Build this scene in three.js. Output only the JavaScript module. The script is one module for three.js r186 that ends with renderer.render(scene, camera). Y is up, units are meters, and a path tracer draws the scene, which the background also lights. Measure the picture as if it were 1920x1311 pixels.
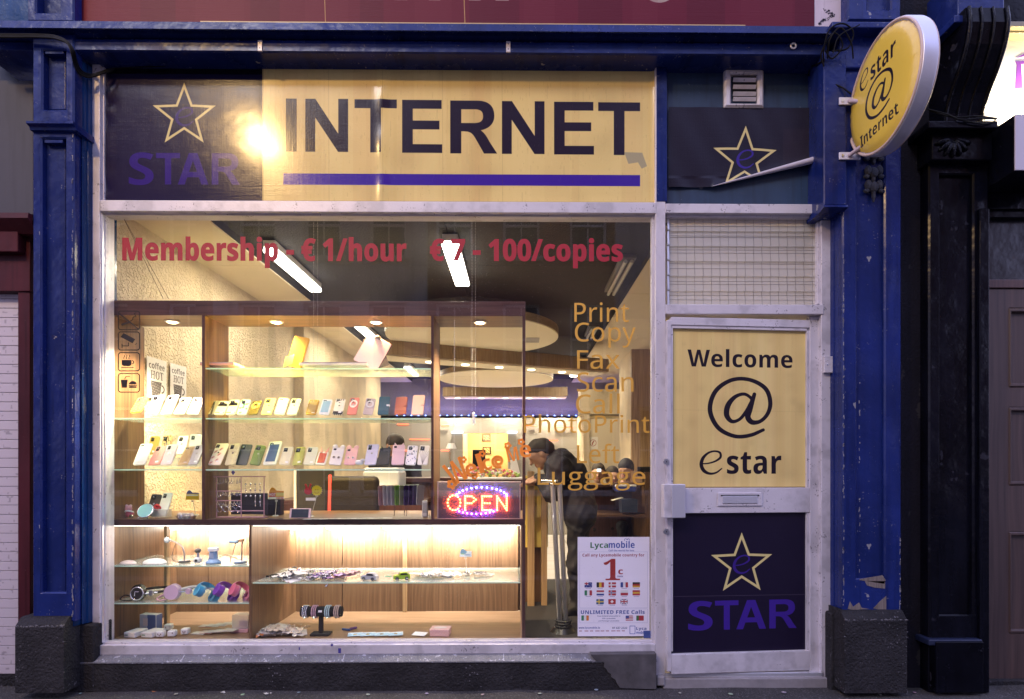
import * as THREE from 'three';
import { RoundedBoxGeometry } from 'three/addons/geometries/RoundedBoxGeometry.js';
import { mergeGeometries } from 'three/addons/utils/BufferGeometryUtils.js';
import { FontLoader } from 'three/addons/loaders/FontLoader.js';
import { RectAreaLightUniformsLib } from 'three/addons/lights/RectAreaLightUniformsLib.js';

// ---------------------------------------------------------------- camera, sky, sun, exposure
const scene = new THREE.Scene();
const EYE = new THREE.Vector3(0, 1.26, 3.3), FPX = 1089;
const camera = new THREE.PerspectiveCamera(2 * Math.atan(655.5 / FPX) * 180 / Math.PI, 1920 / 1311, 0.05, 120);
camera.position.copy(EYE);
camera.rotation.y = -0.0094;
camera.setViewOffset(1920, 1311, -22, -219.5, 1920, 1311);   // a lens shifted upwards, as for a level architectural shot
camera.updateMatrixWorld(true); camera.updateProjectionMatrix();

const sunDir = new THREE.Vector3(-0.35, 0.62, 0.7).normalize();
{
  const w = 256, h = 128, d = new Float32Array(w * h * 4);
  for (let j = 0; j < h; j++) for (let i = 0; i < w; i++) {
    const el = (j + .5) / h - .5, s = Math.max(0, Math.sin(el * Math.PI)), az = (i + .5) / w * 2 * Math.PI;
    const low = Math.exp(-s * 3.2), c = 1 + .05 * Math.sin(az * 3 + s * 9) + .04 * Math.sin(az * 7 - s * 15);
    const k = el < 0 ? Math.exp(el * 18) * .9 + .1 : 1, o = (j * w + i) * 4;
    d[o] = (.52 + .30 * low) * c * k; d[o + 1] = (.57 + .20 * low) * c * k; d[o + 2] = (1.07 + .08 * low) * c * k; d[o + 3] = 1;
  }
  const sky = new THREE.DataTexture(d, w, h, THREE.RGBAFormat, THREE.FloatType);
  sky.mapping = THREE.EquirectangularReflectionMapping; sky.wrapS = THREE.RepeatWrapping;
  sky.magFilter = sky.minFilter = THREE.LinearFilter; sky.needsUpdate = true;
  scene.background = sky; scene.environment = sky;
}
const SKY = 1.0; scene.backgroundIntensity = SKY; scene.environmentIntensity = SKY;
const sun = new THREE.DirectionalLight(new THREE.Color(1, .93, .92), 0.5);
sun.position.copy(sunDir).multiplyScalar(30); sun.castShadow = true; sun.shadow.radius = 30; sun.shadow.mapSize.set(2048, 2048);
Object.assign(sun.shadow.camera, { left: -8, right: 8, top: 8, bottom: -8, near: 1, far: 60 }); scene.add(sun);
const renderer = new THREE.WebGLRenderer({ antialias: true });
renderer.toneMapping = THREE.LinearToneMapping; renderer.toneMappingExposure = 2.0;
renderer.shadowMap.enabled = true; renderer.setSize(1024, 699);
RectAreaLightUniformsLib.init();

// ---------------------------------------------------------------- helpers
const V = (x, y, z) => new THREE.Vector3(x, y, z);
function W(px, py, z) {                      // the point of the plane z = const that the photograph's pixel looks at
  const v = V(px / 960 - 1, 1 - py / 655.5, .5).unproject(camera).sub(EYE);
  return v.multiplyScalar((z - EYE.z) / v.z).add(EYE);
}
function WX(px, py, X) { const v = V(px / 960 - 1, 1 - py / 655.5, .5).unproject(camera).sub(EYE); return v.multiplyScalar(X / v.x).add(EYE); }
function WY(px, py, Y) { const v = V(px / 960 - 1, 1 - py / 655.5, .5).unproject(camera).sub(EYE); return v.multiplyScalar((Y - EYE.y) / v.y).add(EYE); }
function rect([x0, y0, x1, y1], z) {
  const xm = (x0 + x1) / 2, ym = (y0 + y1) / 2;
  return { x0: W(x0, ym, z).x, x1: W(x1, ym, z).x, y1: W(xm, y0, z).y, y0: W(xm, y1, z).y };
}
let seed = 7;
const rnd = () => { seed = (seed * 1664525 + 1013904223) >>> 0; return seed / 4294967296; };
const rr = (a, b) => a + (b - a) * rnd();
const clamp = (x, a = 0, b = 1) => Math.min(b, Math.max(a, x)), mixf = (a, b, t) => a + (b - a) * t;
const sstep = (a, b, x) => { const t = clamp((x - a) / (b - a)); return t * t * (3 - 2 * t); };

const lattices = {};
function noise(u, v, p, s = 0, q = p) {      // tiling value noise, p x q cells over 0..1
  const key = p + '_' + q + '_' + s;
  let g = lattices[key];
  if (!g) { let k = (p * 7919 + q * 104729 + s * 1299709 + 17) >>> 0; g = lattices[key] = new Float32Array(p * q); for (let i = 0; i < p * q; i++) { k = (k * 1664525 + 1013904223) >>> 0; g[i] = k / 4294967296; } }
  const x = u * p, y = v * q, xi = Math.floor(x), yi = Math.floor(y); let a = x - xi, b = y - yi;
  a = a * a * (3 - 2 * a); b = b * b * (3 - 2 * b);
  const X0 = ((xi % p) + p) % p, X1 = (X0 + 1) % p, Y0 = (((yi % q) + q) % q) * p, Y1 = ((((yi + 1) % q) + q) % q) * p;
  return (g[Y0 + X0] * (1 - a) + g[Y0 + X1] * a) * (1 - b) + (g[Y1 + X0] * (1 - a) + g[Y1 + X1] * a) * b;
}
const fbm = (u, v, p, o = 4, s = 0, q = p) => { let t = 0, k = .5, n = 0; for (let i = 0; i < o; i++) { t += k * noise(u, v, p, s + i, q); n += k; k *= .55; p *= 2; q *= 2; } return t / n; };

function dtex(N, fn, srgb, metres = 1, M = N) {   // fn(u, v) -> [r, g, b] in 0..1 of the texture's own space
  const d = new Uint8Array(N * M * 4);
  for (let j = 0; j < M; j++) for (let i = 0; i < N; i++) { const c = fn((i + .5) / N, (j + .5) / M), o = (j * N + i) * 4; d[o] = clamp(c[0]) * 255; d[o + 1] = clamp(c[1]) * 255; d[o + 2] = clamp(c[2]) * 255; d[o + 3] = 255; }
  const t = new THREE.DataTexture(d, N, M); t.wrapS = t.wrapT = THREE.RepeatWrapping; t.magFilter = t.minFilter = THREE.LinearFilter;
  if (srgb) t.colorSpace = THREE.SRGBColorSpace; t.repeat.set(1 / metres, 1 / metres); t.needsUpdate = true; return t;
}
const s2l = (c) => c <= .04045 ? c / 12.92 : ((c + .055) / 1.055) ** 2.4, l2s = (c) => c <= .0031308 ? c * 12.92 : 1.055 * c ** (1 / 2.4) - .055;
const lin = (r, g, b) => [l2s(r), l2s(g), l2s(b)];   // linear base colour -> texture value
function ctex(w, h, draw, srgb = true) {
  const c = document.createElement('canvas'); c.width = w; c.height = h; const x = c.getContext('2d'); draw(x, w, h);
  const t = new THREE.CanvasTexture(c); if (srgb) t.colorSpace = THREE.SRGBColorSpace; t.magFilter = t.minFilter = THREE.LinearFilter; return t;
}
const std = (o) => { const m = new THREE.MeshStandardMaterial({ roughness: .6, metalness: 0, side: THREE.DoubleSide, ...o }); return m; };
const phy = (o) => new THREE.MeshPhysicalMaterial({ roughness: .6, metalness: 0, side: THREE.DoubleSide, ...o });
const L = (r, g, b) => new THREE.Color().setRGB(r, g, b);
const glow = (r, g, b, k) => std({ color: 0x000000, emissive: L(r, g, b), emissiveIntensity: k, roughness: 1 });

const used = {};
const numbered = (n) => { const k = used[n] = (used[n] ?? -1) + 1; return k ? n + '_' + String(k).padStart(3, '0') : n; };
function thing(name, label, category, at = V(0, 0, 0), group) {
  const o = new THREE.Group(); o.name = numbered(name); o.position.copy(at); scene.add(o);
  o.userData = { label, category }; if (group) o.userData.group = group; return o;
}
function struct(name, geo, m, kind = 'structure') { const o = new THREE.Mesh(geo, m); o.name = numbered(name); o.userData = { kind }; o.castShadow = o.receiveShadow = true; scene.add(o); return o; }
function part(parent, name, geo, m, pos, rot) {
  const o = new THREE.Mesh(geo, m); o.name = name; o.castShadow = o.receiveShadow = true;
  if (pos) o.position.copy(pos); if (rot) o.rotation.set(...rot); parent.add(o); return o;
}
// box-projected uv in metres with an offset of its own
function uvm(g, swap = false, ox = rnd() * 3, oy = rnd() * 3) {
  if (g.index) g = g.toNonIndexed();
  const p = g.attributes.position, n = g.attributes.normal, uv = new Float32Array(p.count * 2);
  for (let i = 0; i < p.count; i += 3) {
    let nx = 0, ny = 0, nz = 0; for (let k = 0; k < 3; k++) { nx += Math.abs(n.getX(i + k)); ny += Math.abs(n.getY(i + k)); nz += Math.abs(n.getZ(i + k)); }
    for (let k = 0; k < 3; k++) {
      const x = p.getX(i + k), y = p.getY(i + k), z = p.getZ(i + k);
      let a, b; if (nz >= nx && nz >= ny) { a = x; b = y; } else if (nx >= ny) { a = z + .37; b = y; } else { a = x; b = z + .71; }
      if (swap) [a, b] = [b, a];
      uv[(i + k) * 2] = a + ox; uv[(i + k) * 2 + 1] = b + oy;
    }
  }
  g.setAttribute('uv', new THREE.BufferAttribute(uv, 2)); return g;
}
const rbox = (w, h, d, r = .004, swap) => uvm(r > 0 ? new RoundedBoxGeometry(w, h, d, 1, Math.min(r, w * .45, h * .45, d * .45)) : new THREE.BoxGeometry(w, h, d), swap);
// a bevelled box whose front face covers a pixel rectangle on the plane zf
function bx(parent, name, m, r, zf, zb, bev = .004, swap) {
  const q = rect(r, zf), g = rbox(q.x1 - q.x0, q.y1 - q.y0, zf - zb, bev, swap);
  const c = V((q.x0 + q.x1) / 2, (q.y0 + q.y1) / 2, (zf + zb) / 2);
  return part(parent, name, g, m, parent.isScene ? c : c.sub(parent.position));
}
const wbox = (parent, name, m, x0, x1, y0, y1, z0, z1, bev = .004, swap) => part(parent, name, rbox(x1 - x0, y1 - y0, z1 - z0, bev, swap), m, V((x0 + x1) / 2, (y0 + y1) / 2, (z0 + z1) / 2).sub(parent.position));
// a plate with rectangular openings, pixels on the plane zf, with chamfered edges
function plate(parent, name, m, r, holes, zf, zb, bev = .006) {
  const q = rect(r, zf), s = new THREE.Shape(); s.moveTo(q.x0, q.y0); s.lineTo(q.x1, q.y0); s.lineTo(q.x1, q.y1); s.lineTo(q.x0, q.y1); s.closePath();
  for (const h of holes) { const k = rect(h, zf), p = new THREE.Path(); p.moveTo(k.x0 - bev, k.y0 - bev); p.lineTo(k.x0 - bev, k.y1 + bev); p.lineTo(k.x1 + bev, k.y1 + bev); p.lineTo(k.x1 + bev, k.y0 - bev); p.closePath(); s.holes.push(p); }
  const g = uvm(new THREE.ExtrudeGeometry(s, { depth: zf - zb - bev, bevelEnabled: true, bevelThickness: bev, bevelSize: bev * .999, bevelOffset: -bev, bevelSegments: 1 }), false, 0, 0);
  g.translate(-parent.position.x, -parent.position.y, zb - parent.position.z); return part(parent, name, g, m);
}
// a profile [[z, y], ...] drawn out along x
function mould(parent, name, m, prof, x0, x1) {
  const s = new THREE.Shape(prof.map(([z, y]) => new THREE.Vector2(z, y)));
  const g = new THREE.ExtrudeGeometry(s, { depth: x1 - x0, bevelEnabled: false }); g.rotateY(-Math.PI / 2); g.translate(x1, 0, 0);
  g.computeVertexNormals(); const h = uvm(g, false, 0, 0); h.translate(-parent.position.x, -parent.position.y, -parent.position.z); return part(parent, name, h, m);
}
// a profile [[x, z], ...] drawn out along y
function mouldV(parent, name, m, prof, y0, y1) {
  const s = new THREE.Shape(prof.map(([x, z]) => new THREE.Vector2(x, -z)));
  const g = new THREE.ExtrudeGeometry(s, { depth: y1 - y0, bevelEnabled: false }); g.rotateX(-Math.PI / 2); g.translate(0, y0, 0);
  const h = uvm(g, false, 0, 0); h.translate(-parent.position.x, -parent.position.y, -parent.position.z); return part(parent, name, h, m);
}
const tubeG = (pts, r, seg = 24, rad = 6, closed = false) => new THREE.TubeGeometry(new THREE.CatmullRomCurve3(pts, closed), seg, r, rad, closed);
const rod = (a, b, r, rad = 8) => { const d = b.clone().sub(a), g = new THREE.CylinderGeometry(r, r, d.length(), rad); g.applyQuaternion(new THREE.Quaternion().setFromUnitVectors(V(0, 1, 0), d.normalize())); g.translate((a.x + b.x) / 2, (a.y + b.y) / 2, (a.z + b.z) / 2); return g; };
const merge = (list) => mergeGeometries(list.map((g) => { const h = g.index ? g.toNonIndexed() : g.clone(); for (const k of Object.keys(h.attributes)) if (!['position', 'normal', 'uv'].includes(k)) h.deleteAttribute(k); return h; }));
const sheet = (w, h) => new THREE.PlaneGeometry(w, h);
const fontBold = await new FontLoader().loadAsync('fonts/droid/droid_sans_bold.typeface.json');
const fontReg = await new FontLoader().loadAsync('fonts/droid/droid_sans_regular.typeface.json');

// ---------------------------------------------------------------- materials
function paintTex(base, dark, chip, chips, streak = .5, N = 1024, metres = 1.6, s = 0) {
  return dtex(N, (u, v) => {
    let a = fbm(u, v, 4, 5, s), b = fbm(u, v, 40, 2, s + 9, 5), t = clamp(.5 + (a - .5) * 1.6 + (b - .5) * streak);
    let c = [0, 1, 2].map((k) => mixf(dark[k], base[k], t));
    const run = sstep(.55, .8, noise(u, v, 40, s + 51, 3) * .6 + noise(u, v, 110, s + 52, 6) * .4) * .45 * fbm(u, v, 6, 3, s + 53); c = c.map((x) => x * (1 - run));
    const f = fbm(u, v, 24, 4, s + 21), e = noise(u, v, 6, s + 33), q = sstep(1 - chips, 1 - chips + .02, f * .72 + e * .28);
    const sp = sstep(.86, .9, noise(u, v, 256, s + 5) * .7 + noise(u, v, 48, s + 6) * .3);
    c = c.map((x, k) => mixf(x, chip[k], Math.max(q * .8, sp * .4)));
    return lin(...c);
  }, true, metres);
}
const grime = dtex(512, (u, v) => { const t = .35 + .5 * fbm(u, v, 8, 5, 3); return [t, t, t]; }, false, .8);
const waveB = dtex(512, (u, v) => { const t = fbm(u, v, 6, 5, 12); return [t, t, t]; }, false, .9);
const stippleB = dtex(512, (u, v) => { const t = fbm(u, v, 60, 3, 14); return [t, t, t]; }, false, .5);
const M = {};
M.blue = phy({ specularIntensity: .5, map: paintTex([.0125, .027, .165], [.007, .015, .085], [.30, .29, .30], .235, .5, 1024, 1.6, 0), roughness: .42, roughnessMap: grime, bumpMap: waveB, bumpScale: .006 });
M.blue2 = phy({ specularIntensity: .5, map: paintTex([.005, .042, .155], [.0035, .022, .085], [.35, .38, .4], .235, .6, 512, 1.2, 50), roughness: .38, roughnessMap: grime, bumpMap: waveB, bumpScale: .006 });
M.black = phy({ specularIntensity: .3, map: paintTex([.005, .0055, .011], [.002, .002, .004], [.025, .025, .035], .24, .6, 512, 1.4, 70), roughness: .34, roughnessMap: grime, bumpMap: waveB, bumpScale: .006 });
M.darkwall = phy({ specularIntensity: .3, map: paintTex([.011, .010, .018], [.006, .0055, .009], [.03, .028, .03], .27, .4, 512, 1.4, 71), roughness: .8, bumpMap: stippleB, bumpScale: .003 });
M.maroon = phy({ specularIntensity: .3, map: paintTex([.07, .012, .018], [.04, .007, .011], [.1, .05, .05], .22, .8, 512, 1.4, 80), roughness: .45, bumpMap: waveB, bumpScale: .003 });
M.alu = std({ map: dtex(1024, (u, v) => { const a = fbm(u, v, 5, 5, 41), sp = sstep(.8, .88, noise(u, v, 200, 42) * .55 + noise(u, v, 30, 43) * .45), st = sstep(.5, .8, fbm(u, v, 14, 4, 46)) * .10, t = .52 + .17 * a - st * 1.4; return lin(...[t * 1.02, t * .965, t * 1.03].map((x) => x * (1 - .6 * sp))); }, true, 1.3), roughness: .42, metalness: .15, bumpMap: stippleB, bumpScale: .0005 });
M.alubright = std({ color: L(.75, .75, .8), metalness: .7, roughness: .32 });
M.steel = std({ color: L(.6, .6, .62), metalness: 1, roughness: .28 });
M.chrome = std({ color: L(.8, .8, .82), metalness: 1, roughness: .12 });
M.gasket = std({ color: L(.02, .02, .024), roughness: .6 });
M.cable = phy({ color: L(.006, .006, .007), roughness: .6, specularIntensity: .3 });
M.stone = phy({ specularIntensity: .3, map: dtex(1024, (u, v) => { const a = fbm(u, v, 8, 5, 61), sp = sstep(.74, .86, noise(u, v, 180, 62) * .6 + noise(u, v, 70, 63) * .4), st = sstep(.55, .75, fbm(u, v, 5, 4, 64)); let t = .012 + .024 * a + .13 * sp * (.15 + st); return lin(t * 1.02, t * .97, t * 1.08); }, true, 1.1), roughness: .75, bumpMap: dtex(512, (u, v) => { const t = .75 * fbm(u, v, 64, 3, 65) + .25 * fbm(u, v, 14, 3, 66); return [t, t, t]; }, false, .6), bumpScale: .009 });
M.foot = std({ color: L(.012, .018, .05), roughness: .4 });
M.ledge = std({ map: dtex(512, (u, v) => { const a = fbm(u, v, 8, 5, 67), sp = sstep(.72, .84, noise(u, v, 120, 68) * .6 + noise(u, v, 30, 69) * .4), t = .10 + .12 * a + .25 * sp; return lin(t * .95, t * .96, t * 1.08); }, true, .9), roughness: .7, bumpMap: stippleB, bumpScale: .006 });
M.concrete = std({ map: dtex(512, (u, v) => { const a = fbm(u, v, 6, 5, 73), b = fbm(u, v, 30, 3, 74), t = .15 + .14 * a + .05 * b; return lin(t, t * .93, t * .96); }, true, .7), roughness: .85, bumpMap: waveB, bumpScale: .008 });
M.mortar = std({ map: dtex(256, (u, v) => { const a = fbm(u, v, 6, 5, 173), t = .035 + .075 * a; return lin(t, t * .93, t * .98); }, true, .35), roughness: .9, bumpMap: waveB, bumpScale: .008 });
M.asphalt = phy({ specularIntensity: .3, map: dtex(1024, (u, v) => { const a = fbm(u, v, 6, 5, 75), g = noise(u, v, 300, 76), t = .035 + .04 * a + .05 * sstep(.6, .9, g); return lin(t * 1.03, t * .98, t * .98); }, true, 1.5), roughness: .85, bumpMap: dtex(512, (u, v) => { const t = fbm(u, v, 90, 3, 77); return [t, t, t]; }, false, .5), bumpScale: .006 });
const woodTex = (a, b, s, metres = .8, k = 1) => dtex(512, (u, v) => {
  const w = noise(u, v, 4, s + 1) * .02, st = .45 * noise(u + w, v, 90, s, 3) + .3 * noise(u + w, v, 240, s + 2, 6) + .25 * fbm(u + w, v, 14, 3, s + 4, 2);
  const t = clamp(.5 + (st - .5) * 1.7 * k); return lin(...[0, 1, 2].map((i) => mixf(b[i], a[i], t)));
}, true, metres);
M.veneer = std({ map: woodTex([.22, .13, .072], [.10, .052, .028], 93, .8, .8), roughness: .4 });
M.wood = std({ map: woodTex([.185, .098, .047], [.066, .032, .016], 90), roughness: .38 });
M.woodH = M.wood;
M.woodlight = std({ map: woodTex([.42, .28, .15], [.24, .145, .07], 95), roughness: .42 });
M.woodfloor = std({ map: woodTex([.32, .20, .12], [.19, .11, .06], 97), roughness: .35 });
M.wooddark = std({ map: woodTex([.085, .04, .035], [.04, .018, .018], 99), roughness: .3 });
M.stucco = std({ map: dtex(512, (u, v) => { const a = fbm(u, v, 5, 4, 101), t = .56 + .2 * a - .1 * sstep(.6, .8, noise(u, v, 7, 109, 3)); return lin(t, t * .83, t * .56); }, true, 1.2), roughness: .75, bumpMap: dtex(512, (u, v) => { const a = fbm(u, v, 26, 4, 102), t = sstep(.42, .62, a); return [t, t, t]; }, false, .34), bumpScale: .0075 });
M.cream = std({ map: dtex(256, (u, v) => { const a = fbm(u, v, 5, 4, 105), t = .66 + .08 * a; return lin(t, t * .87, t * .64); }, true, 1.5), roughness: .8 });
M.ceildark = std({ color: L(.028, .027, .027), roughness: .9, bumpMap: stippleB, bumpScale: .004 });
M.disc = std({ color: L(.86, .78, .58), roughness: .7 });
M.discrim = std({ map: woodTex([.34, .24, .14], [.24, .16, .09], 107), roughness: .5 });
M.greywall = std({ color: L(.30, .285, .265), roughness: .6, bumpMap: stippleB, bumpScale: .002 });
M.silver = std({ color: L(.55, .55, .62), roughness: .28, metalness: .85 });
M.pane = phy({ color: 0xffffff, transmission: 1, thickness: 0, roughness: 0, ior: 1.62 });
M.clear = phy({ color: L(.96, .97, .96), transmission: 1, thickness: 0, roughness: .02, ior: 1.45 });
M.clearsoft = phy({ color: L(.93, .94, .93), transmission: .75, thickness: 0, roughness: .3, ior: 1.45 });
M.glassShelf = phy({ color: L(.86, .96, .91), transmission: .72, thickness: 0, roughness: .14, ior: 1.5 });
M.glassEdge = phy({ color: L(.66, .9, .78), transmission: .35, thickness: 0, roughness: .3 });
M.white = std({ color: L(.8, .8, .8), roughness: .4 });
M.plasticblack = std({ color: L(.012, .012, .013), roughness: .3 });
M.leather = phy({ specularIntensity: .3, color: L(.011, .01, .011), roughness: .5, bumpMap: stippleB, bumpScale: .002 });
M.paper = std({ color: L(.78, .78, .8), roughness: .8 });
const plainCache = {};
const plain = (r, g, b, rough = .4) => plainCache[[r, g, b, rough]] ??= std({ color: L(r, g, b), roughness: rough });
const skin0 = (w, h) => { const g = new THREE.PlaneGeometry(w, h, 4, 3), p = g.attributes.position; for (let i = 0; i < p.count; i++) p.setZ(i, rr(-.002, .002)); g.rotateX(-Math.PI / 2); g.computeVertexNormals(); return g; };
// ---------------------------------------------------------------- ground and the street behind the camera
{
  const g = new THREE.PlaneGeometry(60, 3.4, 200, 40); g.rotateX(-Math.PI / 2); g.translate(0, 0, 1.7 - .15);
  const p = g.attributes.position; for (let i = 0; i < p.count; i++) { const x = p.getX(i), z = p.getZ(i); p.setY(i, .012 * (noise(x / 6 + 9, z / 6 + 9, 16, 900) - .5) - .012 * Math.max(0, z) + (z < .12 ? .012 * noise(x * .2 + 9, 0, 32, 901) : 0)); }
  g.computeVertexNormals(); struct('pavement', uvm(g, false, 0, 0), M.asphalt);
  struct('kerb', uvm(new RoundedBoxGeometry(60, .3, .3, 1, .02)).translate(0, -.19, 3.4), M.concrete);
  struct('road', uvm(new THREE.BoxGeometry(60, .1, 9)).translate(0, -.22, 8.05), M.asphalt);
  struct('far_pavement', uvm(new THREE.BoxGeometry(60, .3, 3)).translate(0, -.17, 14.05), M.concrete);
}
[[150, 1303, 'below the inner edge of the left stone block'], [205, 1293, 'close against the left end of the stall riser'], [330, 1304, 'just right of the fallen orange leaf'], [455, 1305, 'under the headphones shelf'], [560, 1301, 'in front of the bracelet stand'], [690, 1305, 'below the pale blue tickets'], [800, 1303, 'below the pink checked box'], [905, 1305, 'below the OPEN sign'], [1012, 1303, 'left of the two cigarette ends'], [1118, 1296, 'under the grey mortar repair'], [1275, 1302, 'in front of the left corner of the doorstep'], [1370, 1304, 'in front of the middle of the doorstep'], [1470, 1301, 'near the hinge side of the doorstep'], [1650, 1305, 'below the right stone block'], [1715, 1301, 'below the dark strip of party wall']].forEach(([x, y, where], i) => {
  const p = WY(x, y, .004), g = new THREE.SphereGeometry(.006 + rnd() * .008, 10, 6); g.scale(1, .16, .7 + rnd() * .5);
  const o = part(scene, numbered('gum_blob'), g, plain(.2 + rnd() * .2, .2 + rnd() * .15, .2 + rnd() * .15, .8), V(p.x, .012, p.z), [0, rnd() * 3, 0]);
  o.userData = { label: 'flattened pale chewing gum on the pavement ' + where, category: 'chewing gum', group: 'trodden chewing gum on the pavement' };
});
[[415, 1301, 'white scrap of paper on the pavement under the cabinet divider'], [502, 1303, 'torn white wrapper on the pavement left of the bracelet stand'], [1730, 1286, 'small white scraps of paper in the corner beside the black foot block']].forEach(([x, y, l], i) => { const p = WY(x, y, .01), o = thing('paper_scrap', l, 'litter', V(p.x, .016, p.z)); for (let k = 0; k < 3; k++) part(o, 'scrap', skin0(rr(.012, .024), rr(.008, .014)), plain(.55, .53, .52, .9), V(rr(-.015, .015), rr(0, .003), rr(-.008, .008)), [rr(-.2, .2), rr(0, 3), rr(-.2, .2)]); });
{
  const p = WY(290, 1297, .006), s = new THREE.Shape(); s.moveTo(-.018, 0); s.quadraticCurveTo(-.004, .012, .018, .004); s.quadraticCurveTo(.006, -.012, -.018, 0);
  const g = new THREE.ExtrudeGeometry(s, { depth: .001, bevelEnabled: false }); g.rotateX(-1.2);
  const o = part(scene, 'fallen_leaf', g, plain(.35, .12, .03, .8), V(p.x, .008, p.z), [0, .4, .15]); o.userData = { label: 'small orange leaf lying on the pavement below the stall riser', category: 'leaf' };
  [[1056, 1290, 'plain cigarette end lying nearest the stall riser'], [1070, 1288, 'tan cigarette end lying beside a paler one by the riser']].forEach(([x, y, l], i) => {
    const q = WY(x, y, .006), o2 = thing('cigarette_end', l, 'cigarette end', V(q.x, .008, q.z)); o2.rotation.y = .3 + i * .3;
    part(o2, 'filter', new THREE.CylinderGeometry(.004, .004, .018, 10).rotateZ(Math.PI / 2), plain(.4, .2, .08, .8)); part(o2, 'paper', new THREE.CylinderGeometry(.0039, .0036, .01, 10).rotateZ(Math.PI / 2), plain(.6, .58, .55, .8), V(.0142, 0, 0));
  });
}
{ // the building across the street: seen only as a reflection in the shop window
  const b = thing('opposite_building', 'brick building across the street reflected in the shop window', 'building', V(0, 0, 15.6));
  const brick = std({ map: dtex(512, (u, v) => { const r = Math.floor(v * 40), c = (u * 16 + (r % 2) * .5) % 1, m = Math.min(c, 1 - c) < .04 || (v * 40 % 1) < .12, n = noise(u, v, 16, 200, 40), a = fbm(u, v, 6, 4, 201); const k = .7 + .5 * n; return m ? lin(.22, .19, .17) : lin(.30 * k, .13 * k * (.8 + .4 * a), .085 * k); }, true, 3.2), roughness: .9 });
  const render = std({ map: paintTex([.52, .47, .44], [.38, .34, .32], [.3, .28, .26], .2, .4, 512, 4, 210), roughness: .9 }), sash = plain(.6, .6, .6), dark = std({ color: L(.02, .022, .028), roughness: .05 });
  const bays = [[-17, -9.6, brick], [-9.6, -3.2, render], [-3.2, 3.4, brick], [3.4, 9.2, render], [9.2, 17, brick]], H = 13.5;
  for (const [x0, x1, m] of bays) {
    const wn = [], rows = [[.4, 3.2], [4.3, 6.6], [8.1, 10.3], [11.2, 12.7]], k = Math.round((x1 - x0) / 2.4), st = (x1 - x0) / k, s = new THREE.Shape([[x0, 0], [x1, 0], [x1, H], [x0, H]].map((p) => new THREE.Vector2(...p)));
    for (let i = 0; i < k; i++) rows.forEach(([y0, y1], r) => { const c = x0 + st * (i + .5), hw = r ? .6 : .9, p = new THREE.Path([[c - hw, y0], [c - hw, y1], [c + hw, y1], [c + hw, y0]].map((q) => new THREE.Vector2(...q))); s.holes.push(p); wn.push([c, y0, y1, hw]); });
    const g = uvm(new THREE.ExtrudeGeometry(s, { depth: 3, bevelEnabled: false }), false, 0, 0); part(b, 'wall', g, m, V(0, 0, 0));
    for (const [c, y0, y1, hw] of wn) {
      const f = part(b, 'window', merge([rbox(2 * hw, .08, .08, 0).translate(c, y0 + .04, .2), rbox(2 * hw, .08, .08, 0).translate(c, y1 - .04, .2), rbox(2 * hw, .06, .1, 0).translate(c, (y0 + y1) / 2, .2), rbox(.08, y1 - y0, .08, 0).translate(c - hw + .04, (y0 + y1) / 2, .2), rbox(.08, y1 - y0, .08, 0).translate(c + hw - .04, (y0 + y1) / 2, .2), rbox(.04, y1 - y0, .06, 0).translate(c, (y0 + y1) / 2, .2)]), sash);
      part(f, 'pane', sheet(2 * hw, y1 - y0), dark, V(c, (y0 + y1) / 2, .24)); part(f, 'sill', rbox(2 * hw + .2, .12, .24, .01), render, V(c, y0 - .05, 0));
    }
  }
  part(b, 'cornice', rbox(34.4, .5, .6, .05), render, V(0, H + .1, 0));
  for (const x of [-9.6, -3.2, 3.4, 9.2]) part(b, 'pier', rbox(.5, H, .25, .02), render, V(x, H / 2 - .02, -.06));
}
{ // street lamp on the kerb behind the camera; its warm light glares in the vinyl sign and pools on the pavement
  const hit = W(487, 262, -.03), dr = hit.clone().sub(EYE).setZ(EYE.z - hit.z), at = hit.clone().addScaledVector(dr, 3.93 / dr.z), o = thing('street_lamp', 'warm street lamp on a tall post at the kerb', 'street lamp', V(at.x - .6, -.05, at.z - .25)), dk = plain(.03, .03, .035);
  part(o, 'post', new THREE.CylinderGeometry(.05, .09, at.y + .2, 14).translate(0, (at.y + .2) / 2, 0), dk); part(o, 'arm', tubeG([V(0, at.y + .1, 0), V(.1, at.y + .35, .05), V(.35, at.y + .4, .15), V(.6, at.y + .26, .25)], .03), dk);
  part(o, 'lamp_shade', new THREE.CylinderGeometry(.1, .26, .12, 18, 1, true).translate(.6, at.y + .19, .25), dk);
  part(o, 'lamp', new THREE.SphereGeometry(.13, 20, 14), glow(1, .66, .26, 110), V(.6, at.y + .05, .25));
  const l = new THREE.PointLight(new THREE.Color(1, .6, .24), 8, 0, 2); l.position.copy(at); l.castShadow = true; l.shadow.radius = 8; scene.add(l);
}

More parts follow.
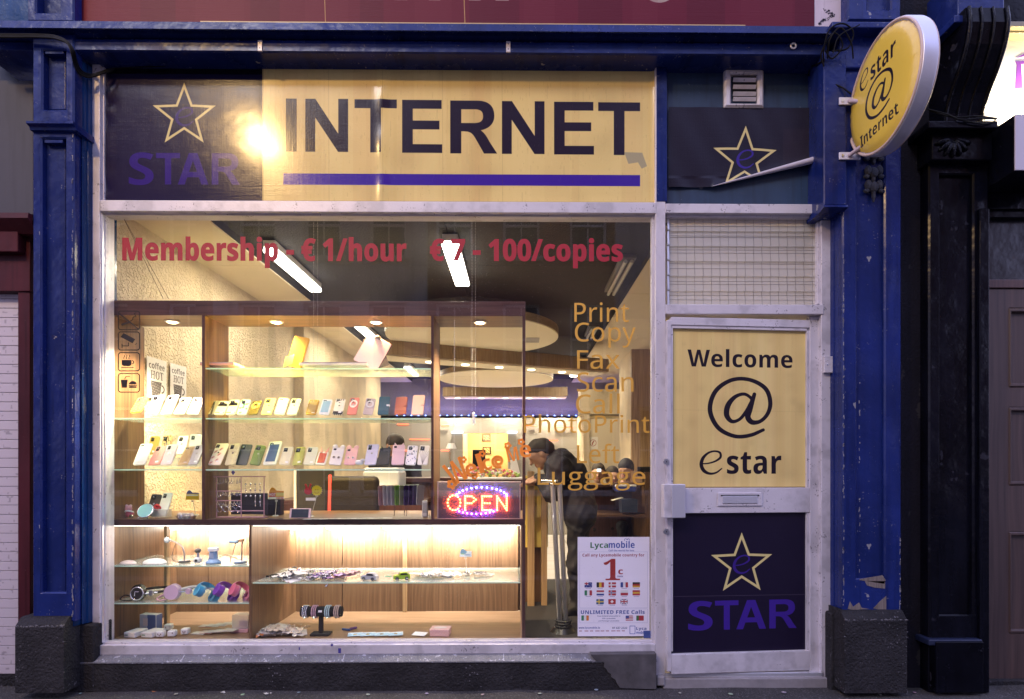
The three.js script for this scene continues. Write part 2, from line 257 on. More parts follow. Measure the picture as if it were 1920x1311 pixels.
// ---------------------------------------------------------------- shop front: cornice, pilasters, riser
{
  const c = thing('shop_cornice', 'blue painted moulded cornice running above the shop sign', 'cornice', V(0, 3.8, 0));
  const a = (y, z) => W(930, y, z).y, X0 = W(-30, 70, .1).x, X1 = W(1548, 75, .1).x;
  mould(c, 'crown_moulding', M.blue, [[-.3, a(44, .16)], [.17, a(45, .17)], [.175, a(58, .175)], [.15, a(61, .15)], [.12, a(62, .12)], [.115, a(68, .115)], [.095, a(76, .095)], [-.3, a(77, .095)]], X0, X1);
  mould(c, 'frieze_board', M.blue, [[-.3, a(78, .1)], [.105, a(78, .105)], [.112, a(80, .112)], [.112, a(98, .112)], [.10, a(99.5, .112)], [-.3, a(99.5, .112)]], W(62, 85, .11).x, X1);
  part(c, 'soffit', rbox(5.2, .3, .1, .003), M.plasticblack, V(-.35, W(930, 118, -.16).y + .22, -.17).sub(c.position));
  for (const [x0, y0, x1, y1] of [[-40, 78, 60, 94]]) bx(c, 'frieze_end', M.blue, [x0, y0, x1, y1], .07, -.2, .004);
  [[487, 86], [953, 88]].forEach(([x, y]) => { const p = bx(c, 'strap', M.alu, [x - 4, y - 11, x + 4, y + 9], .118, .108, .001); for (const d of [-.014, .014]) part(p, 'screw', new THREE.SphereGeometry(.003, 8, 6), M.gasket, V(0, d, .005)); });
  const e = W(1487, 87, .115); part(c, 'cup_hook', new THREE.TorusGeometry(.014, .005, 8, 16), M.alubright, V(e.x, e.y, e.z + .004).sub(c.position));
}
function stoneBlock(o, r, z) { const q = rect(r, z); mould(o, 'stone_block', M.stone, [[-.1, q.y0], [z, q.y0], [z, q.y1 - .05], [z - .006, q.y1 - .036], [z - .035, q.y1 - .004], [z - .05, q.y1], [-.1, q.y1]], q.x0, q.x1);
  const g = []; for (let i = 0; i < 90; i++) { const top = rnd() < .93, x = top ? rr(q.x0, q.x1) : (rnd() < .5 ? q.x0 : q.x1) + rr(-.004, .004), y = top ? q.y1 - .045 + rr(-.008, .006) : rr(q.y0, q.y1 - .04); g.push(new THREE.OctahedronGeometry(rr(.002, .006)).scale(rr(.6, 2.2), rr(.5, 1.4), .5).translate(x - o.position.x, y - o.position.y, z - (top ? .003 : .001) - o.position.z)); } part(o, 'chipped_edge', merge(g), plain(.12, .115, .125, .9)).userData.kind = 'stuff'; }
function pilaster(name, label, at) { return thing(name, label, 'pilaster', at); }
{
  const o = pilaster('pilaster', 'blue panelled timber pilaster left of the shop window on a dark stone block', V(W(100, 1290, .1).x, 0, .1));
  plate(o, 'capital', M.blue, [60, 62, 138, 236], [[82, 96, 119, 202]], .122, .06, .008);
  bx(o, 'capital_panel', M.blue, [78, 90, 123, 206], .082, .02, .006);
  bx(o, 'panel_lip', M.blue, [84, 96, 118, 101], .118, .08, .002);
  const q = rect([50, 228, 138, 240], .15);
  mould(o, 'ledge', M.blue, [[0, q.y1], [.155, q.y1], [.155, q.y1 - .012], [.135, q.y1 - .02], [.13, q.y1 - .034], [.11, q.y0], [0, q.y0]], q.x0, q.x1);
  plate(o, 'shaft', M.blue, [60, 240, 138, 1166], [[80, 262, 119, 1108]], .11, .05, .008);
  bx(o, 'shaft_panel', M.blue, [76, 258, 123, 1112], .075, .02, .006); bx(o, 'panel_lip', M.blue, [83, 262, 117, 268], .106, .07, .002);
  const x1 = W(138, 600, .1).x, xe = W(173, 600, .0).x, y0 = W(150, 1170, .05).y, y1 = W(150, 104, .1).y, w = xe - x1;
  mouldV(o, 'moulding', M.blue2, [[x1 - .02, .1], [x1, .1], [x1 + w * .18, .07], [x1 + w * .2, .05], [x1 + w * .35, .052], [x1 + w * .5, .06], [x1 + w * .62, .052], [x1 + w * .7, .03], [x1 + w * .95, .028], [xe, .0], [xe, -.2], [x1 - .02, -.2]], y0, y1);
  stoneBlock(o, [28, 1160, 119, 1300], .165); bx(o, 'stone_return', M.stone, [118, 1172, 176, 1300], .05, -.1, .012);
}
{
  const o = pilaster('pilaster', 'wide blue panelled pilaster right of the door with peeling paint at its foot', V(W(1635, 1290, .1).x, 0, .1));
  plate(o, 'shaft', M.blue, [1580, 130, 1691, 1150], [[1610, 150, 1656, 1082]], .11, .03, .008);
  bx(o, 'shaft_panel', M.blue, [1604, 140, 1662, 1090], .088, .02, .006);
  bx(o, 'capital', M.blue, [1575, 40, 1695, 128], .13, 0, .01); bx(o, 'capital_top', M.blue, [1560, 40, 1700, 52], .20, 0, .006); plate(o, 'upper_panel', M.blue, [1590, -60, 1690, 38], [[1630, -40, 1668, 14]], .13, .06, .008); bx(o, 'panel_back', M.blue, [1596, -62, 1684, 36], .09, .02, .004);
  const xs = W(1581, 600, .1).x, xb = W(1557, 600, 0).x, w = xs - xb, y0 = W(1570, 1150, .05).y, y1 = W(1570, 384, .05).y;
  mouldV(o, 'moulding', M.blue, [[xb, -.2], [xb, .0], [xb + w * .1, .03], [xb + w * .35, .032], [xb + w * .4, .055], [xb + w * .6, .06], [xb + w * .7, .05], [xb + w * .75, .08], [xs, .1], [xs + .02, .1], [xs + .02, -.2]], y0, y1);
  plate(o, 'bracket_post', M.blue, [1545, 95, 1588, 385], [], .135, -.1, .006);
  mould(o, 'bracket_foot', M.blue, [[-.1, W(1560, 384, .13).y], [.14, W(1560, 384, .14).y], [.145, W(1560, 389, .14).y], [.09, W(1560, 398, .1).y], [-.1, W(1560, 400, .1).y]], W(1543, 385, .13).x, W(1588, 385, .13).x);
  stoneBlock(o, [1584, 1148, 1701, 1300], .165); bx(o, 'stone_return', M.stone, [1558, 1150, 1592, 1300], .06, -.1, .012);
  // bare timber where paint has come off: chips of paint missing
  const bare = std({ map: woodTex([.22, .18, .16], [.11, .085, .075], 120, .3), roughness: .8 });
  const chip = (pts) => { const s = new THREE.Shape(pts.map(([x, y]) => { const p = W(x, y, .112); return new THREE.Vector2(p.x, p.y); })); const g = uvm(new THREE.ExtrudeGeometry(s, { depth: .0012, bevelEnabled: false })); g.translate(-o.position.x, -o.position.y, .1105 - o.position.z); part(o, 'bare_patch', g, bare); };
  chip([[1612, 1086], [1655, 1079], [1661, 1088], [1658, 1095], [1612, 1088]]); chip([[1622, 1090], [1660, 1090], [1660, 1104], [1640, 1102], [1626, 1098]]); chip([[1638, 1141], [1650, 1128], [1662, 1118], [1662, 1143], [1646, 1143]]); chip([[1590, 1142], [1594, 1128], [1600, 1138], [1611, 1130], [1616, 1140], [1630, 1142], [1600, 1144]]);
  // carved foliage drop
  const blobs = []; const put = (x, y, r, sx, sy) => { const p = W(x, y, .1), g = new THREE.SphereGeometry(r, 14, 10); g.scale(sx, sy, .7); g.translate(p.x, p.y, .105); blobs.push(g); };
  for (const [y, k] of [[292, 1], [325, 1.05], [352, 1.1]]) { put(1637, y, .03, .8 * k, 1); put(1627, y - 4, .024, .8, 1.2); put(1648, y - 4, .024, .8, 1.2); put(1624, y + 7, .016, 1.1, .8); put(1651, y + 7, .016, 1.1, .8); put(1637, y + 12, .015, .7, 1.2); }
  put(1637, 368, .014, .8, 1.6); put(1637, 376, .008, .9, 1.6);
  const car = merge(blobs); car.translate(-o.position.x, -o.position.y, -o.position.z); part(o, 'carved_drop', car, std({ color: L(.05, .055, .075), roughness: .6, bumpMap: stippleB, bumpScale: .006 }));
}
function chippedEdge(o, px, y0, y1, z, n) { const g = []; for (let i = 0; i < n; i++) { const p = W(px + rr(-1.2, .8), mixf(y0, y1, Math.pow(rnd(), .8)), z), h = rr(.003, .022); g.push(new THREE.BoxGeometry(rr(.0015, .005), h, .0012).rotateZ(rr(-.12, .12)).translate(p.x - o.position.x, p.y - o.position.y, z - o.position.z)); } part(o, 'chipped_edge', merge(g), plain(.24, .23, .25, .8)).userData.kind = 'stuff'; }
for (const o of scene.children.filter((c) => c.name.startsWith('pilaster'))) o.position.x < 0 ? chippedEdge(o, 136, 250, 1160, .1105, 110) : (chippedEdge(o, 1582, 400, 1146, .1105, 90), chippedEdge(o, 1688, 1000, 1146, .1105, 24), chippedEdge(o, 1612, 700, 1080, .1105, 26));
{
  const o = thing('stall_riser', 'dark granite stall riser under the shop window with a grey mortar repair', 'stall riser', V(W(690, 1290, .03).x, 0, .03));
  const x0 = W(150, 1260, .05).x, x1 = W(1232, 1260, .05).x, yt = W(690, 1226, .0).y, ye = W(690, 1241, .05).y;
  mould(o, 'ledge', M.ledge, [[-.12, yt], [.0, yt], [.052, ye], [.05, ye - .008], [-.12, ye - .008]], x0, x1);
  wbox(o, 'riser', M.stone, x0, x1, -.05, ye - .008, -.12, .046, .012);
  const pts = [[1108, 1227.5], [1113, 1234], [1119, 1240], [1127, 1240], [1134, 1243], [1133, 1251], [1138, 1255], [1141, 1261], [1146, 1264], [1147, 1270], [1154, 1274], [1157, 1281], [1163, 1290], [1230, 1292], [1230, 1226.5]].map(([x, y]) => { const p = W(x, y, .05); return new THREE.Vector2(p.x, p.y); });
  const g = uvm(new THREE.ExtrudeGeometry(new THREE.Shape(pts), { depth: .051, bevelEnabled: true, bevelThickness: .003, bevelSize: .002, bevelSegments: 1 })); g.translate(-o.position.x, 0, .0 - o.position.z); part(o, 'mortar_repair', g, M.mortar);
  bx(o, 'end_stone', M.concrete, [1231, 1268, 1248, 1288], .03, -.1, .012);
}
// ---------------------------------------------------------------- the shop window: aluminium frame and its one big pane
{
  const o = thing('shop_window', 'large plate glass shop window in a grimy pale aluminium frame', 'shop window', V(W(700, 1225, 0).x, W(700, 1228, 0).y, 0));
  bx(o, 'frame_jamb', M.alu, [172, 110, 187, 1226], 0, -.12, .004); bx(o, 'frame_jamb', M.alu, [187, 120, 195, 380], -.02, -.1, .003);
  bx(o, 'glazing_bead', M.alubright, [187, 400, 191.5, 1206], -.012, -.06, .003); bx(o, 'glazing_bead', M.alu, [191.5, 402, 197, 1204], -.03, -.06, .003);
  bx(o, 'transom', M.alu, [187, 377, 1232, 398], .006, -.12, .004); bx(o, 'glazing_bead', M.alu, [197, 400, 1224, 405], -.025, -.06, .002);
  bx(o, 'mullion', M.alu, [1229, 104, 1248, 1268], .004, -.12, .004); bx(o, 'glazing_bead', M.alu, [1222, 402, 1229, 1206], -.02, -.06, .003);
  bx(o, 'bottom_rail', M.alu, [172, 1209, 1229, 1227], .004, -.12, .004); bx(o, 'glazing_bead', M.alu, [188, 1203, 1229, 1208.3], -.018, -.06, .002);
  const q = rect([189, 398, 1229, 1208], -.045); const pn = part(o, 'pane', sheet(q.x1 - q.x0, q.y1 - q.y0), M.pane, V((q.x0 + q.x1) / 2, (q.y0 + q.y1) / 2, -.045).sub(o.position));
  { // dust and dried splashes on the glass
    const g = [], put = (px, py, r) => { const p = W(px, py, -.0438); g.push(new THREE.CircleGeometry(r, 5).scale(rr(.6, 1.4), rr(.6, 1.4), 1).translate(p.x - (q.x0 + q.x1) / 2, p.y - (q.y0 + q.y1) / 2, .0011)); };
    for (let i = 0; i < 1500; i++) put(rr(196, 1222), rr(402, 1200), rr(.0004, .0012)); for (let i = 0; i < 700; i++) { const a = rr(0, 6.3), r = 150 * Math.pow(rnd(), .8); put(860 + Math.cos(a) * r * 1.3, clamp(500 + Math.sin(a) * r * .8, 404, 700), rr(.0004, .0013)); } for (let i = 0; i < 130; i++) put(845 + rr(-16, 16) + rr(-10, 10), 1035 + rr(-30, 40), rr(.0005, .0014)); for (let i = 0; i < 200; i++) { const t = rnd(); put(812 + t * 120 + rr(-6, 6), 1110 - 50 * t * t + rr(-25, 25), rr(.0004, .001)); }
    const d = part(pn, 'dust', merge(g), std({ color: L(.75, .73, .68), opacity: .42, transparent: true, roughness: 1 })); d.userData.kind = 'stuff';
  }
  // scraps of tape and ink left on the frame
  for (const [x, y, w, h] of [[634, 1216, 5, 9], [560, 1214, 2, 5], [620, 1208, 4, 4]]) bx(o, 'tape_scrap', plain(.05, .04, .25, .5), [x, y, x + w, y + h], .0055, .003, 0);
}
{ // door side of the frame
  const o = thing('door_frame', 'pale aluminium door frame with a narrow bar between door and louvres', 'door frame', V(W(1400, 1270, 0).x, 0, 0));
  bx(o, 'jamb', M.alu, [1540, 394, 1558, 1272], .0, -.12, .004); bx(o, 'head', M.alu, [1248, 382, 1545, 400], .006, -.12, .004); bx(o, 'crossbar', M.alu, [1248, 571, 1545, 589], .006, -.12, .004);
  bx(o, 'threshold', M.alubright, [1243, 1262, 1546, 1272], .0, -.14, .003); bx(o, 'step', M.concrete, [1243, 1272, 1560, 1300], .02, -.14, .008);
  const h = bx(o, 'hinge_box', M.alu, [1546, 668, 1564, 699], .022, -.0, .003); part(h, 'screw', new THREE.SphereGeometry(.005, 8, 6), M.chrome, V(-.012, 0, .011));
  bx(o, 'blue_post', M.blue, [1231, 110, 1251, 378], .0065, -.1, .003);
  bx(o, 'side_bead', M.alu, [1533, 402, 1540, 570], -.02, -.1, .002); bx(o, 'top_bead', M.alu, [1250, 402, 1533, 408], -.02, -.1, .002);
}
{ // louvre window of wired glass
  const o = thing('louvre_window', 'louvre window of six wired glass slats above the shop door', 'louvre window', V(W(1395, 570, -.05).x, W(1395, 571, -.05).y, -.05));
  const ys = [405, 433, 461, 489, 517, 545, 573], wg = phy({ color: L(.93, .92, .88), transmission: .75, thickness: 0, roughness: .22, ior: 1.5 });
  const q = rect([1251, 405, 1533, 571], -.05);
  for (let i = 0; i < 6; i++) {
    const a = rect([1251, ys[i], 1533, ys[i + 1] + 2], -.05), w = a.x1 - a.x0, h = a.y1 - a.y0;
    const p = part(o, 'pane', rbox(w, h, .005, .001), wg, V((a.x0 + a.x1) / 2, (a.y0 + a.y1) / 2, -.05).sub(o.position), [-.11, 0, 0]);
    const ws = []; for (let k = 0; k <= 17; k++) ws.push(new THREE.BoxGeometry(.0014, h, .001).translate(-w / 2 + .012 + k * .0488, 0, .0036)); for (const y of [-.018 + (i * 13 % 7) * .004, .03 - (i * 5 % 7) * .003]) ws.push(new THREE.BoxGeometry(w, .0014, .001).translate(0, y, .0036));
    part(p, 'wire_mesh', merge(ws), plain(.06, .06, .07));
    for (const x of [-w / 2 + .004, w / 2 - .006]) part(p, 'clip', rbox(.012, h * .9, .014, .002), M.alubright, V(x, 0, .004));
  }
  part(o, 'edge_channel', rbox(.012, q.y1 - q.y0, .03, .002), M.alu, V(q.x1 + .004, (q.y0 + q.y1) / 2, -.06).sub(o.position));
  wbox(o, 'blind', M.cream, q.x0 - .02, q.x1 + .02, q.y0, q.y1, -.2, -.19, 0);
}
// ---------------------------------------------------------------- shop door, slightly ajar, hinged on the right
const hinge = W(1538, 930, -.03), doorYaw = .076;
const door = thing('shop_door', 'aluminium shop door slightly ajar with a yellow upper and a black lower panel', 'door', V(hinge.x, 0, -.03));
door.rotation.y = doorYaw; door.updateMatrixWorld(true);
// pixel -> point in the door's own plane (local x leftwards negative, y, z)
function DP(px, py, dz = 0) {
  const inv = door.matrixWorld.clone().invert(), o = EYE.clone().applyMatrix4(inv), t = W(px, py, 0).applyMatrix4(inv).sub(o);
  return t.multiplyScalar((dz - o.z) / t.z).add(o);
}
function dbox(name, m, [x0, y0, x1, y1], zf, zb, bev = .003, parent = door) {
  const xm = (x0 + x1) / 2, ym = (y0 + y1) / 2, a = DP(x0, ym, zf).x, b = DP(x1, ym, zf).x, c = DP(xm, y1, zf).y, d = DP(xm, y0, zf).y;
  return part(parent, name, rbox(b - a, d - c, zf - zb, bev), m, V((a + b) / 2, (c + d) / 2, (zf + zb) / 2));
}
dbox('stile', M.alu, [1251, 600, 1259, 1260], 0, -.045); dbox('stile', M.alu, [1519, 593, 1538, 1262], 0, -.045);
dbox('glazing_bead', M.alu, [1513, 614, 1519, 1222], -.006, -.03, .002); dbox('glazing_bead', M.alu, [1258.5, 614, 1262, 1222], -.006, -.03, .002);
dbox('top_rail', M.alu, [1259, 597, 1519, 612], 0, -.045); dbox('glazing_bead', M.alu, [1259, 612, 1519, 618], -.006, -.03, .002);
dbox('middle_rail', M.alu, [1259, 915, 1519, 962], 0, -.045); dbox('bottom_rail', M.alu, [1259, 1224, 1519, 1261], 0, -.045);
{ // letter plate, pull cover, locks
  const q = dbox('letter_plate', M.alu, [1346, 924, 1430, 949], .008, 0, .003);
  dbox('letter_flap', M.alubright, [1355, 930, 1421, 944], .013, .007, .002).name = 'letter_flap'; dbox('letter_slot', M.gasket, [1352, 928, 1424, 930.5], .0105, .006, 0);
  dbox('lock_cover', M.alu, [1245, 908, 1286, 972], .055, .0, .006); dbox('cover_flange', M.alubright, [1260, 909, 1285, 971], .058, .05, .002);
  for (const y of [866, 997]) { const p = DP(1249, y, .004), l = part(door, 'lock', new THREE.CylinderGeometry(.016, .017, .012, 20).rotateX(Math.PI / 2), M.steel, p); part(l, 'keyhole', rbox(.003, .009, .004, 0), M.gasket, V(0, 0, .006)); }
}
{ // upper light: blue painted board with the vent, above the louvres
  const o = thing('transom_board', 'blue painted board above the door holding a vent and a peeling sign', 'board', V(W(1395, 380, -.04).x, W(1395, 380, -.04).y, -.04));
  bx(o, 'board', std({ map: paintTex([.018, .045, .10], [.010, .025, .06], [.2, .22, .26], .2, .6, 512, 1.1, 130), roughness: .5 }), [1250, 104, 1546, 384], -.04, -.1, .003);
  bx(o, 'edge_bead', M.blue, [1528, 120, 1546, 382], -.01, -.06, .003);
  const v = thing('air_vent', 'square pale metal air vent with horizontal slats over the door', 'vent', W(1395, 163, -.03));
  plate(v, 'frame', M.alu, [1359, 127, 1433, 200], [[1375, 141, 1418, 189]], -.012, -.04, .01);
  bx(v, 'duct', M.gasket, [1374, 140, 1419, 190], -.036, -.039, 0);
  for (const y of [150, 163, 176, 186]) { const s = bx(v, 'slat', M.alu, [1375, y - 4, 1418, y + 3], -.02, -.024, .001); s.rotation.x = .55; }
}
// ---------------------------------------------------------------- neighbours
{
  const o = thing('neighbour_shop', 'maroon neighbouring shopfront on the left with its pale roller shutter down', 'shopfront', V(W(20, 1290, 0).x, 0, 0));
  bx(o, 'blue_fascia', M.blue2, [-120, -80, 62, 42], .03, -.2, .004); plate(o, 'fascia_block', M.blue, [50, -80, 138, 40], [[70, -60, 108, 20]], .12, .05, .008); bx(o, 'block_back', M.blue, [56, -80, 132, 36], .07, 0, .004); bx(o, 'fascia_edge', M.blue2, [134, -80, 142, 44], .09, 0, .004);
  bx(o, 'recess', M.plasticblack, [-120, 94, 62, 200], -.3, -.34, 0); bx(o, 'sign_board', std({ map: paintTex([.03, .028, .045], [.02, .018, .028], [.05, .045, .05], .2, .5, 512, 1.2, 140), roughness: .6 }), [-120, 150, 62, 402], -.1, -.2, .004);
  const q = rect([-120, 400, 56, 432], .12); mould(o, 'cap_moulding', M.maroon, [[-.2, q.y1], [.13, q.y1], [.135, q.y1 - .03], [.09, q.y0 + .02], [.07, q.y0], [-.2, q.y0]], q.x0, q.x1);
  bx(o, 'bracket', M.maroon, [-60, 430, 33, 472], .08, -.1, .006); bx(o, 'lintel', M.maroon, [-120, 430, 56, 546], .03, -.1, .004); bx(o, 'post', M.maroon, [33, 540, 56, 1300], .02, -.1, .004);
  const sl = std({ map: dtex(256, (u, v) => { const a = fbm(u, v, 4, 5, 145), sp = sstep(.84, .9, noise(u, v, 90, 146)), t = .5 + .025 * a - .2 * sp; return lin(t, t * .9, t * 1.0); }, true, 1.3), roughness: .45, metalness: .1 });
  for (let i = 0; i < 41; i++) { const y = 543 + i * 17.6; if (y < 1255) bx(o, 'shutter_slat', sl, [-120, y, 34, y + 16.8], -.03, -.05, .002); }
  bx(o, 'shutter_gap', M.plasticblack, [-120, 540, 40, 1300], -.055, -.09, 0); bx(o, 'sill', M.stone, [-120, 1262, 40, 1300], -.03, -.2, .01);
}
{
  const o = thing('neighbour_doorway', 'black pilaster and panelled brown door of the neighbouring shop on the right', 'shopfront', V(W(1800, 1290, 0).x, 0, 0));
  bx(o, 'party_wall', M.darkwall, [1688, -60, 1748, 1300], .03, -.2, .004);
  plate(o, 'pilaster', M.black, [1742, 232, 1854, 1300], [[1766, 330, 1822, 1150]], .10, .02, .008); bx(o, 'pilaster_panel', M.black, [1758, 320, 1830, 1160], .075, .0, .006); bx(o, 'pilaster_edge', M.black, [1838, 390, 1856, 1300], .12, .0, .006);
  bx(o, 'pilaster_foot', M.black, [1756, 1204, 1845, 1300], .15, .0, .006); bx(o, 'foot_cap', M.foot, [1742, 1200, 1843, 1211], .14, .0, .006);
  bx(o, 'upper_wall', M.black, [1742, -60, 2000, 392], .01, -.2, .004); bx(o, 'ledge', M.black, [1742, 226, 1872, 240], .2, .0, .006); bx(o, 'capital_block', M.black, [1748, 240, 1862, 300], .15, .0, .008);
  // scrolled console bracket with flutes
  const y = (p) => W(1830, p, .2).y, prof = [[0, y(40)], [.30, y(42)], [.31, y(70)], [.29, y(105)], [.24, y(140)], [.18, y(170)], [.14, y(200)], [.13, y(226)], [0, y(226)]];
  const cx0 = W(1784, 150, .2).x, cx1 = W(1862, 150, .2).x; mould(o, 'console_bracket', M.black, prof, cx0, cx1);
  const pts = prof.slice(1, 8).map(([z, yy]) => V(0, yy, z + .004)); for (let i = 0; i < 4; i++) { const g = tubeG(pts, i % 3 ? .006 : .010, 30, 8); g.translate(mixf(cx0, cx1, [.06, .34, .62, .94][i]), 0, 0); g.translate(-o.position.x, 0, 0); part(o, 'flute', g, M.black); }
  bx(o, 'block', M.blue, [1796, -60, 1884, 30], .26, 0, .008); bx(o, 'block_base', M.blue, [1790, 28, 1888, 42], .28, 0, .006);
  // shell ornament
  const sh = []; for (let i = 0; i < 7; i++) { const a = Math.PI * (.08 + .84 * i / 6), p = W(1786, 262, .15); sh.push(new THREE.SphereGeometry(.03, 12, 8).scale(.5, 1.5, .6).translate(0, -.055, 0).applyMatrix4(new THREE.Matrix4().makeRotationZ(a - Math.PI / 2)).translate(p.x, p.y, .155)); }
  const sg = merge(sh); sg.translate(-o.position.x, 0, 0); part(o, 'shell_ornament', sg, M.black);
  // transom light and door
  bx(o, 'transom_glass', std({ color: L(.012, .012, .016), roughness: .25, bumpMap: waveB, bumpScale: .004 }), [1850, 405, 2010, 526], -.05, -.09, 0); bx(o, 'transom_rail', M.wooddark, [1850, 524, 2010, 540], -.02, -.1, .004); bx(o, 'door_head', M.black, [1850, 376, 2010, 408], -.01, -.1, .004);
  const dw = std({ map: woodTex([.075, .045, .04], [.04, .023, .022], 150, 1.1), roughness: .5 });
  plate(o, 'door', dw, [1852, 540, 2010, 1276], [[1897, 582, 1960, 722], [1897, 768, 1960, 906], [1897, 1002, 1960, 1184]], -.03, -.06, .008);
  for (const [a, b] of [[582, 722], [768, 906], [1002, 1184]]) { bx(o, 'door_panel', dw, [1893, a - 4, 1964, b + 4], -.05, -.08, .008); plate(o, 'panel_moulding', dw, [1893, a - 4, 1964, b + 4], [[1900, a + 5, 1956, b - 5]], -.024, -.05, .006); }
  bx(o, 'sill', M.stone, [1850, 1276, 2010, 1300], .0, -.1, .01);
  bx(o, 'cornice_strip', std({ color: L(.3, .26, .16), roughness: .3 }), [1884, 40, 2010, 50], .12, 0, .004); bx(o, 'cornice_strip', std({ color: L(.3, .26, .16), roughness: .3 }), [1884, 54, 2010, 62], .09, 0, .004);
}
{ // the right neighbour's white sign, floodlit from the projecting light box below it
  const s = thing('white_sign', 'floodlit white sign with purple lettering at the right edge', 'sign', W(1920, 150, .03));
  bx(s, 'board', std({ color: L(.8, .78, .72), roughness: .5 }), [1846, 64, 2010, 236], .03, .012, .003);
  const pu = plain(.20, .05, .36, .5);
  const poly = (pts) => { const sp = new THREE.Shape(pts.map(([x, y]) => { const p = W(x, y, .033); return new THREE.Vector2(p.x - s.position.x, p.y - s.position.y); })); part(s, 'letter', new THREE.ExtrudeGeometry(sp, { depth: .002, bevelEnabled: false }), pu, V(0, 0, .001)); };
  poly([[1904, 115], [1935, 113], [1935, 119], [1915, 120], [1918, 165], [1904, 166], [1907, 121]]); poly([[1905, 109], [1920, 101], [1935, 108], [1920, 105]]);
  const b = thing('light_box', 'projecting box with a pale front face under the white sign', 'light box', W(1950, 270, .12));
  bx(b, 'box', M.black, [1903, 214, 2030, 320], .26, .012, .006); bx(b, 'face', std({ color: L(.5, .47, .56), roughness: .4 }), [1904, 216, 2030, 319], .266, .258, .002);
  const q = W(1908, 222, .08); part(b, 'lamp', new THREE.CylinderGeometry(.012, .012, .5, 12).rotateZ(Math.PI / 2), glow(1, .86, .6, 14), V(q.x + .24, q.y + .04, .1).sub(b.position));
  for (const dx of [.06, .3]) { const l = new THREE.PointLight(new THREE.Color(1, .82, .52), .8, 0, 2); l.position.set(q.x + dx, q.y + .055, .105); l.castShadow = true; scene.add(l); }
}
{ // cables
  const c = thing('cable_bundle', 'black cable bundle drooping from cornice to the sign corner', 'cable', W(60, 68, .17));
  const pts = [[-40, 64, .16], [20, 65, .16], [70, 65, .16], [105, 68, .17], [126, 78, .17], [138, 95, .16], [143, 115, .12], [152, 132, .09], [168, 140, .06], [184, 137, .04], [198, 132, .02], [215, 128, -.01]];
  for (let i = 0; i < 3; i++) part(c, 'cable', tubeG(pts.map(([x, y, z]) => W(x + i * 2 * (y > 90 ? -1 : .3), y + i * 2.4, z + i * .003).sub(c.position)), .0052, 60), M.cable);
  part(c, 'cable', tubeG([[215, 128, -.01], [260, 126, -.01], [310, 124, -.01]].map(([x, y, z]) => W(x, y, z).sub(c.position)), .003, 20), M.cable);
  const d = thing('tangled_wires', 'tangle of black wires under the cornice beside the round sign', 'wires', W(1560, 80, .2));
  const mk = (p, r = .0042) => part(d, 'wire', tubeG(p.map(([x, y, z]) => W(x, y, z).sub(d.position)), r, 40), M.cable);
  mk([[1545, 118, .14], [1545, 90, .18], [1556, 55, .22], [1580, 44, .22], [1600, 60, .2], [1590, 90, .18], [1560, 96, .17]]); mk([[1552, 110, .15], [1556, 75, .2], [1575, 52, .22], [1596, 80, .2], [1600, 110, .17]]); mk([[1545, 125, .14], [1540, 100, .16], [1565, 62, .21], [1580, 86, .19], [1560, 110, .16], [1548, 95, .17]]);
  mk([[1516, 141, -.03], [1530, 148, .02], [1545, 153, .1], [1575, 162, .14], [1596, 176, .16]]); mk([[1516, 141, -.03], [1519, 128, .0], [1530, 122, .06], [1546, 112, .14]]); mk([[1562, 100, .2], [1572, 70, .22], [1612, 46, .22]], .003);
  const e = thing('ledge_wires', 'loose wire loops resting on the black ledge below the fluted bracket', 'wires', W(1800, 225, .2));
  for (const p of [[[1740, 205, .15], [1775, 214, .18], [1800, 224, .21], [1840, 222, .21], [1868, 224, .2], [1850, 232, .21], [1806, 227, .21]], [[1745, 208, .15], [1790, 220, .19], [1830, 218, .2], [1870, 222, .2]]]) part(e, 'wire', tubeG(p.map(([x, y, z]) => W(x, y, z).sub(e.position)), .004, 40), M.cable);
}
// ---------------------------------------------------------------- printed signs
const INK = '#1b1220', YEL = '#dfc780', NAVY = '#171226', PUR = '#3d2390';
// a brush stroke of changing width along a smooth path; points [x, y, width] in a unit box
function brush(x, pts, X, Y, Wd, Hd, col, closed) {
  const c = new THREE.CatmullRomCurve3(pts.map((p) => V(p[0], p[1], p[2])), closed, 'centripetal'); x.fillStyle = col;
  const n = 500, q = c.getPoints(n), sc = (Wd + Hd) / 2; for (const p of q) { x.beginPath(); x.arc(X + p.x * Wd, Y + p.y * Hd, p.z * sc / 2, 0, 7); x.fill(); }
}
const AT = [[.86, .87, .05], [.66, .96, .06], [.42, .98, .062], [.16, .84, .07], [.03, .54, .075], [.12, .22, .07], [.38, .03, .062], [.66, .03, .062], [.9, .18, .07], [.97, .42, .07], [.92, .61, .062], [.8, .73, .06], [.68, .74, .08], [.62, .66, .09], [.65, .52, .09], [.72, .27, .06]];
const AB = [[.68, .36, .05], [.57, .27, .05], [.43, .31, .06], [.31, .46, .085], [.29, .63, .085], [.37, .73, .06], [.48, .70, .05], [.58, .58, .055], [.65, .44, .05]];
const drawAt = (x, X, Y, w, h, c) => { brush(x, AT, X, Y, w, h, c); brush(x, AB, X, Y, w, h, c, true); };
const EE = [[.1, .56, .05], [.36, .54, .06], [.66, .45, .075], [.88, .28, .095], [.86, .1, .09], [.66, .03, .075], [.38, .1, .085], [.14, .34, .13], [.08, .62, .15], [.2, .86, .14], [.44, .97, .1], [.7, .93, .075], [.93, .76, .05]];
const drawE = (x, X, Y, w, h, c) => brush(x, EE, X, Y, w, h, c);
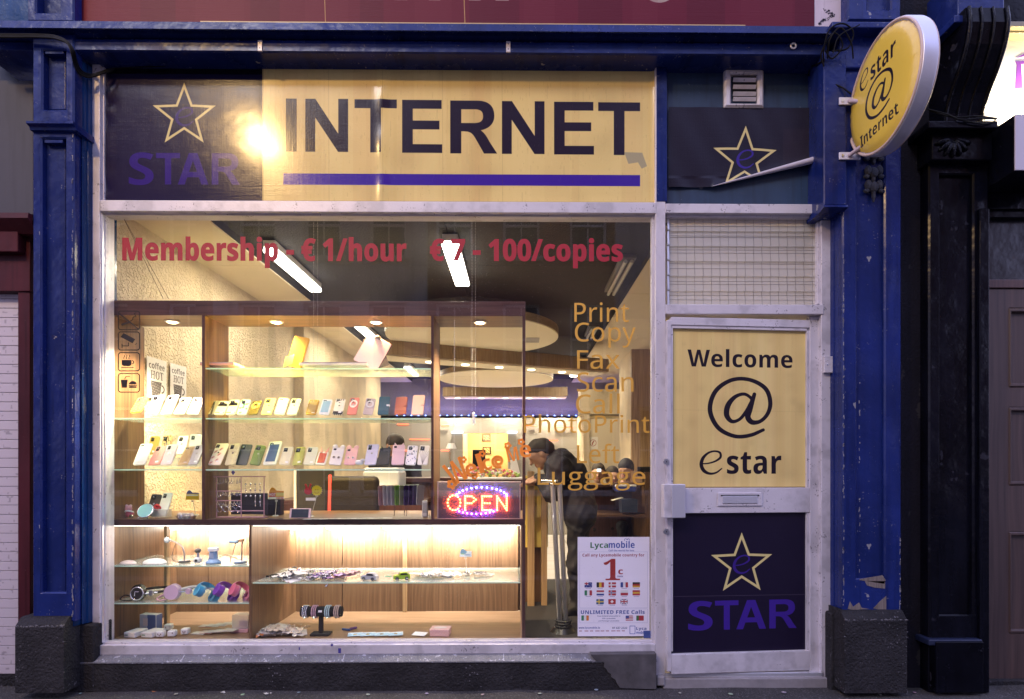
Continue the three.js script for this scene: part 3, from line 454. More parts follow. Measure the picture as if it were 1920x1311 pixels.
function star(x, cx, cy, R, lw, c, rot = 0) { x.beginPath(); for (let i = 0; i < 10; i++) { const a = -Math.PI / 2 + rot + i * Math.PI / 5, r = i % 2 ? R * .42 : R; x[i ? 'lineTo' : 'moveTo'](cx + Math.cos(a) * r, cy + Math.sin(a) * r); } x.closePath(); x.strokeStyle = c; x.lineWidth = lw; x.lineJoin = 'miter'; x.stroke(); }
function fit(x, t, x0, y0, x1, y1, font = 'bold 200px sans-serif', c = INK) { // text stretched so that its ink fills a box
  x.font = font; x.textBaseline = 'alphabetic'; x.textAlign = 'left'; const m = x.measureText(t), a = m.actualBoundingBoxLeft, w = m.actualBoundingBoxRight + a, h = m.actualBoundingBoxAscent + m.actualBoundingBoxDescent;
  x.save(); x.translate(x0, y0); x.scale((x1 - x0) / w, (y1 - y0) / h); x.fillStyle = c; x.fillText(t, a, m.actualBoundingBoxAscent); x.restore();
}
// heavy grotesque capitals as paths in a unit box (the sign's own lettering)
const CAPS = {
  I: (x, w, h) => { x.rect(0, 0, w, h); },
  N: (x, w, h) => { const s = w * .23; x.moveTo(0, 0); x.lineTo(s * 1.02, 0); x.lineTo(w - s, h * .66); x.lineTo(w - s, 0); x.lineTo(w, 0); x.lineTo(w, h); x.lineTo(w - s * 1.02, h); x.lineTo(s, h * .35); x.lineTo(s, h); x.lineTo(0, h); x.closePath(); },
  T: (x, w, h) => { const s = w * .255; x.moveTo(0, 0); x.lineTo(w, 0); x.lineTo(w, h * .165); x.lineTo((w + s) / 2, h * .165); x.lineTo((w + s) / 2, h); x.lineTo((w - s) / 2, h); x.lineTo((w - s) / 2, h * .165); x.lineTo(0, h * .165); x.closePath(); },
  E: (x, w, h) => { const s = w * .265, t = h * .165; x.moveTo(0, 0); x.lineTo(w * .985, 0); x.lineTo(w * .985, t); x.lineTo(s, t); x.lineTo(s, h * .39); x.lineTo(w * .93, h * .39); x.lineTo(w * .93, h * .39 + t); x.lineTo(s, h * .39 + t); x.lineTo(s, h - t); x.lineTo(w, h - t); x.lineTo(w, h); x.lineTo(0, h); x.closePath(); },
  R: (x, w, h) => { const s = w * .235, t = h * .165; x.moveTo(0, 0); x.lineTo(w * .58, 0); x.bezierCurveTo(w * .84, 0, w * .94, h * .12, w * .94, h * .285); x.bezierCurveTo(w * .94, h * .44, w * .82, h * .53, w * .65, h * .56); x.bezierCurveTo(w * .73, h * .61, w * .78, h * .68, w * .84, h * .78); x.lineTo(w, h); x.lineTo(w * .72, h); x.lineTo(w * .56, h * .75); x.bezierCurveTo(w * .47, h * .6, w * .42, h * .585, w * .3, h * .582); x.lineTo(s, h * .582); x.lineTo(s, h); x.lineTo(0, h); x.closePath(); x.moveTo(s, t); x.lineTo(s, h * .425); x.lineTo(w * .5, h * .425); x.bezierCurveTo(w * .65, h * .425, w * .7, h * .38, w * .7, h * .295); x.bezierCurveTo(w * .7, h * .2, w * .64, t, w * .52, t); x.closePath(); },
  A: (x, w, h) => { x.moveTo(w * .36, 0); x.lineTo(w * .64, 0); x.lineTo(w, h); x.lineTo(w * .77, h); x.lineTo(w * .69, h * .77); x.lineTo(w * .305, h * .77); x.lineTo(w * .225, h); x.lineTo(0, h); x.closePath(); x.moveTo(w * .497, h * .235); x.lineTo(w * .366, h * .6); x.lineTo(w * .628, h * .6); x.closePath(); },
};
function cap(x, ch, x0, y0, x1, y1, c) { x.save(); x.translate(x0, y0); x.beginPath(); CAPS[ch](x, x1 - x0, y1 - y0); x.fillStyle = c; x.fill('evenodd'); x.restore(); }
function starWord(x, x0, y0, x1, y1, c) { const w = x1 - x0; fit(x, 'S', x0, y0 - 2, x0 + w * .225, y1 + 2, 'bold 200px sans-serif', c); x.lineJoin = 'round'; cap(x, 'T', x0 + w * .245, y0, x0 + w * .46, y1, c); cap(x, 'A', x0 + w * .44, y0, x0 + w * .715, y1, c); cap(x, 'R', x0 + w * .745, y0, x1, y1, c); }
const vinylB = dtex(512, (u, v) => { const a = fbm(u, v, 5, 4, 300), b = noise(u, v, 130, 301) * .10 + noise(u, v, 4, 302, 200) * .07 + noise(u, v, 200, 303, 4) * .07; return [a * .16 + b * 1.3, 0, 0].map((q, i, l) => l[0]); }, false, 1);
const creaseB = (scale) => { const t = vinylB.clone(); t.repeat.set(scale, scale); t.needsUpdate = true; return t; };
// fading, run marks and grubby edges of old vinyl
function weather(x, w, h, s) {
  let k = s * 7919 + 1; const r = () => { k = (k * 1664525 + 1013904223) >>> 0; return k / 4294967296; };
  for (let i = 0; i < 46; i++) { const a = r() * w; x.fillStyle = i % 2 ? `rgba(196,158,96,${.05 + .08 * r()})` : `rgba(236,216,150,${.04 + .07 * r()})`; const ww = 6 + r() * 90; x.fillRect(a, 0, ww, h); }
  for (let i = 0; i < 60; i++) { const ex = r() * w, ey = r() * h, er = 20 + r() * 90, gr = x.createRadialGradient(ex, ey, 1, ex, ey, er); gr.addColorStop(0, `rgba(120,96,60,${.04 + .06 * r()})`); gr.addColorStop(1, 'rgba(120,96,60,0)'); x.fillStyle = gr; x.fillRect(ex - er, ey - er, 2 * er, 2 * er); }
  for (let i = 0; i < 60; i++) { const a = r() * w, b = r() * h, l = 10 + r() * 70; x.fillStyle = `rgba(100,80,50,${.06 + .1 * r()})`; x.fillRect(a, b, 1 + r() * 1.5, l); }
  for (const [p, q, ww, hh] of [[0, 0, w, 5], [0, h - 7, w, 7], [0, 0, 5, h], [w - 5, 0, 5, h]]) { x.fillStyle = 'rgba(80,62,45,.28)'; x.fillRect(p, q, ww, hh); }
  for (let i = 0; i < 500; i++) { x.fillStyle = `rgba(70,55,40,${.2 * r()})`; x.fillRect(r() * w, r() * h, 1 + r() * 2, 1 + r() * 2); }
}
const vinyl = (map, rough = .3) => phy({ map, roughness: rough, specularIntensity: .3, clearcoat: .55, clearcoatRoughness: .115, bumpMap: creaseB(2.2), bumpScale: .0016 });
// a printed skin: a sheet bent gently by noise, with uv over its rectangle
function skin(w, h, amp, s, nx = 60, ny = 20, extra) {
  const g = new THREE.PlaneGeometry(w, h, nx, ny), p = g.attributes.position;
  for (let i = 0; i < p.count; i++) { const u = p.getX(i) / w + .5, v = p.getY(i) / h + .5, ed = Math.min(u, 1 - u, v * .5, (1 - v) * .5); p.setZ(i, amp * (fbm(u, v * h / w, 6, 3, s) - .5) * 2 * sstep(0, .03, ed) + (extra ? extra(u, v) : 0)); }
  g.computeVertexNormals(); return g;
}
{ // INTERNET: 1 px of the photograph = 1.6 px of the canvas; the sign is two vinyl sheets
  const zs = -.03;
  const a = rect([199, 122, 492, 379], zs), b = rect([492, 118, 1231, 381], zs);
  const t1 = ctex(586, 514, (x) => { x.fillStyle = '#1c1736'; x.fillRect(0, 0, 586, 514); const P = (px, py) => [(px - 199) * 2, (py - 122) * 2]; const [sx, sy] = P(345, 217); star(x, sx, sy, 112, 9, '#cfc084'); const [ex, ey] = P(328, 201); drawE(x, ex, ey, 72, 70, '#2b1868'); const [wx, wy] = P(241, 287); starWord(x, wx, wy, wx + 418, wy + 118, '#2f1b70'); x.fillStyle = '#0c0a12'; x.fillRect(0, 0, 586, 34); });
  const t2 = ctex(1478, 526, (x) => {
    x.fillStyle = YEL; x.fillRect(0, 0, 1478, 526); weather(x, 1478, 526, 3); const P = (px, py) => [(px - 492) * 2, (py - 118) * 2];
    for (const [c, x0, x1] of [['I', 536, 556], ['N', 572, 652], ['T', 664, 743], ['E', 753, 828], ['R', 843, 931], ['N', 940, 1020], ['E', 1038, 1113], ['T', 1121, 1200]]) { const k = (x0 - 536) / 664 * 4, [p, q] = P(x0, 187 + k), [r, s] = P(x1, 286 + k); cap(x, c, p, q, r, s, '#221a2c'); }
    const [lx, ly] = P(531, 327); x.fillStyle = PUR; x.fillRect(lx, ly, 1338, 42);
    // a scrap of grey tape that someone cut as an L-shaped silhouette
    x.fillStyle = 'rgba(150,145,120,.8)'; x.beginPath(); [[1170, 284], [1204, 285], [1213, 310], [1203, 315], [1196, 303], [1178, 306]].forEach(([p, q], i) => x[i ? 'lineTo' : 'moveTo'](...P(p, q))); x.closePath(); x.fill();
    let k = 5; for (let i = 0; i < 900; i++) { k = (k * 1664525 + 1013904223) >>> 0; const px = k % 1478; k = (k * 1664525 + 1013904223) >>> 0; const py = k % 526; x.fillStyle = i % 3 ? 'rgba(120,95,40,.10)' : 'rgba(255,245,210,.12)'; x.fillRect(px, py, 1 + i % 3, 1 + i % 17); }
    x.strokeStyle = 'rgba(110,90,50,.35)'; x.lineWidth = 1; for (const px of [716, 828, 940, 615]) { const [p] = P(px, 0); x.beginPath(); x.moveTo(p, 0); x.lineTo(p + 3, 526); x.stroke(); }
  });
  const o = thing('internet_sign', 'long yellow vinyl sign reading INTERNET with a dark star panel', 'sign', V((a.x0 + b.x1) / 2, a.y0, zs));
  part(o, 'star_panel', skin(a.x1 - a.x0, a.y1 - a.y0, .0006, 310, 80, 60, (u, v) => (u < .06 ? .002 * Math.sin(v * 23 + 3 * Math.sin(v * 9)) * (1 - u / .06) : 0)), vinyl(t1, .19), V((a.x0 + a.x1) / 2, (a.y0 + a.y1) / 2, zs).sub(o.position));
  part(o, 'internet_panel', skin(b.x1 - b.x0, b.y1 - b.y0, .0009, 311, 160, 50, (u, v) => .006 * Math.exp(-(((u - .302) / .012) ** 2)) * (.4 + .6 * Math.sin(v * 9 + 1) ** 2) + (u > .985 ? (u - .985) * .8 : 0)), vinyl(t2, .2), V((b.x0 + b.x1) / 2, (b.y0 + b.y1) / 2, zs + .0015).sub(o.position));
  bx(o, 'backing', M.plasticblack, [199, 116, 1230, 379], zs - .02, zs - .06, 0);
}
{ // red fascia above
  const o = thing('fascia_sign', 'dark red fascia sign above the cornice with a pale end panel', 'sign', W(900, 20, .06)), q = rect([139, -70, 1527, 45], .06);
  const t = ctex(2048, 170, (x) => { x.fillStyle = '#5c1426'; x.fillRect(0, 0, 2048, 170); const K = 2048 / 1388, P = (px, py) => [(px - 139) * K, (py + 70) * K]; x.fillStyle = '#9a8780'; for (const [a, b] of [[490, 518], [545, 575], [640, 662], [690, 712], [735, 760], [800, 822], [875, 897], [925, 950]]) { x.beginPath(); x.rect(...P(a, -30), (b - a) * K, 31.2 * K); x.fill(); } x.strokeStyle = '#9a8780'; x.lineWidth = 16; for (const px of [328, 1233]) { const [a, b] = P(px, -34); x.beginPath(); x.arc(a, b, 46, .3, Math.PI - .3); x.stroke(); } x.strokeStyle = '#b0995a'; x.lineWidth = 2; for (const px of [604, 865]) { const [a] = P(px, 0); x.beginPath(); x.moveTo(a, 60); x.lineTo(a + 4, 170); x.stroke(); }
    for (let i = 0; i < 14; i++) { x.fillStyle = i % 2 ? 'rgba(40,0,10,.16)' : 'rgba(120,60,60,.12)'; x.fillRect(i * 151 + 30, 0, 60 + (i * 37) % 90, 170); } });
  part(o, 'red_board', sheet(q.x1 - q.x0, q.y1 - q.y0), phy({ map: t, roughness: .5, specularIntensity: .35, bumpMap: creaseB(1.2), bumpScale: .002 }), V((q.x0 + q.x1) / 2, (q.y0 + q.y1) / 2, .062).sub(o.position));
  bx(o, 'end_board', std({ map: paintTex([.62, .54, .60], [.5, .43, .47], [.2, .18, .2], .2, .4, 512, 1, 320), roughness: .6 }), [1526, -70, 1588, 51], .058, .02, .002); bx(o, 'white_strip', plain(.6, .53, .5), [1398, 40, 1527, 51], .0585, .02, .002);
  bx(o, 'gold_strip', plain(.42, .30, .12, .4), [375, 42.5, 1398, 48.5], .066, .02, .002); bx(o, 'backing', M.darkwall, [139, -70, 1590, 40], .018, -.1, 0);
  const sm = []; for (let i = 0; i < 40; i++) { const a = i / 40, p = W(1546 + 14 * Math.sin(a * 5.2) + rr(-3, 3) + a * 6, 20 + a * 26 + rr(-3, 3), .0585); sm.push(new THREE.BoxGeometry(rr(.004, .014), rr(.002, .01), .001).rotateZ(rr(-1, 1)).translate(p.x - o.position.x, p.y - o.position.y, .059 - o.position.z)); } part(o, 'scrawl', merge(sm), plain(.04, .035, .05));
}
{ // small peeling star sign
  const z = -.03, q = rect([1253, 202, 1533, 352], z), w = q.x1 - q.x0, h = q.y1 - q.y0;
  const t = ctex(1120, 600, (x) => { x.fillStyle = '#1a1526'; x.fillRect(0, 0, 1120, 600); const P = (px, py) => [(px - 1253) * 4, (py - 202) * 4]; star(x, ...P(1396, 299), 226, 17, '#cfc084', .03); const [a, b] = P(1380, 281); drawE(x, a, b, 138, 140, '#352288'); x.fillStyle = 'rgba(90,60,60,.12)'; x.fillRect(860, 160, 200, 380); });
  const g = new THREE.PlaneGeometry(w, h, 90, 60), p = g.attributes.position;
  // the lower right corner has come away along a slanting line and rolled up towards the street
  const A = W(1335, 352, z), B = W(1540, 304, z), cx = (q.x0 + q.x1) / 2, cy = (q.y0 + q.y1) / 2, dir = V(B.x - A.x, B.y - A.y, 0).normalize(), nrm = V(dir.y, -dir.x, 0), R = .016;
  for (let i = 0; i < p.count; i++) {
    const x = p.getX(i) + cx, y = p.getY(i) + cy, d = (x - A.x) * nrm.x + (y - A.y) * nrm.y, rip = .002 * Math.sin(x * 31 + y * 17) * (y < q.y0 + .06 ? 2 : .6);
    if (d <= 0) { p.setZ(i, rip + .012 * Math.exp(d * 40) * (x > A.x ? 1 : .3)); continue; }
    p.setXYZ(i, x - nrm.x * d - cx, y - nrm.y * d - cy, .012 + rip);
  }
  g.computeVertexNormals();
  const o = thing('star_sign', 'small dark star sign above the door with its lower corner curling away', 'sign', V(cx, q.y0, z));
  part(o, 'vinyl_sheet', g, phy({ map: t, roughness: .36, specularIntensity: .35, clearcoat: .2, clearcoatRoughness: .25, bumpMap: creaseB(2), bumpScale: .003 }), V(cx, cy, z + .003).sub(o.position));
  { // the rolled-up paper back of the loose corner, a cone that opens towards the street side
    const pp = [], ix = [], n = 24, m = 26; for (let j = 0; j <= n; j++) for (let i = 0; i <= m; i++) { const t = j / n, R2 = .002 + .021 * t, a = -1.2 + i / m * 7.0, r = R2 * (1 - .25 * i / m), c = A.clone().lerp(B, t); pp.push(c.x + nrm.x * (r * Math.sin(a) - R2 * .4) - o.position.x, c.y + nrm.y * (r * Math.sin(a) - R2 * .4) - o.position.y, .016 + R2 - r * Math.cos(a)); if (j < n && i < m) { const k = j * (m + 1) + i; ix.push(k, k + m + 1, k + m + 2, k, k + m + 2, k + 1); } }
    const c = new THREE.BufferGeometry(); c.setAttribute('position', new THREE.Float32BufferAttribute(pp, 3)); c.setIndex(ix); c.computeVertexNormals(); part(o, 'rolled_corner', c, std({ color: L(.5, .46, .52), roughness: .5 }));
  }
}
{ // round projecting sign
  const c = W(1650, 152, .42); const R = .292;
  const o = thing('round_sign', 'round yellow projecting sign reading estar Internet with an at symbol', 'sign', V(1.878, 3.165, .38));
  const t = ctex(1024, 1024, (x) => { x.fillStyle = '#e3c24a'; x.fillRect(0, 0, 1024, 1024); drawE(x, 205, 165, 150, 190, INK); fit(x, 'star', 385, 190, 760, 345, 'bold 200px sans-serif'); drawAt(x, 300, 370, 430, 380, INK); fit(x, 'Internet', 205, 790, 790, 900, 'bold 200px sans-serif'); });
  const pos = (r, y) => r; // faces look along -x and +x
  const mk = (sgn) => { // a shallow dome, its crinkled rim turned down
    const g = new THREE.CircleGeometry(1, 72), n = 10, pp = [], uv = [], idx = [];
    for (let j = 0; j <= n; j++) for (let i = 0; i <= 72; i++) { const a = i / 72 * 2 * Math.PI, r = j / n, cr = r > .8 ? .004 * Math.sin(i * 2.9) * (r - .8) * 5 : 0; pp.push(Math.cos(a) * r * R, Math.sin(a) * r * R, .03 * Math.sqrt(Math.max(0, 1 - Math.pow(r, 7))) + cr); uv.push(.5 + .5 * Math.cos(a) * r / .93, .5 + .5 * Math.sin(a) * r / .93); if (j < n && i < 72) { const k = j * 73 + i; idx.push(k, k + 73, k + 74, k, k + 74, k + 1); } }
    const h = new THREE.BufferGeometry(); h.setAttribute('position', new THREE.Float32BufferAttribute(pp, 3)); h.setAttribute('uv', new THREE.Float32BufferAttribute(uv, 2)); h.setIndex(idx); h.computeVertexNormals(); h.rotateY(sgn * Math.PI / 2); h.translate(sgn * .026, 0, 0); return h;
  };
  t.wrapS = t.wrapT = THREE.ClampToEdgeWrapping;
  const face = phy({ map: t, roughness: .32, clearcoat: .5, clearcoatRoughness: .2, bumpMap: creaseB(2), bumpScale: .002 });
  part(o, 'face', mk(-1), face); part(o, 'face', mk(1), face);
  const rim = new THREE.LatheGeometry([[R - .012, -.036], [R + .005, -.036], [R + .008, -.03], [R + .008, .03], [R + .005, .036], [R - .012, .036]].map((p) => new THREE.Vector2(...p)), 96); rim.rotateZ(Math.PI / 2); part(o, 'rim', rim, std({ color: L(.62, .62, .7), metalness: .55, roughness: .35 }));
  for (const s of [-1, 1]) part(o, 'rim_ring', new THREE.TorusGeometry(R - .001, .007, 10, 90).rotateY(Math.PI / 2).translate(s * .037, 0, 0), plain(.55, .42, .36, .4));
  const foil = []; for (let i = 0; i < 60; i++) { const a = i / 60 * 2 * Math.PI, g = new THREE.BoxGeometry(.004, .03, .02).rotateX(rr(-.4, .4)).rotateY(rr(-.6, .6)); g.translate(0, R * .95, 0); g.applyMatrix4(new THREE.Matrix4().makeRotationX(a)); g.translate(-.078, 0, 0); foil.push(g); }
    const br = thing('sign_bracket', 'pair of white steel wall brackets holding the round projecting sign', 'bracket', W(1593, 240, .14));
  for (const [x, y, xe, ye] of [[1592, 189, 1604, 192], [1592, 292, 1622, 262]]) { const p = bx(br, 'plate', plain(.62, .6, .68, .4), [x - 18, y - 7, x + 22, y + 7], .145, .136, .003); for (const d of [-.042, .048]) part(p, 'bolt', new THREE.CylinderGeometry(.007, .007, .006, 8).rotateX(Math.PI / 2), M.steel, V(d, 0, .006)); const a = W(x, y, .145), b = V(1.86, W(xe, ye, .25).y, .25); part(br, 'arm', rod(a.sub(br.position), b.sub(br.position), .011, 12), plain(.45, .36, .38, .5)); }
}
{ // door posters
  const A = [1262, 617, 1515, 914], B = [1260, 963, 1514, 1223];
  const put = (name, label, r, map, rough) => {
    const xm = (r[0] + r[2]) / 2, ym = (r[1] + r[3]) / 2, x0 = DP(r[0], ym, -.02).x, x1 = DP(r[2], ym, -.02).x, y0 = DP(xm, r[3], -.02).y, y1 = DP(xm, r[1], -.02).y;
    const g = part(door, name, rbox(x1 - x0 + .01, y1 - y0 + .01, .01, 0), M.plasticblack, V((x0 + x1) / 2, (y0 + y1) / 2, -.03)); g.userData.label = label;
    part(g, 'print', skin(x1 - x0, y1 - y0, .0012, 330, 40, 40), phy({ map, roughness: rough, specularIntensity: .4, clearcoat: .2, clearcoatRoughness: .15, bumpMap: creaseB(2), bumpScale: .0012 }), V(0, 0, .0075));
  };
  put('upper_panel', 'yellow door panel reading Welcome @ estar', A, ctex(1012, 1188, (x) => { x.fillStyle = YEL; x.fillRect(0, 0, 1012, 1188); weather(x, 1012, 1188, 8); const P = (a, b) => [(a - 1262) * 4, (b - 617) * 4]; fit(x, 'Welcome', ...P(1289, 655), ...P(1486, 689)); const [p, q] = P(1327, 709); drawAt(x, p, q, 482, 446, INK); const [e, f] = P(1311, 845); drawE(x, e, f, 178, 178, INK); fit(x, 'star', ...P(1362, 848), ...P(1465, 889)); x.strokeStyle = 'rgba(120,95,50,.3)'; x.beginPath(); x.moveTo(0, 610); x.lineTo(1012, 618); x.stroke(); }), .4);
  put('lower_panel', 'black door panel with yellow star and purple STAR', B, ctex(1016, 1040, (x) => { x.fillStyle = '#19122a'; x.fillRect(0, 0, 1016, 1040); const P = (a, b) => [(a - 1260) * 4, (b - 963) * 4]; star(x, ...P(1390, 1059), 216, 18, '#d3c483'); const [e, f] = P(1373, 1041); drawE(x, e, f, 138, 140, '#37207c'); const [a, b] = P(1290, 1126); starWord(x, a, b, a + 816, b + 218, '#3a2187'); x.strokeStyle = 'rgba(150,140,150,.5)'; x.lineWidth = 2; x.beginPath(); x.moveTo(0, 614); x.lineTo(1016, 618); x.stroke(); }), .4);
}
// ---------------------------------------------------------------- lettering on the window glass
const ZG = -.041;
function lettering(name, label, text, font, [x0, y0, x1, y1], m, bold) {
  const q = rect([x0, y0, x1, y1], ZG), o = thing(name, label, 'window lettering', V((q.x0 + q.x1) / 2, q.y0, ZG)), gs = []; let adv = 0, k = 100 / font.data.resolution;
  for (const ch of text) { const gl = font.data.glyphs[ch]; if (ch !== ' ') { const g = new THREE.ExtrudeGeometry(font.generateShapes(ch, 100), { depth: 1, bevelEnabled: !!bold, bevelSize: 2.6, bevelThickness: .01, bevelSegments: 1, curveSegments: 8 }); g.translate(adv, 0, 0); gs.push(g); } adv += gl.ha * k; }
  const bb = new THREE.Box3(); for (const g of gs) { g.computeBoundingBox(); bb.union(g.boundingBox); }
  const sx = (q.x1 - q.x0) / (bb.max.x - bb.min.x), sy = (q.y1 - q.y0) / (bb.max.y - bb.min.y);
  for (const g of gs) { g.translate(-bb.min.x, -bb.min.y, 0); g.scale(sx, sy, .0006); g.translate(q.x0 - o.position.x, 0, 0); g.computeVertexNormals(); part(o, 'letter', g, m); }
  return o;
}
const RED = plain(.34, .006, .022, .6), ORA = plain(.66, .36, .05, .5), ORW = std({ color: L(.92, .28, .03), roughness: .5 });
lettering('window_lettering', 'red window lettering Membership - € 1/hour at the top of the pane', 'Membership - € 1/hour', fontBold, [229, 444, 762, 503], RED, true);
lettering('window_lettering', 'red window lettering € 7 - 100/copies at the top of the pane', '€ 7 - 100/copies', fontBold, [806, 446, 1168, 503], RED, true);
for (const [t, r] of [['Print', [1077, 567, 1179, 604]], ['Copy', [1078, 605, 1192, 652]], ['Fax', [1082, 657, 1162, 692]], ['Scan', [1082, 698, 1188, 735]], ['Call', [1080, 738, 1162, 776]], ['PhotoPrint', [982, 777, 1218, 812]], ['Left', [1082, 832, 1161, 869]], ['Luggage', [1008, 877, 1210, 920]]]) lettering('window_lettering', `orange window lettering reading ${t} in the column by the mullion`, t, fontReg, r, ORA);
{ // Welcome sticker, letters dancing up a slope, with flowers
  const o = thing('welcome_sticker', 'orange Welcome sticker with small flowers on the glass above the lit sign', 'sticker', W(915, 870, ZG));
  for (const [ch, x, y, h, a] of [['W', 856, 884, 44, .5], ['e', 884, 882, 25, .35], ['l', 900, 869, 38, .28], ['c', 913, 871, 22, .3], ['M', 961, 852, 26, .22], ['e', 985, 846, 24, .15]]) {
    const g = new THREE.ExtrudeGeometry(fontBold.generateShapes(ch, 10), { depth: .4, bevelEnabled: false, curveSegments: 8 }); g.computeBoundingBox(); const b = g.boundingBox, s = h / 330 / (b.max.y - b.min.y); g.translate(-(b.min.x + b.max.x) / 2, -(b.min.y + b.max.y) / 2, 0); g.scale(s * (ch === 'W' ? .7 : ch === 'M' ? .8 : ch === 'l' ? 1.3 : 1.05), s, .0015); g.rotateZ(a); part(o, 'letter', g, ORW, W(x, y, ZG).sub(o.position));
  }
  const sp = []; for (let i = 0; i <= 40; i++) { const t = i / 40, a = t * 11.5; sp.push(V(Math.cos(a) * (.005 + .032 * t), Math.sin(a) * (.005 + .031 * t), 0)); } part(o, 'letter', tubeG(sp, .0095, 80, 6).scale(1, 1, .08), ORW, W(934, 865, ZG).sub(o.position));
  for (const [x, y, r] of [[847, 908, .028], [869, 862, .019], [904, 851, .019], [890, 894, .017], [952, 836, .021], [977, 829, .02]]) { const s = new THREE.Shape(); for (let i = 0; i <= 60; i++) { const a = i / 60 * 2 * Math.PI, q = r * (.78 + .3 * Math.abs(Math.cos(a * 2.5))); s[i ? 'lineTo' : 'moveTo'](Math.cos(a) * q, Math.sin(a) * q); } const h = new THREE.Path(); h.absarc(0, 0, r * .3, 0, 7, true); s.holes.push(h); part(o, 'flower', new THREE.ExtrudeGeometry(s, { depth: .0006, bevelEnabled: false, curveSegments: 10 }), ORW, W(x, y, ZG).sub(o.position)); }
}
{ // pictogram stickers
  const box = (x) => { x.strokeStyle = '#fff'; x.lineWidth = 9; x.beginPath(); x.roundRect(8, 8, 184, 184, 24); x.stroke(); x.fillStyle = '#fff'; };
  const pics = [
    ['no smoking', 582, 620, (x) => { x.lineWidth = 12; x.beginPath(); x.moveTo(14, 30); x.lineTo(180, 182); x.stroke(); x.save(); x.translate(70, 130); x.rotate(-.35); x.fillRect(-38, -9, 76, 18); x.restore(); x.lineWidth = 7; x.beginPath(); x.moveTo(110, 105); x.bezierCurveTo(150, 95, 120, 70, 150, 62); x.bezierCurveTo(180, 55, 120, 35, 165, 22); x.stroke(); }],
    ['security camera', 621, 658, (x) => { x.save(); x.translate(105, 78); x.rotate(.55); x.fillRect(-75, -22, 120, 46); x.restore(); x.lineWidth = 7; x.beginPath(); x.moveTo(40, 130); x.lineTo(40, 170); x.moveTo(40, 150); x.lineTo(95, 150); x.lineTo(95, 115); x.stroke(); x.lineWidth = 4; x.beginPath(); x.arc(150, 120, 16, 0, 1.4); x.stroke(); }],
    ['hot drink', 660, 697, (x) => { x.beginPath(); x.roundRect(38, 82, 84, 62, [2, 2, 24, 24]); x.fill(); x.lineWidth = 8; x.beginPath(); x.arc(126, 104, 16, -1.5, 1.5); x.stroke(); x.fillRect(32, 154, 110, 8); x.lineWidth = 5; for (const k of [58, 80, 102]) { x.beginPath(); x.moveTo(k, 72); x.bezierCurveTo(k - 10, 58, k + 10, 48, k, 34); x.stroke(); } }],
    ['drink and burger', 699, 737, (x) => { x.beginPath(); x.moveTo(30, 70); x.lineTo(88, 70); x.lineTo(82, 148); x.lineTo(36, 148); x.fill(); x.lineWidth = 6; x.beginPath(); x.moveTo(62, 66); x.lineTo(74, 38); x.lineTo(110, 36); x.stroke(); x.beginPath(); x.arc(134, 116, 34, Math.PI, 0); x.fill(); x.fillRect(98, 122, 72, 8); x.beginPath(); x.roundRect(100, 134, 68, 16, 7); x.fill(); }],
  ];
  for (const [n, y0, y1, f] of pics) { const t = ctex(200, 200, (x) => { x.fillStyle = '#000'; x.fillRect(0, 0, 200, 200); box(x); x.strokeStyle = x.fillStyle = '#fff'; f(x); }, false), q = rect([220, y0, 263, y1], ZG), o = part(scene, numbered('pictogram_sticker'), sheet(q.x1 - q.x0, q.y1 - q.y0), std({ color: L(.012, .008, .012), alphaMap: t, transparent: true, roughness: .6 }), V((q.x0 + q.x1) / 2, (q.y0 + q.y1) / 2, ZG)); o.userData = { label: `square black ${n} pictogram sticker on the glass`, category: 'sticker', group: 'pictogram stickers down the window edge' }; }
}
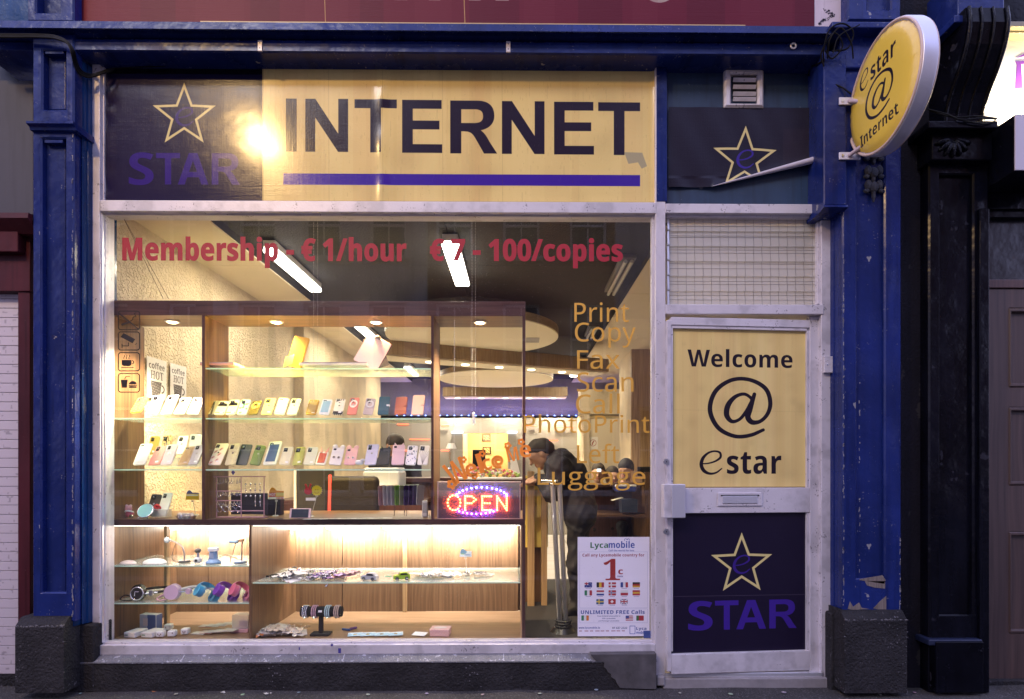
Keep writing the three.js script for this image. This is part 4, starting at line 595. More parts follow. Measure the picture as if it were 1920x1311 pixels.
{ // poster behind the glass
  const q = rect([1083, 1007, 1218, 1193], -.05), w = 810, h = 1116;
  const t = ctex(w, h, (x) => {
    x.fillStyle = '#e9e6f2'; x.fillRect(0, 0, w, h); const K = 6, P = (a, b) => [(a - 1083) * K, (b - 1007) * K], F = (s, a, b, c, d, col, f = 'bold 100px sans-serif') => fit(x, s, ...P(a, b), ...P(c, d), f, col);
    F('Lyca', 1107, 1017, 1140, 1031, '#1f6a3c'); F('mobile', 1141, 1015, 1190, 1028, '#23459c'); x.strokeStyle = '#23459c'; x.lineWidth = 4; x.beginPath(); x.arc(...P(1173, 1012.6), 14, 2.2, 6.3); x.moveTo(...P(1178, 1012)); x.arc(...P(1178, 1012.6), 14, 3.2, 7); x.stroke(); F('Call the world for less', 1141, 1030.5, 1189, 1034, '#4a5aa0');
    x.strokeStyle = '#8a93b8'; x.lineWidth = 2; x.strokeRect(...P(1087, 1035), 127 * K, 105 * K); x.strokeRect(...P(1087, 1142), 127 * K, 26 * K);
    F('Call any Lycamobile country for', 1092, 1038, 1208, 1045.5, '#8a1f33'); F('1', 1131, 1048, 1163, 1088, '#9c2a22', 'bold 300px serif'); F('c', 1159, 1068, 1168, 1077, '#9c2233'); F('/min', 1157, 1079, 1168, 1082.5, '#444a80');
    const fl = (a, b, f) => { const [p, r] = P(a, b); x.save(); x.beginPath(); x.roundRect(p, r, 84, 58, 6); x.clip(); f(x, p, r, 84, 58); x.restore(); };
    const vs = (...c) => (x, p, r, W2, H2) => c.forEach((k, i) => { x.fillStyle = k; x.fillRect(p + i * W2 / c.length, r, W2 / c.length + 1, H2); }), hs = (...c) => (x, p, r, W2, H2) => c.forEach((k, i) => { x.fillStyle = k; x.fillRect(p, r + i * H2 / c.length, W2, H2 / c.length + 1); });
    const cross = (bg, c, c2) => (x, p, r, W2, H2) => { x.fillStyle = bg; x.fillRect(p, r, W2, H2); x.fillStyle = c; x.fillRect(p + 24, r, 14, H2); x.fillRect(p, r + 22, W2, 14); if (c2) { x.fillStyle = c2; x.fillRect(p + 28, r, 6, H2); x.fillRect(p, r + 26, W2, 6); } };
    const uk = (x, p, r, W2, H2) => { x.fillStyle = '#25307a'; x.fillRect(p, r, W2, H2); x.strokeStyle = '#ddd'; x.lineWidth = 12; x.beginPath(); x.moveTo(p, r); x.lineTo(p + W2, r + H2); x.moveTo(p + W2, r); x.lineTo(p, r + H2); x.stroke(); x.fillStyle = '#ddd'; x.fillRect(p + W2 / 2 - 10, r, 20, H2); x.fillRect(p, r + H2 / 2 - 10, W2, 20); x.fillStyle = '#a8243a'; x.fillRect(p + W2 / 2 - 6, r, 12, H2); x.fillRect(p, r + H2 / 2 - 6, W2, 12); };
    const au = (x, p, r, W2, H2) => { x.fillStyle = '#26337c'; x.fillRect(p, r, W2, H2); uk(x, p, r, W2 / 2, H2 / 2); x.fillStyle = '#ddd'; for (const [a, b] of [[.25, .75], [.75, .25], [.62, .55], [.88, .5], [.75, .8]]) { x.beginPath(); x.arc(p + a * W2, r + b * H2, 3, 0, 7); x.fill(); } };
    const us = (x, p, r, W2, H2) => { hs('#b5505c', '#ddd', '#b5505c', '#ddd', '#b5505c', '#ddd', '#b5505c')(x, p, r, W2, H2); x.fillStyle = '#4a5590'; x.fillRect(p, r, W2 * .45, H2 * .55); };
    const ch = (x, p, r, W2, H2) => { x.fillStyle = '#a83232'; x.fillRect(p, r, W2, H2); x.fillStyle = '#eee'; x.fillRect(p + 36, r + 12, 12, 34); x.fillRect(p + 25, r + 23, 34, 12); };
    const rows = [[1092, [au, vs('#222', '#d8b63a', '#a3303a'), cross('#a8303c', '#ddd'), vs('#2a3f8a', '#ddd', '#a8303c'), hs('#222', '#9c2c2c', '#caa238')]], [1107, [vs('#2e7a56', '#ddd', '#a8303c'), hs('#a8303c', '#ddd', '#2a3f8a'), cross('#a8303c', '#ddd', '#2a3f8a'), hs('#ddd', '#a8303c'), hs('#a8303c', '#d2ad3c', '#a8303c')]]];
    for (const [y, l] of rows) l.forEach((f, i) => fl(1096 + i * 22.5, y, f)); [cross('#2f5b8c', '#d2b84a'), ch, uk].forEach((f, i) => fl(1118 + i * 22.5, 1123.5, f));
    x.fillStyle = 'rgba(70,75,110,.6)'; for (const y of [1103, 1118, 1134.5]) for (let i = y > 1130 ? 1 : 0; i < (y > 1130 ? 4 : 5); i++) { const [a, b] = P(1098 + i * 22.5, y); x.fillRect(a, b, 60, 5); }
    F('UNLIMITED FREE Calls', 1089, 1144, 1209, 1151.5, '#23408f'); fl(1090, 1154, vs('#2e7a56', '#ddd', '#cf7a32')); fl(1173, 1154.5, us); fl(1193, 1154.5, vs('#3a6a3a', '#a8303c', '#a8303c'));
    F('from Ireland Lycamobile to', 1120, 1154, 1163, 1157, '#4a5080'); F('USA Lycamobile', 1129, 1158.5, 1154, 1161.5, '#4a5080'); F('and Portugal Lycamobile', 1122, 1163, 1161, 1166, '#4a5080');
    F('www.lycamobile.ie', 1085, 1175, 1125, 1180, '#3a4a90'); F('01 437 2322', 1148, 1175.5, 1176, 1179.5, '#3a4a70'); x.fillStyle = '#8a3040'; for (let i = 0; i < 9; i++) { const [a, b] = P(1086 + i * 10, 1182.5); x.fillRect(a, b, 30 + (i * 13) % 20, 8); }
    x.strokeStyle = '#23459c'; x.lineWidth = 6; x.strokeRect(...P(1181, 1174), 58, 88); F('Lyca', 1193, 1176, 1212, 1183, '#2a4a8c'); F('mobile', 1193, 1183.5, 1212, 1189, '#23459c');
  });
  const o = thing('poster', 'white phone call poster with rows of flags taped inside the window corner', 'poster', V((q.x0 + q.x1) / 2, q.y0, -.05)); part(o, 'sheet', skin(q.x1 - q.x0, q.y1 - q.y0, .001, 340, 20, 20), std({ map: t, roughness: .6, emissive: 0x000000 }), V((q.x0 + q.x1) / 2, (q.y0 + q.y1) / 2, -.0485).sub(o.position));
  bx(o, 'blue_tape', plain(.05, .09, .3, .4), [1207, 1183, 1221, 1197], -.046, -.0472, 0);
}
// ---------------------------------------------------------------- the room behind the window
const XL = -2.42, XR = 2.1, YC = 2.81, FL = .05;
{
  const box = (name, m, x0, x1, y0, y1, z0, z1) => struct(name, rbox(x1 - x0, y1 - y0, z1 - z0, 0).translate((x0 + x1) / 2, (y0 + y1) / 2, (z0 + z1) / 2), m);
  const floorM = std({ map: dtex(256, (u, v) => { const g = Math.min(u % .5, .5 - u % .5, v % .5, .5 - v % .5) < .008, a = fbm(u, v, 6, 4, 400), t = g ? .2 : .42 + .08 * a; return lin(t, t * .95, t * .95); }, true, 1.2), roughness: .3 });
  box('floor', floorM, XL - .2, XR + .2, FL - .2, FL, -12, -.1); box('floor_mat', plain(.02, .018, .02, .9), .05, XR - .1, FL, FL + .008, -2.9, -.2);
  box('side_wall', M.stucco, XL - .2, XL, FL, YC, -6.5, -.1); box('side_wall', M.cream, XR, XR + .2, FL, YC, -12, -.1);
  box('side_wall', M.woodlight, XL - .2, XL - .01, FL, 2.5, -9, -6.5);
  for (const [m, x0, x1, y, L2, n] of [[M.cream, XL - .2, -1.95, YC, 1.1, 1], [M.cream, .98, XR + .2, YC, .9, 1], [M.ceildark, -1.97, 1.0, YC + .06, 1.25, 2]]) { // boarded ceiling: panels with open joints
    box('ceiling', plain(.03, .026, .02, .9), x0, x1, y + .012, y + .12, -10, -.1); const c = scene.children[scene.children.length - 1];
    for (let z = -.1; z > -9.9; z -= L2) for (let i = 0; i < n; i++) { const w = (x1 - x0) / n, e = Math.min(L2, z + 10); part(c, 'ceiling_panel', rbox(w - .006, .011, e - .006, .002), m, V(x0 + w * (i + .5), y + .006 + rr(-.0008, .0008), z - e / 2)); }
  }
  box('front_wall', M.cream, XL - .2, XR + .2, 2.795, 3.6, -.3, -.13);
  box('front_wall', M.cream, XR - .35, XR + .2, FL, 2.7, -.3, -.17);
  // wall pier along the side wall
  box('wall_pier', M.stucco, XL, XL + .10, FL, YC, -6.5, -3.0);
  box('back_wall', M.greywall, XL - .2, -.98, FL, 2.16, -7.1, -7); box('back_wall', M.greywall, -.15, 1.15, FL, 2.16, -7.1, -7); box('back_wall', M.greywall, -.98, -.15, 1.85, 2.16, -7.1, -7);
  box('back_wall', std({ color: L(.2, .18, .17), roughness: .8, bumpMap: stippleB, bumpScale: .01 }), XL - .2, XR, 2.16, YC + .2, -7.5, -7.4); box('cove_shelf', M.greywall, XL - .2, 1.15, 2.12, 2.16, -7.4, -7.0);
  // lit room beyond the opening
  box('back_room_wall', std({ color: L(.72, .52, .28), roughness: .8 }), -1.4, .2, FL, 2.1, -8.4, -8.3); box('back_room_wall', M.cream, -1.4, -1.0, FL, 2.1, -8.3, -7.12); box('back_room_wall', M.cream, -.14, 0, FL, 2.1, -8.3, -7.12); box('back_room_ceiling', M.cream, -1.4, .2, 2.1, 2.15, -8.4, -7.12);
  box('panel_wall', M.cream, 1.15, 2.1, FL, 2.1, -6.2, -6.1); box('panel_wall', M.stucco, 1.05, 1.15, FL, 2.14, -7, -6.0); box('bulkhead', M.stucco, 1.0, 2.1, 2.1, 2.5, -6.4, -6.0);
  box('pillar', M.stucco, 1.50, 2.0, FL, YC, -5.3, -4.42); box('pillar_facing', M.woodlight, 1.495, 2.1, FL, YC, -4.415, -4.36);
}
{ // round ceiling rafts and slatted beams
  const disc = (label, x, z, r, y) => { const o = thing('ceiling_disc', label, 'ceiling panel', V(x, y, z)); part(o, 'panel', new THREE.CylinderGeometry(r, r, .02, 72), M.disc); part(o, 'rim', new THREE.CylinderGeometry(r + .004, r + .004, .075, 72, 1, true).translate(0, .037, 0), M.discrim); part(o, 'top', new THREE.CylinderGeometry(r * .8, r * .8, .18, 40).translate(0, .12, 0), M.ceildark); return o; };
  const d = disc('large round cream ceiling raft nearest the window', -.47, -2.7, .88, 2.6); part(d, 'slot', rbox(.62, .006, .03, 0), plain(.2, .17, .12), V(.05, -.012, .5)); part(d, 'hatch', rbox(.14, .006, .22, 0), plain(.35, .32, .27), V(.62, -.012, -.1));
  disc('smaller round cream ceiling raft further back in the shop', -.34, -5.6, .87, 2.6);
  const beam = (label, z, x0, x1, tilt, y) => { const o = thing('ceiling_beam', label, 'beam', V((x0 + x1) / 2, y, z)); part(o, 'beam', rbox(x1 - x0, .16, .42, .01), M.discrim); part(o, 'soffit', rbox(x1 - x0 - .02, .01, .3, 0), M.disc, V(0, -.083, 0)); for (let i = 0; i < 5; i++) { part(o, 'downlight', new THREE.CylinderGeometry(.045, .045, .012, 20), glow(1, .85, .6, 3), V((i - 2) * .42, -.09, 0)); if (i % 2 === 0) { const p = V((i - 2) * .42, 0, 0).applyAxisAngle(V(0, 1, 0), tilt).add(o.position), l = new THREE.SpotLight(new THREE.Color(1, .84, .58), 7, 0, 1.15, .7, 2); l.position.set(p.x, y - .11, p.z); l.target.position.set(p.x, 0, p.z); l.castShadow = true; scene.add(l, l.target); } } o.rotation.y = tilt; };
  beam('long curved timber ceiling beam with downlights between the round rafts', -3.55, -1.62, 1.17, .42, 2.52); beam('short timber ceiling beam with downlights behind the farther raft', -6.9, -1.3, .85, 0, 2.55);
}
function tube(label, x, y, z, len, w, lit, power) {
  const o = thing('fluorescent_light', label, 'ceiling light', V(x, y, z), undefined);
  part(o, 'housing', rbox(w * (lit ? .9 : 1.5), .05, len + .02, .006), lit ? M.white : plain(.16, .15, .14), V(0, .035, 0));
  if (!lit) { part(o, 'tube', new THREE.CylinderGeometry(.014, .014, len, 12).rotateX(Math.PI / 2).translate(-w * .3, -.01, 0), plain(.55, .55, .5, .3)); part(o, 'tube', new THREE.CylinderGeometry(.014, .014, len, 12).rotateX(Math.PI / 2).translate(w * .3, -.01, 0), plain(.55, .55, .5, .3)); return; }
  part(o, 'diffuser', rbox(w, .035, len, .012), glow(1, .93, .78, 6), V(0, -.006, 0));
  const l = new THREE.RectAreaLight(new THREE.Color(1, .88, .66), power, w, len); l.position.set(x, y - .03, z); l.lookAt(x, -5, z); scene.add(l);
}
tube('bright fluorescent strip in the left ceiling row nearest the window', -1.76, 2.80, -1.3, .95, .1, true, 50);
tube('bright fluorescent strip in the left ceiling row, second from the window', -1.74, 2.80, -3.5, .95, .1, true, 50);
tube('bright fluorescent strip in the left ceiling row farthest from the window', -1.72, 2.80, -6.1, .8, .1, true, 50);
tube('blazing fluorescent strip in the middle of the dark ceiling above the cabinet', -.47, 2.80, -1.15, .9, .12, true, 36);
tube('unlit grey fluorescent fitting on the dark ceiling nearest the window', .84, 2.83, -1.53, .85, .08, false);
tube('unlit grey fluorescent fitting on the dark ceiling behind a nearer unlit one', .86, 2.83, -3.5, .5, .08, false);
tube('lit strip light in the right ceiling row beside the Fax lettering', .93, 2.78, -5.3, .4, .12, true, 26); tube('lit strip light in the right ceiling row beside the Scan lettering', .92, 2.78, -6.2, .4, .12, true, 18);
{ // blue cove light on the back wall, red lines, lit opening
  const o = thing('cove_light', 'row of blue LEDs along the cove on the back wall', 'LED strip', V(-.5, 2.17, -7.25)); const g = []; for (let i = 0; i < 26; i++) g.push(new THREE.SphereGeometry(.014, 10, 8).translate(-1.7 + i * .13, .012, 0)); const k = part(o, 'led_row', merge(g), glow(.12, .22, 1, 9)); k.userData.kind = 'stuff';
  const l = new THREE.RectAreaLight(new THREE.Color(.25, .2, 1), 12, 3.4, .06); l.position.set(-.5, 2.2, -7.22); l.lookAt(-.5, 3.2, -7.34); scene.add(l);
  const red = glow(1, .12, .04, 2.6), lines = [[665, 700, 796, 2], [745, 766, 796, 2], [768, 806, 824, 2], [752, 768, 845, 2], [827, 842, 799, 2], [827, 842, 845, 2], [985, 1008, 799, 2], [1040, 1075, 802, 2], [1010, 1046, 826, 2], [985, 1010, 848, 2]];
  const r = thing('red_light_lines', 'short red neon lines crossing the grey back wall', 'light', W(900, 820, -6.98)); for (const [a, b, y] of lines) { const q = rect([a, y - 1, b, y + 1], -6.98); part(r, 'neon_line', rbox(q.x1 - q.x0, .013, .013, .003), red, V((q.x0 + q.x1) / 2, (q.y0 + q.y1) / 2, -6.98).sub(r.position)); }
  const bl = new THREE.PointLight(new THREE.Color(1, .74, .4), 1.7, 0, 2); bl.position.set(-.55, 1.95, -7.7); bl.castShadow = true; scene.add(bl); part(scene, 'back_room_lamp', new THREE.SphereGeometry(.06, 16, 12), glow(1, .8, .5, 6), V(-.55, 1.95, -7.7)).userData = { label: 'small warm lamp glowing in the back room behind the opening', category: 'lamp' };
  [[912, 821, 'framed small picture on the back room wall, upper one'], [913, 845, 'framed small picture on the back room wall, lower one']].forEach(([x, y, lb], i) => { const p = W(x, y, -8.28), f = thing('picture', lb, 'picture', p); part(f, 'frame', rbox(.17, .15, .02, .004), plain(.03, .02, .015)); part(f, 'print', sheet(.13, .11), std({ map: ctex(64, 54, (x2) => { x2.fillStyle = i ? '#a48a5a' : '#8a8478'; x2.fillRect(0, 0, 64, 54); for (let k = 0; k < 26; k++) { x2.fillStyle = k % 2 ? '#3a3226' : '#d8c8a0'; x2.fillRect((k * 23) % 58, (k * 31) % 48, 4 + k % 9, 3 + k % 5); } }) }), V(0, 0, .0115)); });
  for (const [a, b, n] of [[847, 868, 'left of'], [952, 969, 'right of']]) { const q = rect([a, 811, b, 900], -6.97), d = thing('backlit_board', `grey wall panel lit from its top edge ${n} the back opening`, 'panel', V((q.x0 + q.x1) / 2, q.y0, -6.97)); part(d, 'panel', rbox(q.x1 - q.x0, q.y1 - q.y0, .03, .004), M.greywall, V(0, (q.y1 - q.y0) / 2, 0)); part(d, 'light_bar', rbox(q.x1 - q.x0, .025, .04, .004), glow(.8, .9, 1, 4), V(0, q.y1 - q.y0, .02)); }
  const pt = W(1112, 831, -6.05), n = thing('phone_notice', 'white notice with a red phone symbol on the cream door', 'notice', pt); part(n, 'sheet', sheet(.16, .2), std({ roughness: .8, map: ctex(128, 160, (x) => { x.fillStyle = '#e8e4dc'; x.fillRect(0, 0, 128, 160); x.strokeStyle = '#a04030'; x.lineWidth = 6; x.beginPath(); x.arc(64, 78, 40, 0, 7); x.stroke(); x.lineWidth = 14; x.beginPath(); x.moveTo(56, 104); x.quadraticCurveTo(52, 78, 76, 54); x.stroke(); }) }));
  const fr = thing('cream_door', 'flat cream inner door with slim frame behind the bending person', 'door', V(1.5, FL, -6.07)); part(fr, 'leaf', rbox(.56, 1.98, .03, .004), M.cream, V(-.08, 1.0, 0)); part(fr, 'frame', rbox(.64, .05, .05, .004), plain(.5, .4, .22), V(-.08, 2.01, .0));
}
// ---------------------------------------------------------------- the display cabinet in the window
const ZC = -.12, ZU = -.40, ZB = -.80, CYtop = W(600, 974, ZC).y, CYbot = W(600, 1201, ZC).y;
const cab = thing('display_cabinet', 'tall walnut window display cabinet with glass shelves and lit lower bays', 'display cabinet', V(-1.2, CYbot, ZC));
const CX0 = W(198, 800, ZC).x, CX1 = W(984, 800, ZC).x;
const YT1 = W(600, 565, ZC).y, YT0 = W(600, 592, ZC).y;
{
  const B = (n, m, x0, x1, y0, y1, z0, z1, b = .003, s) => wbox(cab, n, m, x0, x1, y0, y1, z0, z1, b, s);
  const X = (px) => W(px, 780, ZC).x, Y = (py) => W(600, py, ZC).y;
  B('top_board', M.wood, CX0 + .03, CX1, YT0, YT1, ZU, ZC - .001, .003, true); B('top_fascia', M.wooddark, CX0 + .03, CX1, YT0 - .001, YT1 + .001, ZC - .0005, ZC + .004, .001, true);
  const up = (a, b, y0 = YT0) => { B('upright', M.wood, X(a), X(b), Y(976), y0, ZU, ZC - .001, .002); B('edge_strip', M.wooddark, X(a) - .0005, X(b) + .0005, Y(976), y0, ZC - .001, ZC + .003, .001); };
  up(379, 384); up(808.5, 813); up(980, 985, YT1); B('end_panel', M.wood, X(204), X(209), Y(976), YT0, ZU - .02, ZC - .001, .002); B('edge_strip', M.wooddark, X(203), X(209.5), Y(976), YT1, ZC - .001, ZC + .003, .001);
  // counter board over the lit bays
  B('counter_board', M.wood, CX0, CX1, Y(985), CYtop, ZB, ZC, .003, true); B('counter_edge', M.wooddark, CX0, CX1, Y(985.3), CYtop + .0004, ZC, ZC + .004, .001, true);
  B('floor_board', M.woodfloor, CX0, CX1, CYbot - .03, CYbot, ZB, ZC, .002, true); B('plinth', M.wooddark, CX0, CX1, FL, CYbot - .032, ZB, ZC - .01, .002);
  const yl = Y(985);
  B('divider', M.wood, X(466.5), X(471.5), CYbot, yl, ZB, ZC, .002); B('end_panel', M.wood, X(198), X(203), CYbot, yl, ZB, ZC, .002); B('end_panel', M.woodlight, X(976), X(984), CYbot, yl, ZB, ZC, .002); B('edge_strip', M.wooddark, X(979), X(985), CYbot, yl, ZC, ZC + .003, .001);
  // veneered back panels with seams, hanging rails and hinges
  const xb = (px) => W(px, 1080, ZB).x, seams = [207, 390, 478, 642, 756, 972];
  const shades = [M.veneer, M.veneer, M.veneer, M.veneer, M.veneer]; for (let i = 0; i < 5; i++) B('back_panel', shades[i], xb(seams[i]) + .002, xb(seams[i + 1]) - .002, CYbot, yl, ZB - .016, ZB + (i % 2) * .001, .002);
  B('back_board', M.wooddark, CX0, CX1, CYbot, yl, ZB - .04, ZB - .02, 0);
  for (const px of [506, 760]) B('hanging_post', M.woodlight, xb(px) - .014, xb(px) + .014, CYbot, yl, ZB, ZB + .03, .003); B('side_post', M.woodlight, X(240) + .0, X(240) + .02, CYbot, yl, -.5, -.46, .003);
  for (const [px, py] of [[516, 1154], [750, 1155], [262, 1156]]) { const p = W(px, py, ZB + .02), h = part(cab, 'hinge', rbox(.035, .045, .012, .003), M.steel, p.clone().sub(cab.position)); part(h, 'arm', new THREE.CylinderGeometry(.009, .009, .04, 10).rotateZ(1.2), M.steel, V(-.02, 0, .012)); }
  // glass shelves
  const shelf = (a, b, y, z0, z1) => { const g = B('glass_shelf', M.glassShelf, X(a), X(b), Y(y) - .008, Y(y), z1, z0, .001); part(g, 'front_edge', rbox(X(b) - X(a), .007, .0015, 0), M.glassEdge, V(0, 0, (z0 - z1) / 2 + .001)); for (const s of [-1, 1]) for (const d of [-.09, .09]) part(g, 'shelf_peg', rbox(.012, .008, .014, .002), M.clear, V(s * ((X(b) - X(a)) / 2 - .008), -.009, d * (z0 - z1) / .28)); return g; };
  shelf(385, 807.5, 690, ZC - .005, ZU); shelf(385, 807.5, 784, ZC - .005, ZU); shelf(385, 807.5, 880, ZC - .005, ZU); shelf(210, 378.5, 784, ZC - .005, ZU); shelf(210, 378.5, 880, ZC - .005, ZU);
  shelf(203.5, 466, 1061, ZC - .015, -.55); shelf(203.5, 466, 1131, ZC - .015, -.55); shelf(472, 975.5, 1093, ZC - .015, -.62);
  // downlights in the top board
  for (const [px, col, k] of [[323, [1, .84, .55], 1.5], [518, [1, .66, .12], 1.6], [705, [1, .55, .25], 1.4], [900, [1, .84, .6], 1.2]]) {
    const x = W(px, 604, -.26).x, d = part(cab, 'downlight', new THREE.TorusGeometry(.036, .006, 8, 28).rotateX(Math.PI / 2), M.alubright, V(x, YT0 - .002, -.26).sub(cab.position)); part(d, 'lamp', new THREE.SphereGeometry(.03, 20, 10).scale(1, .35, 1), glow(1, .8, .42, 7), V(0, -.002, 0));
    const s = new THREE.SpotLight(new THREE.Color(...col), k * 6.5, 0, 1.1, .8, 2); s.position.set(x, YT0 - .025, -.26); s.target.position.set(x, 0, -.27); s.castShadow = true; scene.add(s, s.target);
  }
  // LED tubes under the counter board
  for (const [a, b] of [[258, 352], [366, 458], [486, 590], [610, 700], [716, 800], [812, 884], [892, 968]]) {
    const x0 = W(a, 995, -.7).x, x1 = W(b, 995, -.7).x, xm = (x0 + x1) / 2, y = W(600, 987, -.7).y; part(cab, 'led_tube', new THREE.CapsuleGeometry(.022, x1 - x0 - .05, 6, 14).rotateZ(Math.PI / 2), glow(1, .94, .8, 9), V(xm, y, -.7).sub(cab.position));
    part(cab, 'tube_housing', rbox(x1 - x0, yl - y - .02, .03, .003), M.white, V(xm, (yl + y + .02) / 2, -.7).sub(cab.position));
    const l = new THREE.RectAreaLight(new THREE.Color(1, .95, .84), 125, x1 - x0 - .06, .04); l.position.set(xm, y - .024, -.71); l.lookAt(xm, y - .12, ZB); scene.add(l);
  }
}
{ // thin LED strip tucked behind the counter's front edge
  const y = W(600, 985, ZC).y, g = part(cab, 'led_strip', rbox(CX1 - CX0 - .06, .006, .012, .002), glow(1, .95, .82, 5), V((CX0 + CX1) / 2, y - .003, -.15).sub(cab.position));
  for (const [a, b] of [[CX0 + .03, W(466, 1000, ZC).x - .02], [W(473, 1000, ZC).x + .02, CX1 - .04]]) { const l = new THREE.RectAreaLight(new THREE.Color(1, .94, .8), 22, b - a, .012); l.position.set((a + b) / 2, y - .008, -.15); l.lookAt((a + b) / 2, y - .5, -.42); scene.add(l); }
}
// two hand-drawn notices on the side wall
for (const [x0, y0, y1, x1, lb] of [[275, 667, 745, 312, 'hand drawn coffee HOT sheet on the stucco wall, nearer the window'], [319, 680, 748, 349, 'hand drawn coffee HOT sheet on the stucco wall, farther from the window']]) {
  const a = WX(x0, y0, XL + .012), b = WX(x0, y1, XL + .012), c = WX(x1, y0, XL + .012), w = a.z - c.z, h = a.y - b.y;
  const t = ctex(256, 340, (x) => { x.fillStyle = '#d2cdc8'; x.fillRect(0, 0, 256, 340); const g = '#55504e'; fit(x, 'coffee', 26, 34, 232, 92, 'bold 100px sans-serif', g); fit(x, 'HOT', 46, 108, 214, 176, 'bold 100px serif', g); x.fillStyle = g; x.beginPath(); x.moveTo(46, 194); x.lineTo(190, 194); x.lineTo(172, 318); x.lineTo(66, 318); x.fill(); x.lineWidth = 14; x.strokeStyle = g; x.beginPath(); x.arc(192, 250, 30, -1.6, 1.7); x.stroke(); x.strokeStyle = '#a8a29e'; x.lineWidth = 3; for (let i = 0; i < 26; i++) { x.beginPath(); x.moveTo(50 + (i * 37) % 120, 200 + (i * 29) % 110); x.lineTo(64 + (i * 37) % 120, 206 + (i * 29) % 110); x.stroke(); } });
  const o = thing('coffee_notice', lb, 'notice', V(XL + .012, a.y, (a.z + c.z) / 2)); part(o, 'sheet', skin(w, h, .003, 350, 14, 14).rotateY(Math.PI / 2), std({ map: t, roughness: .8 }), V(0, -h / 2, 0));
}
// reception counter beyond the cabinet, with things on it
{
  const o = thing('reception_counter', 'wooden reception counter behind the display cabinet', 'counter', V(-.35, FL, -2.1));
  wbox(o, 'top', M.wooddark, -1.35, .24, 1.12, 1.16, -2.4, -1.8, .004, true); wbox(o, 'front', M.wood, -1.3, .2, FL, 1.12, -1.9, -1.86, .003); wbox(o, 'end_panel', M.woodlight, .2, .24, FL, 1.12, -2.4, -1.8, .003);
  wbox(o, 'end_board', M.woodlight, .08, .14, FL, 1.22, -1.76, -1.7, .003); wbox(o, 'end_board', M.woodlight, .2, .25, FL, 1.2, -1.78, -1.72, .003); wbox(o, 'lit_panel', std({ color: L(.75, .55, .12), roughness: .6 }), .06, .26, .55, 1.18, -1.83, -1.8, .002);
  const t = thing('sweet_tray', 'tray heaped with wrapped sweets in pink, white and gold on the counter', 'sweets', W(915, 897, -1.8)), cols = [plain(.75, .3, .35), plain(.8, .75, .65), plain(.75, .55, .15), plain(.5, .05, .12), plain(.35, .5, .12)], gs = cols.map(() => []);
  for (let i = 0; i < 150; i++) { const x = rr(-.27, .27), z = rr(-.1, .1); gs[i % 5].push(new THREE.OctahedronGeometry(rr(.014, .024)).scale(1.4, .8, 1).rotateY(rr(0, 6)).rotateZ(rr(-.8, .8)).translate(x, .02 + rnd() * .08 * (1 - (x / .3) ** 2), z)); }
  part(t, 'tray', rbox(.6, .02, .26, .006), M.white); gs.forEach((g, i) => { part(t, 'wrapped_sweets', merge(g), cols[i]).userData.kind = 'stuff'; });
  const m = thing('bent_desk_lamp', 'small chrome lamp standing on the counter above the Welcome sticker', 'lamp', W(844, 878, -1.95)); part(m, 'stem', tubeG([V(0, 0, 0), V(0, .1, 0), V(.01, .2, 0)], .006), M.chrome); part(m, 'shade', new THREE.CylinderGeometry(.03, .05, .05, 18).translate(.01, .2, 0), M.white); part(m, 'base', new THREE.CylinderGeometry(.05, .055, .015, 20), M.chrome);
  const s = thing('counter_monitor', 'small dark monitor turned sideways on the counter under the pictures', 'monitor', W(898, 885, -2.1)); part(s, 'screen', rbox(.12, .17, .02, .004), M.plasticblack, V(0, .12, 0), [0, .3, 0]); part(s, 'foot', rbox(.1, .012, .08, .003), M.plasticblack);
  const c = thing('card_holder', 'white rounded card holder with a leaning ticket on the counter end', 'card holder', W(957, 888, -1.85)); part(c, 'holder', new THREE.CylinderGeometry(.08, .08, .03, 24, 1, false, 0, Math.PI).rotateX(-Math.PI / 2).rotateZ(0), M.white, V(0, 0, 0)); part(c, 'ticket', rbox(.06, .13, .004, .001), M.paper, V(.04, .06, .02), [0, 0, .25]);
}
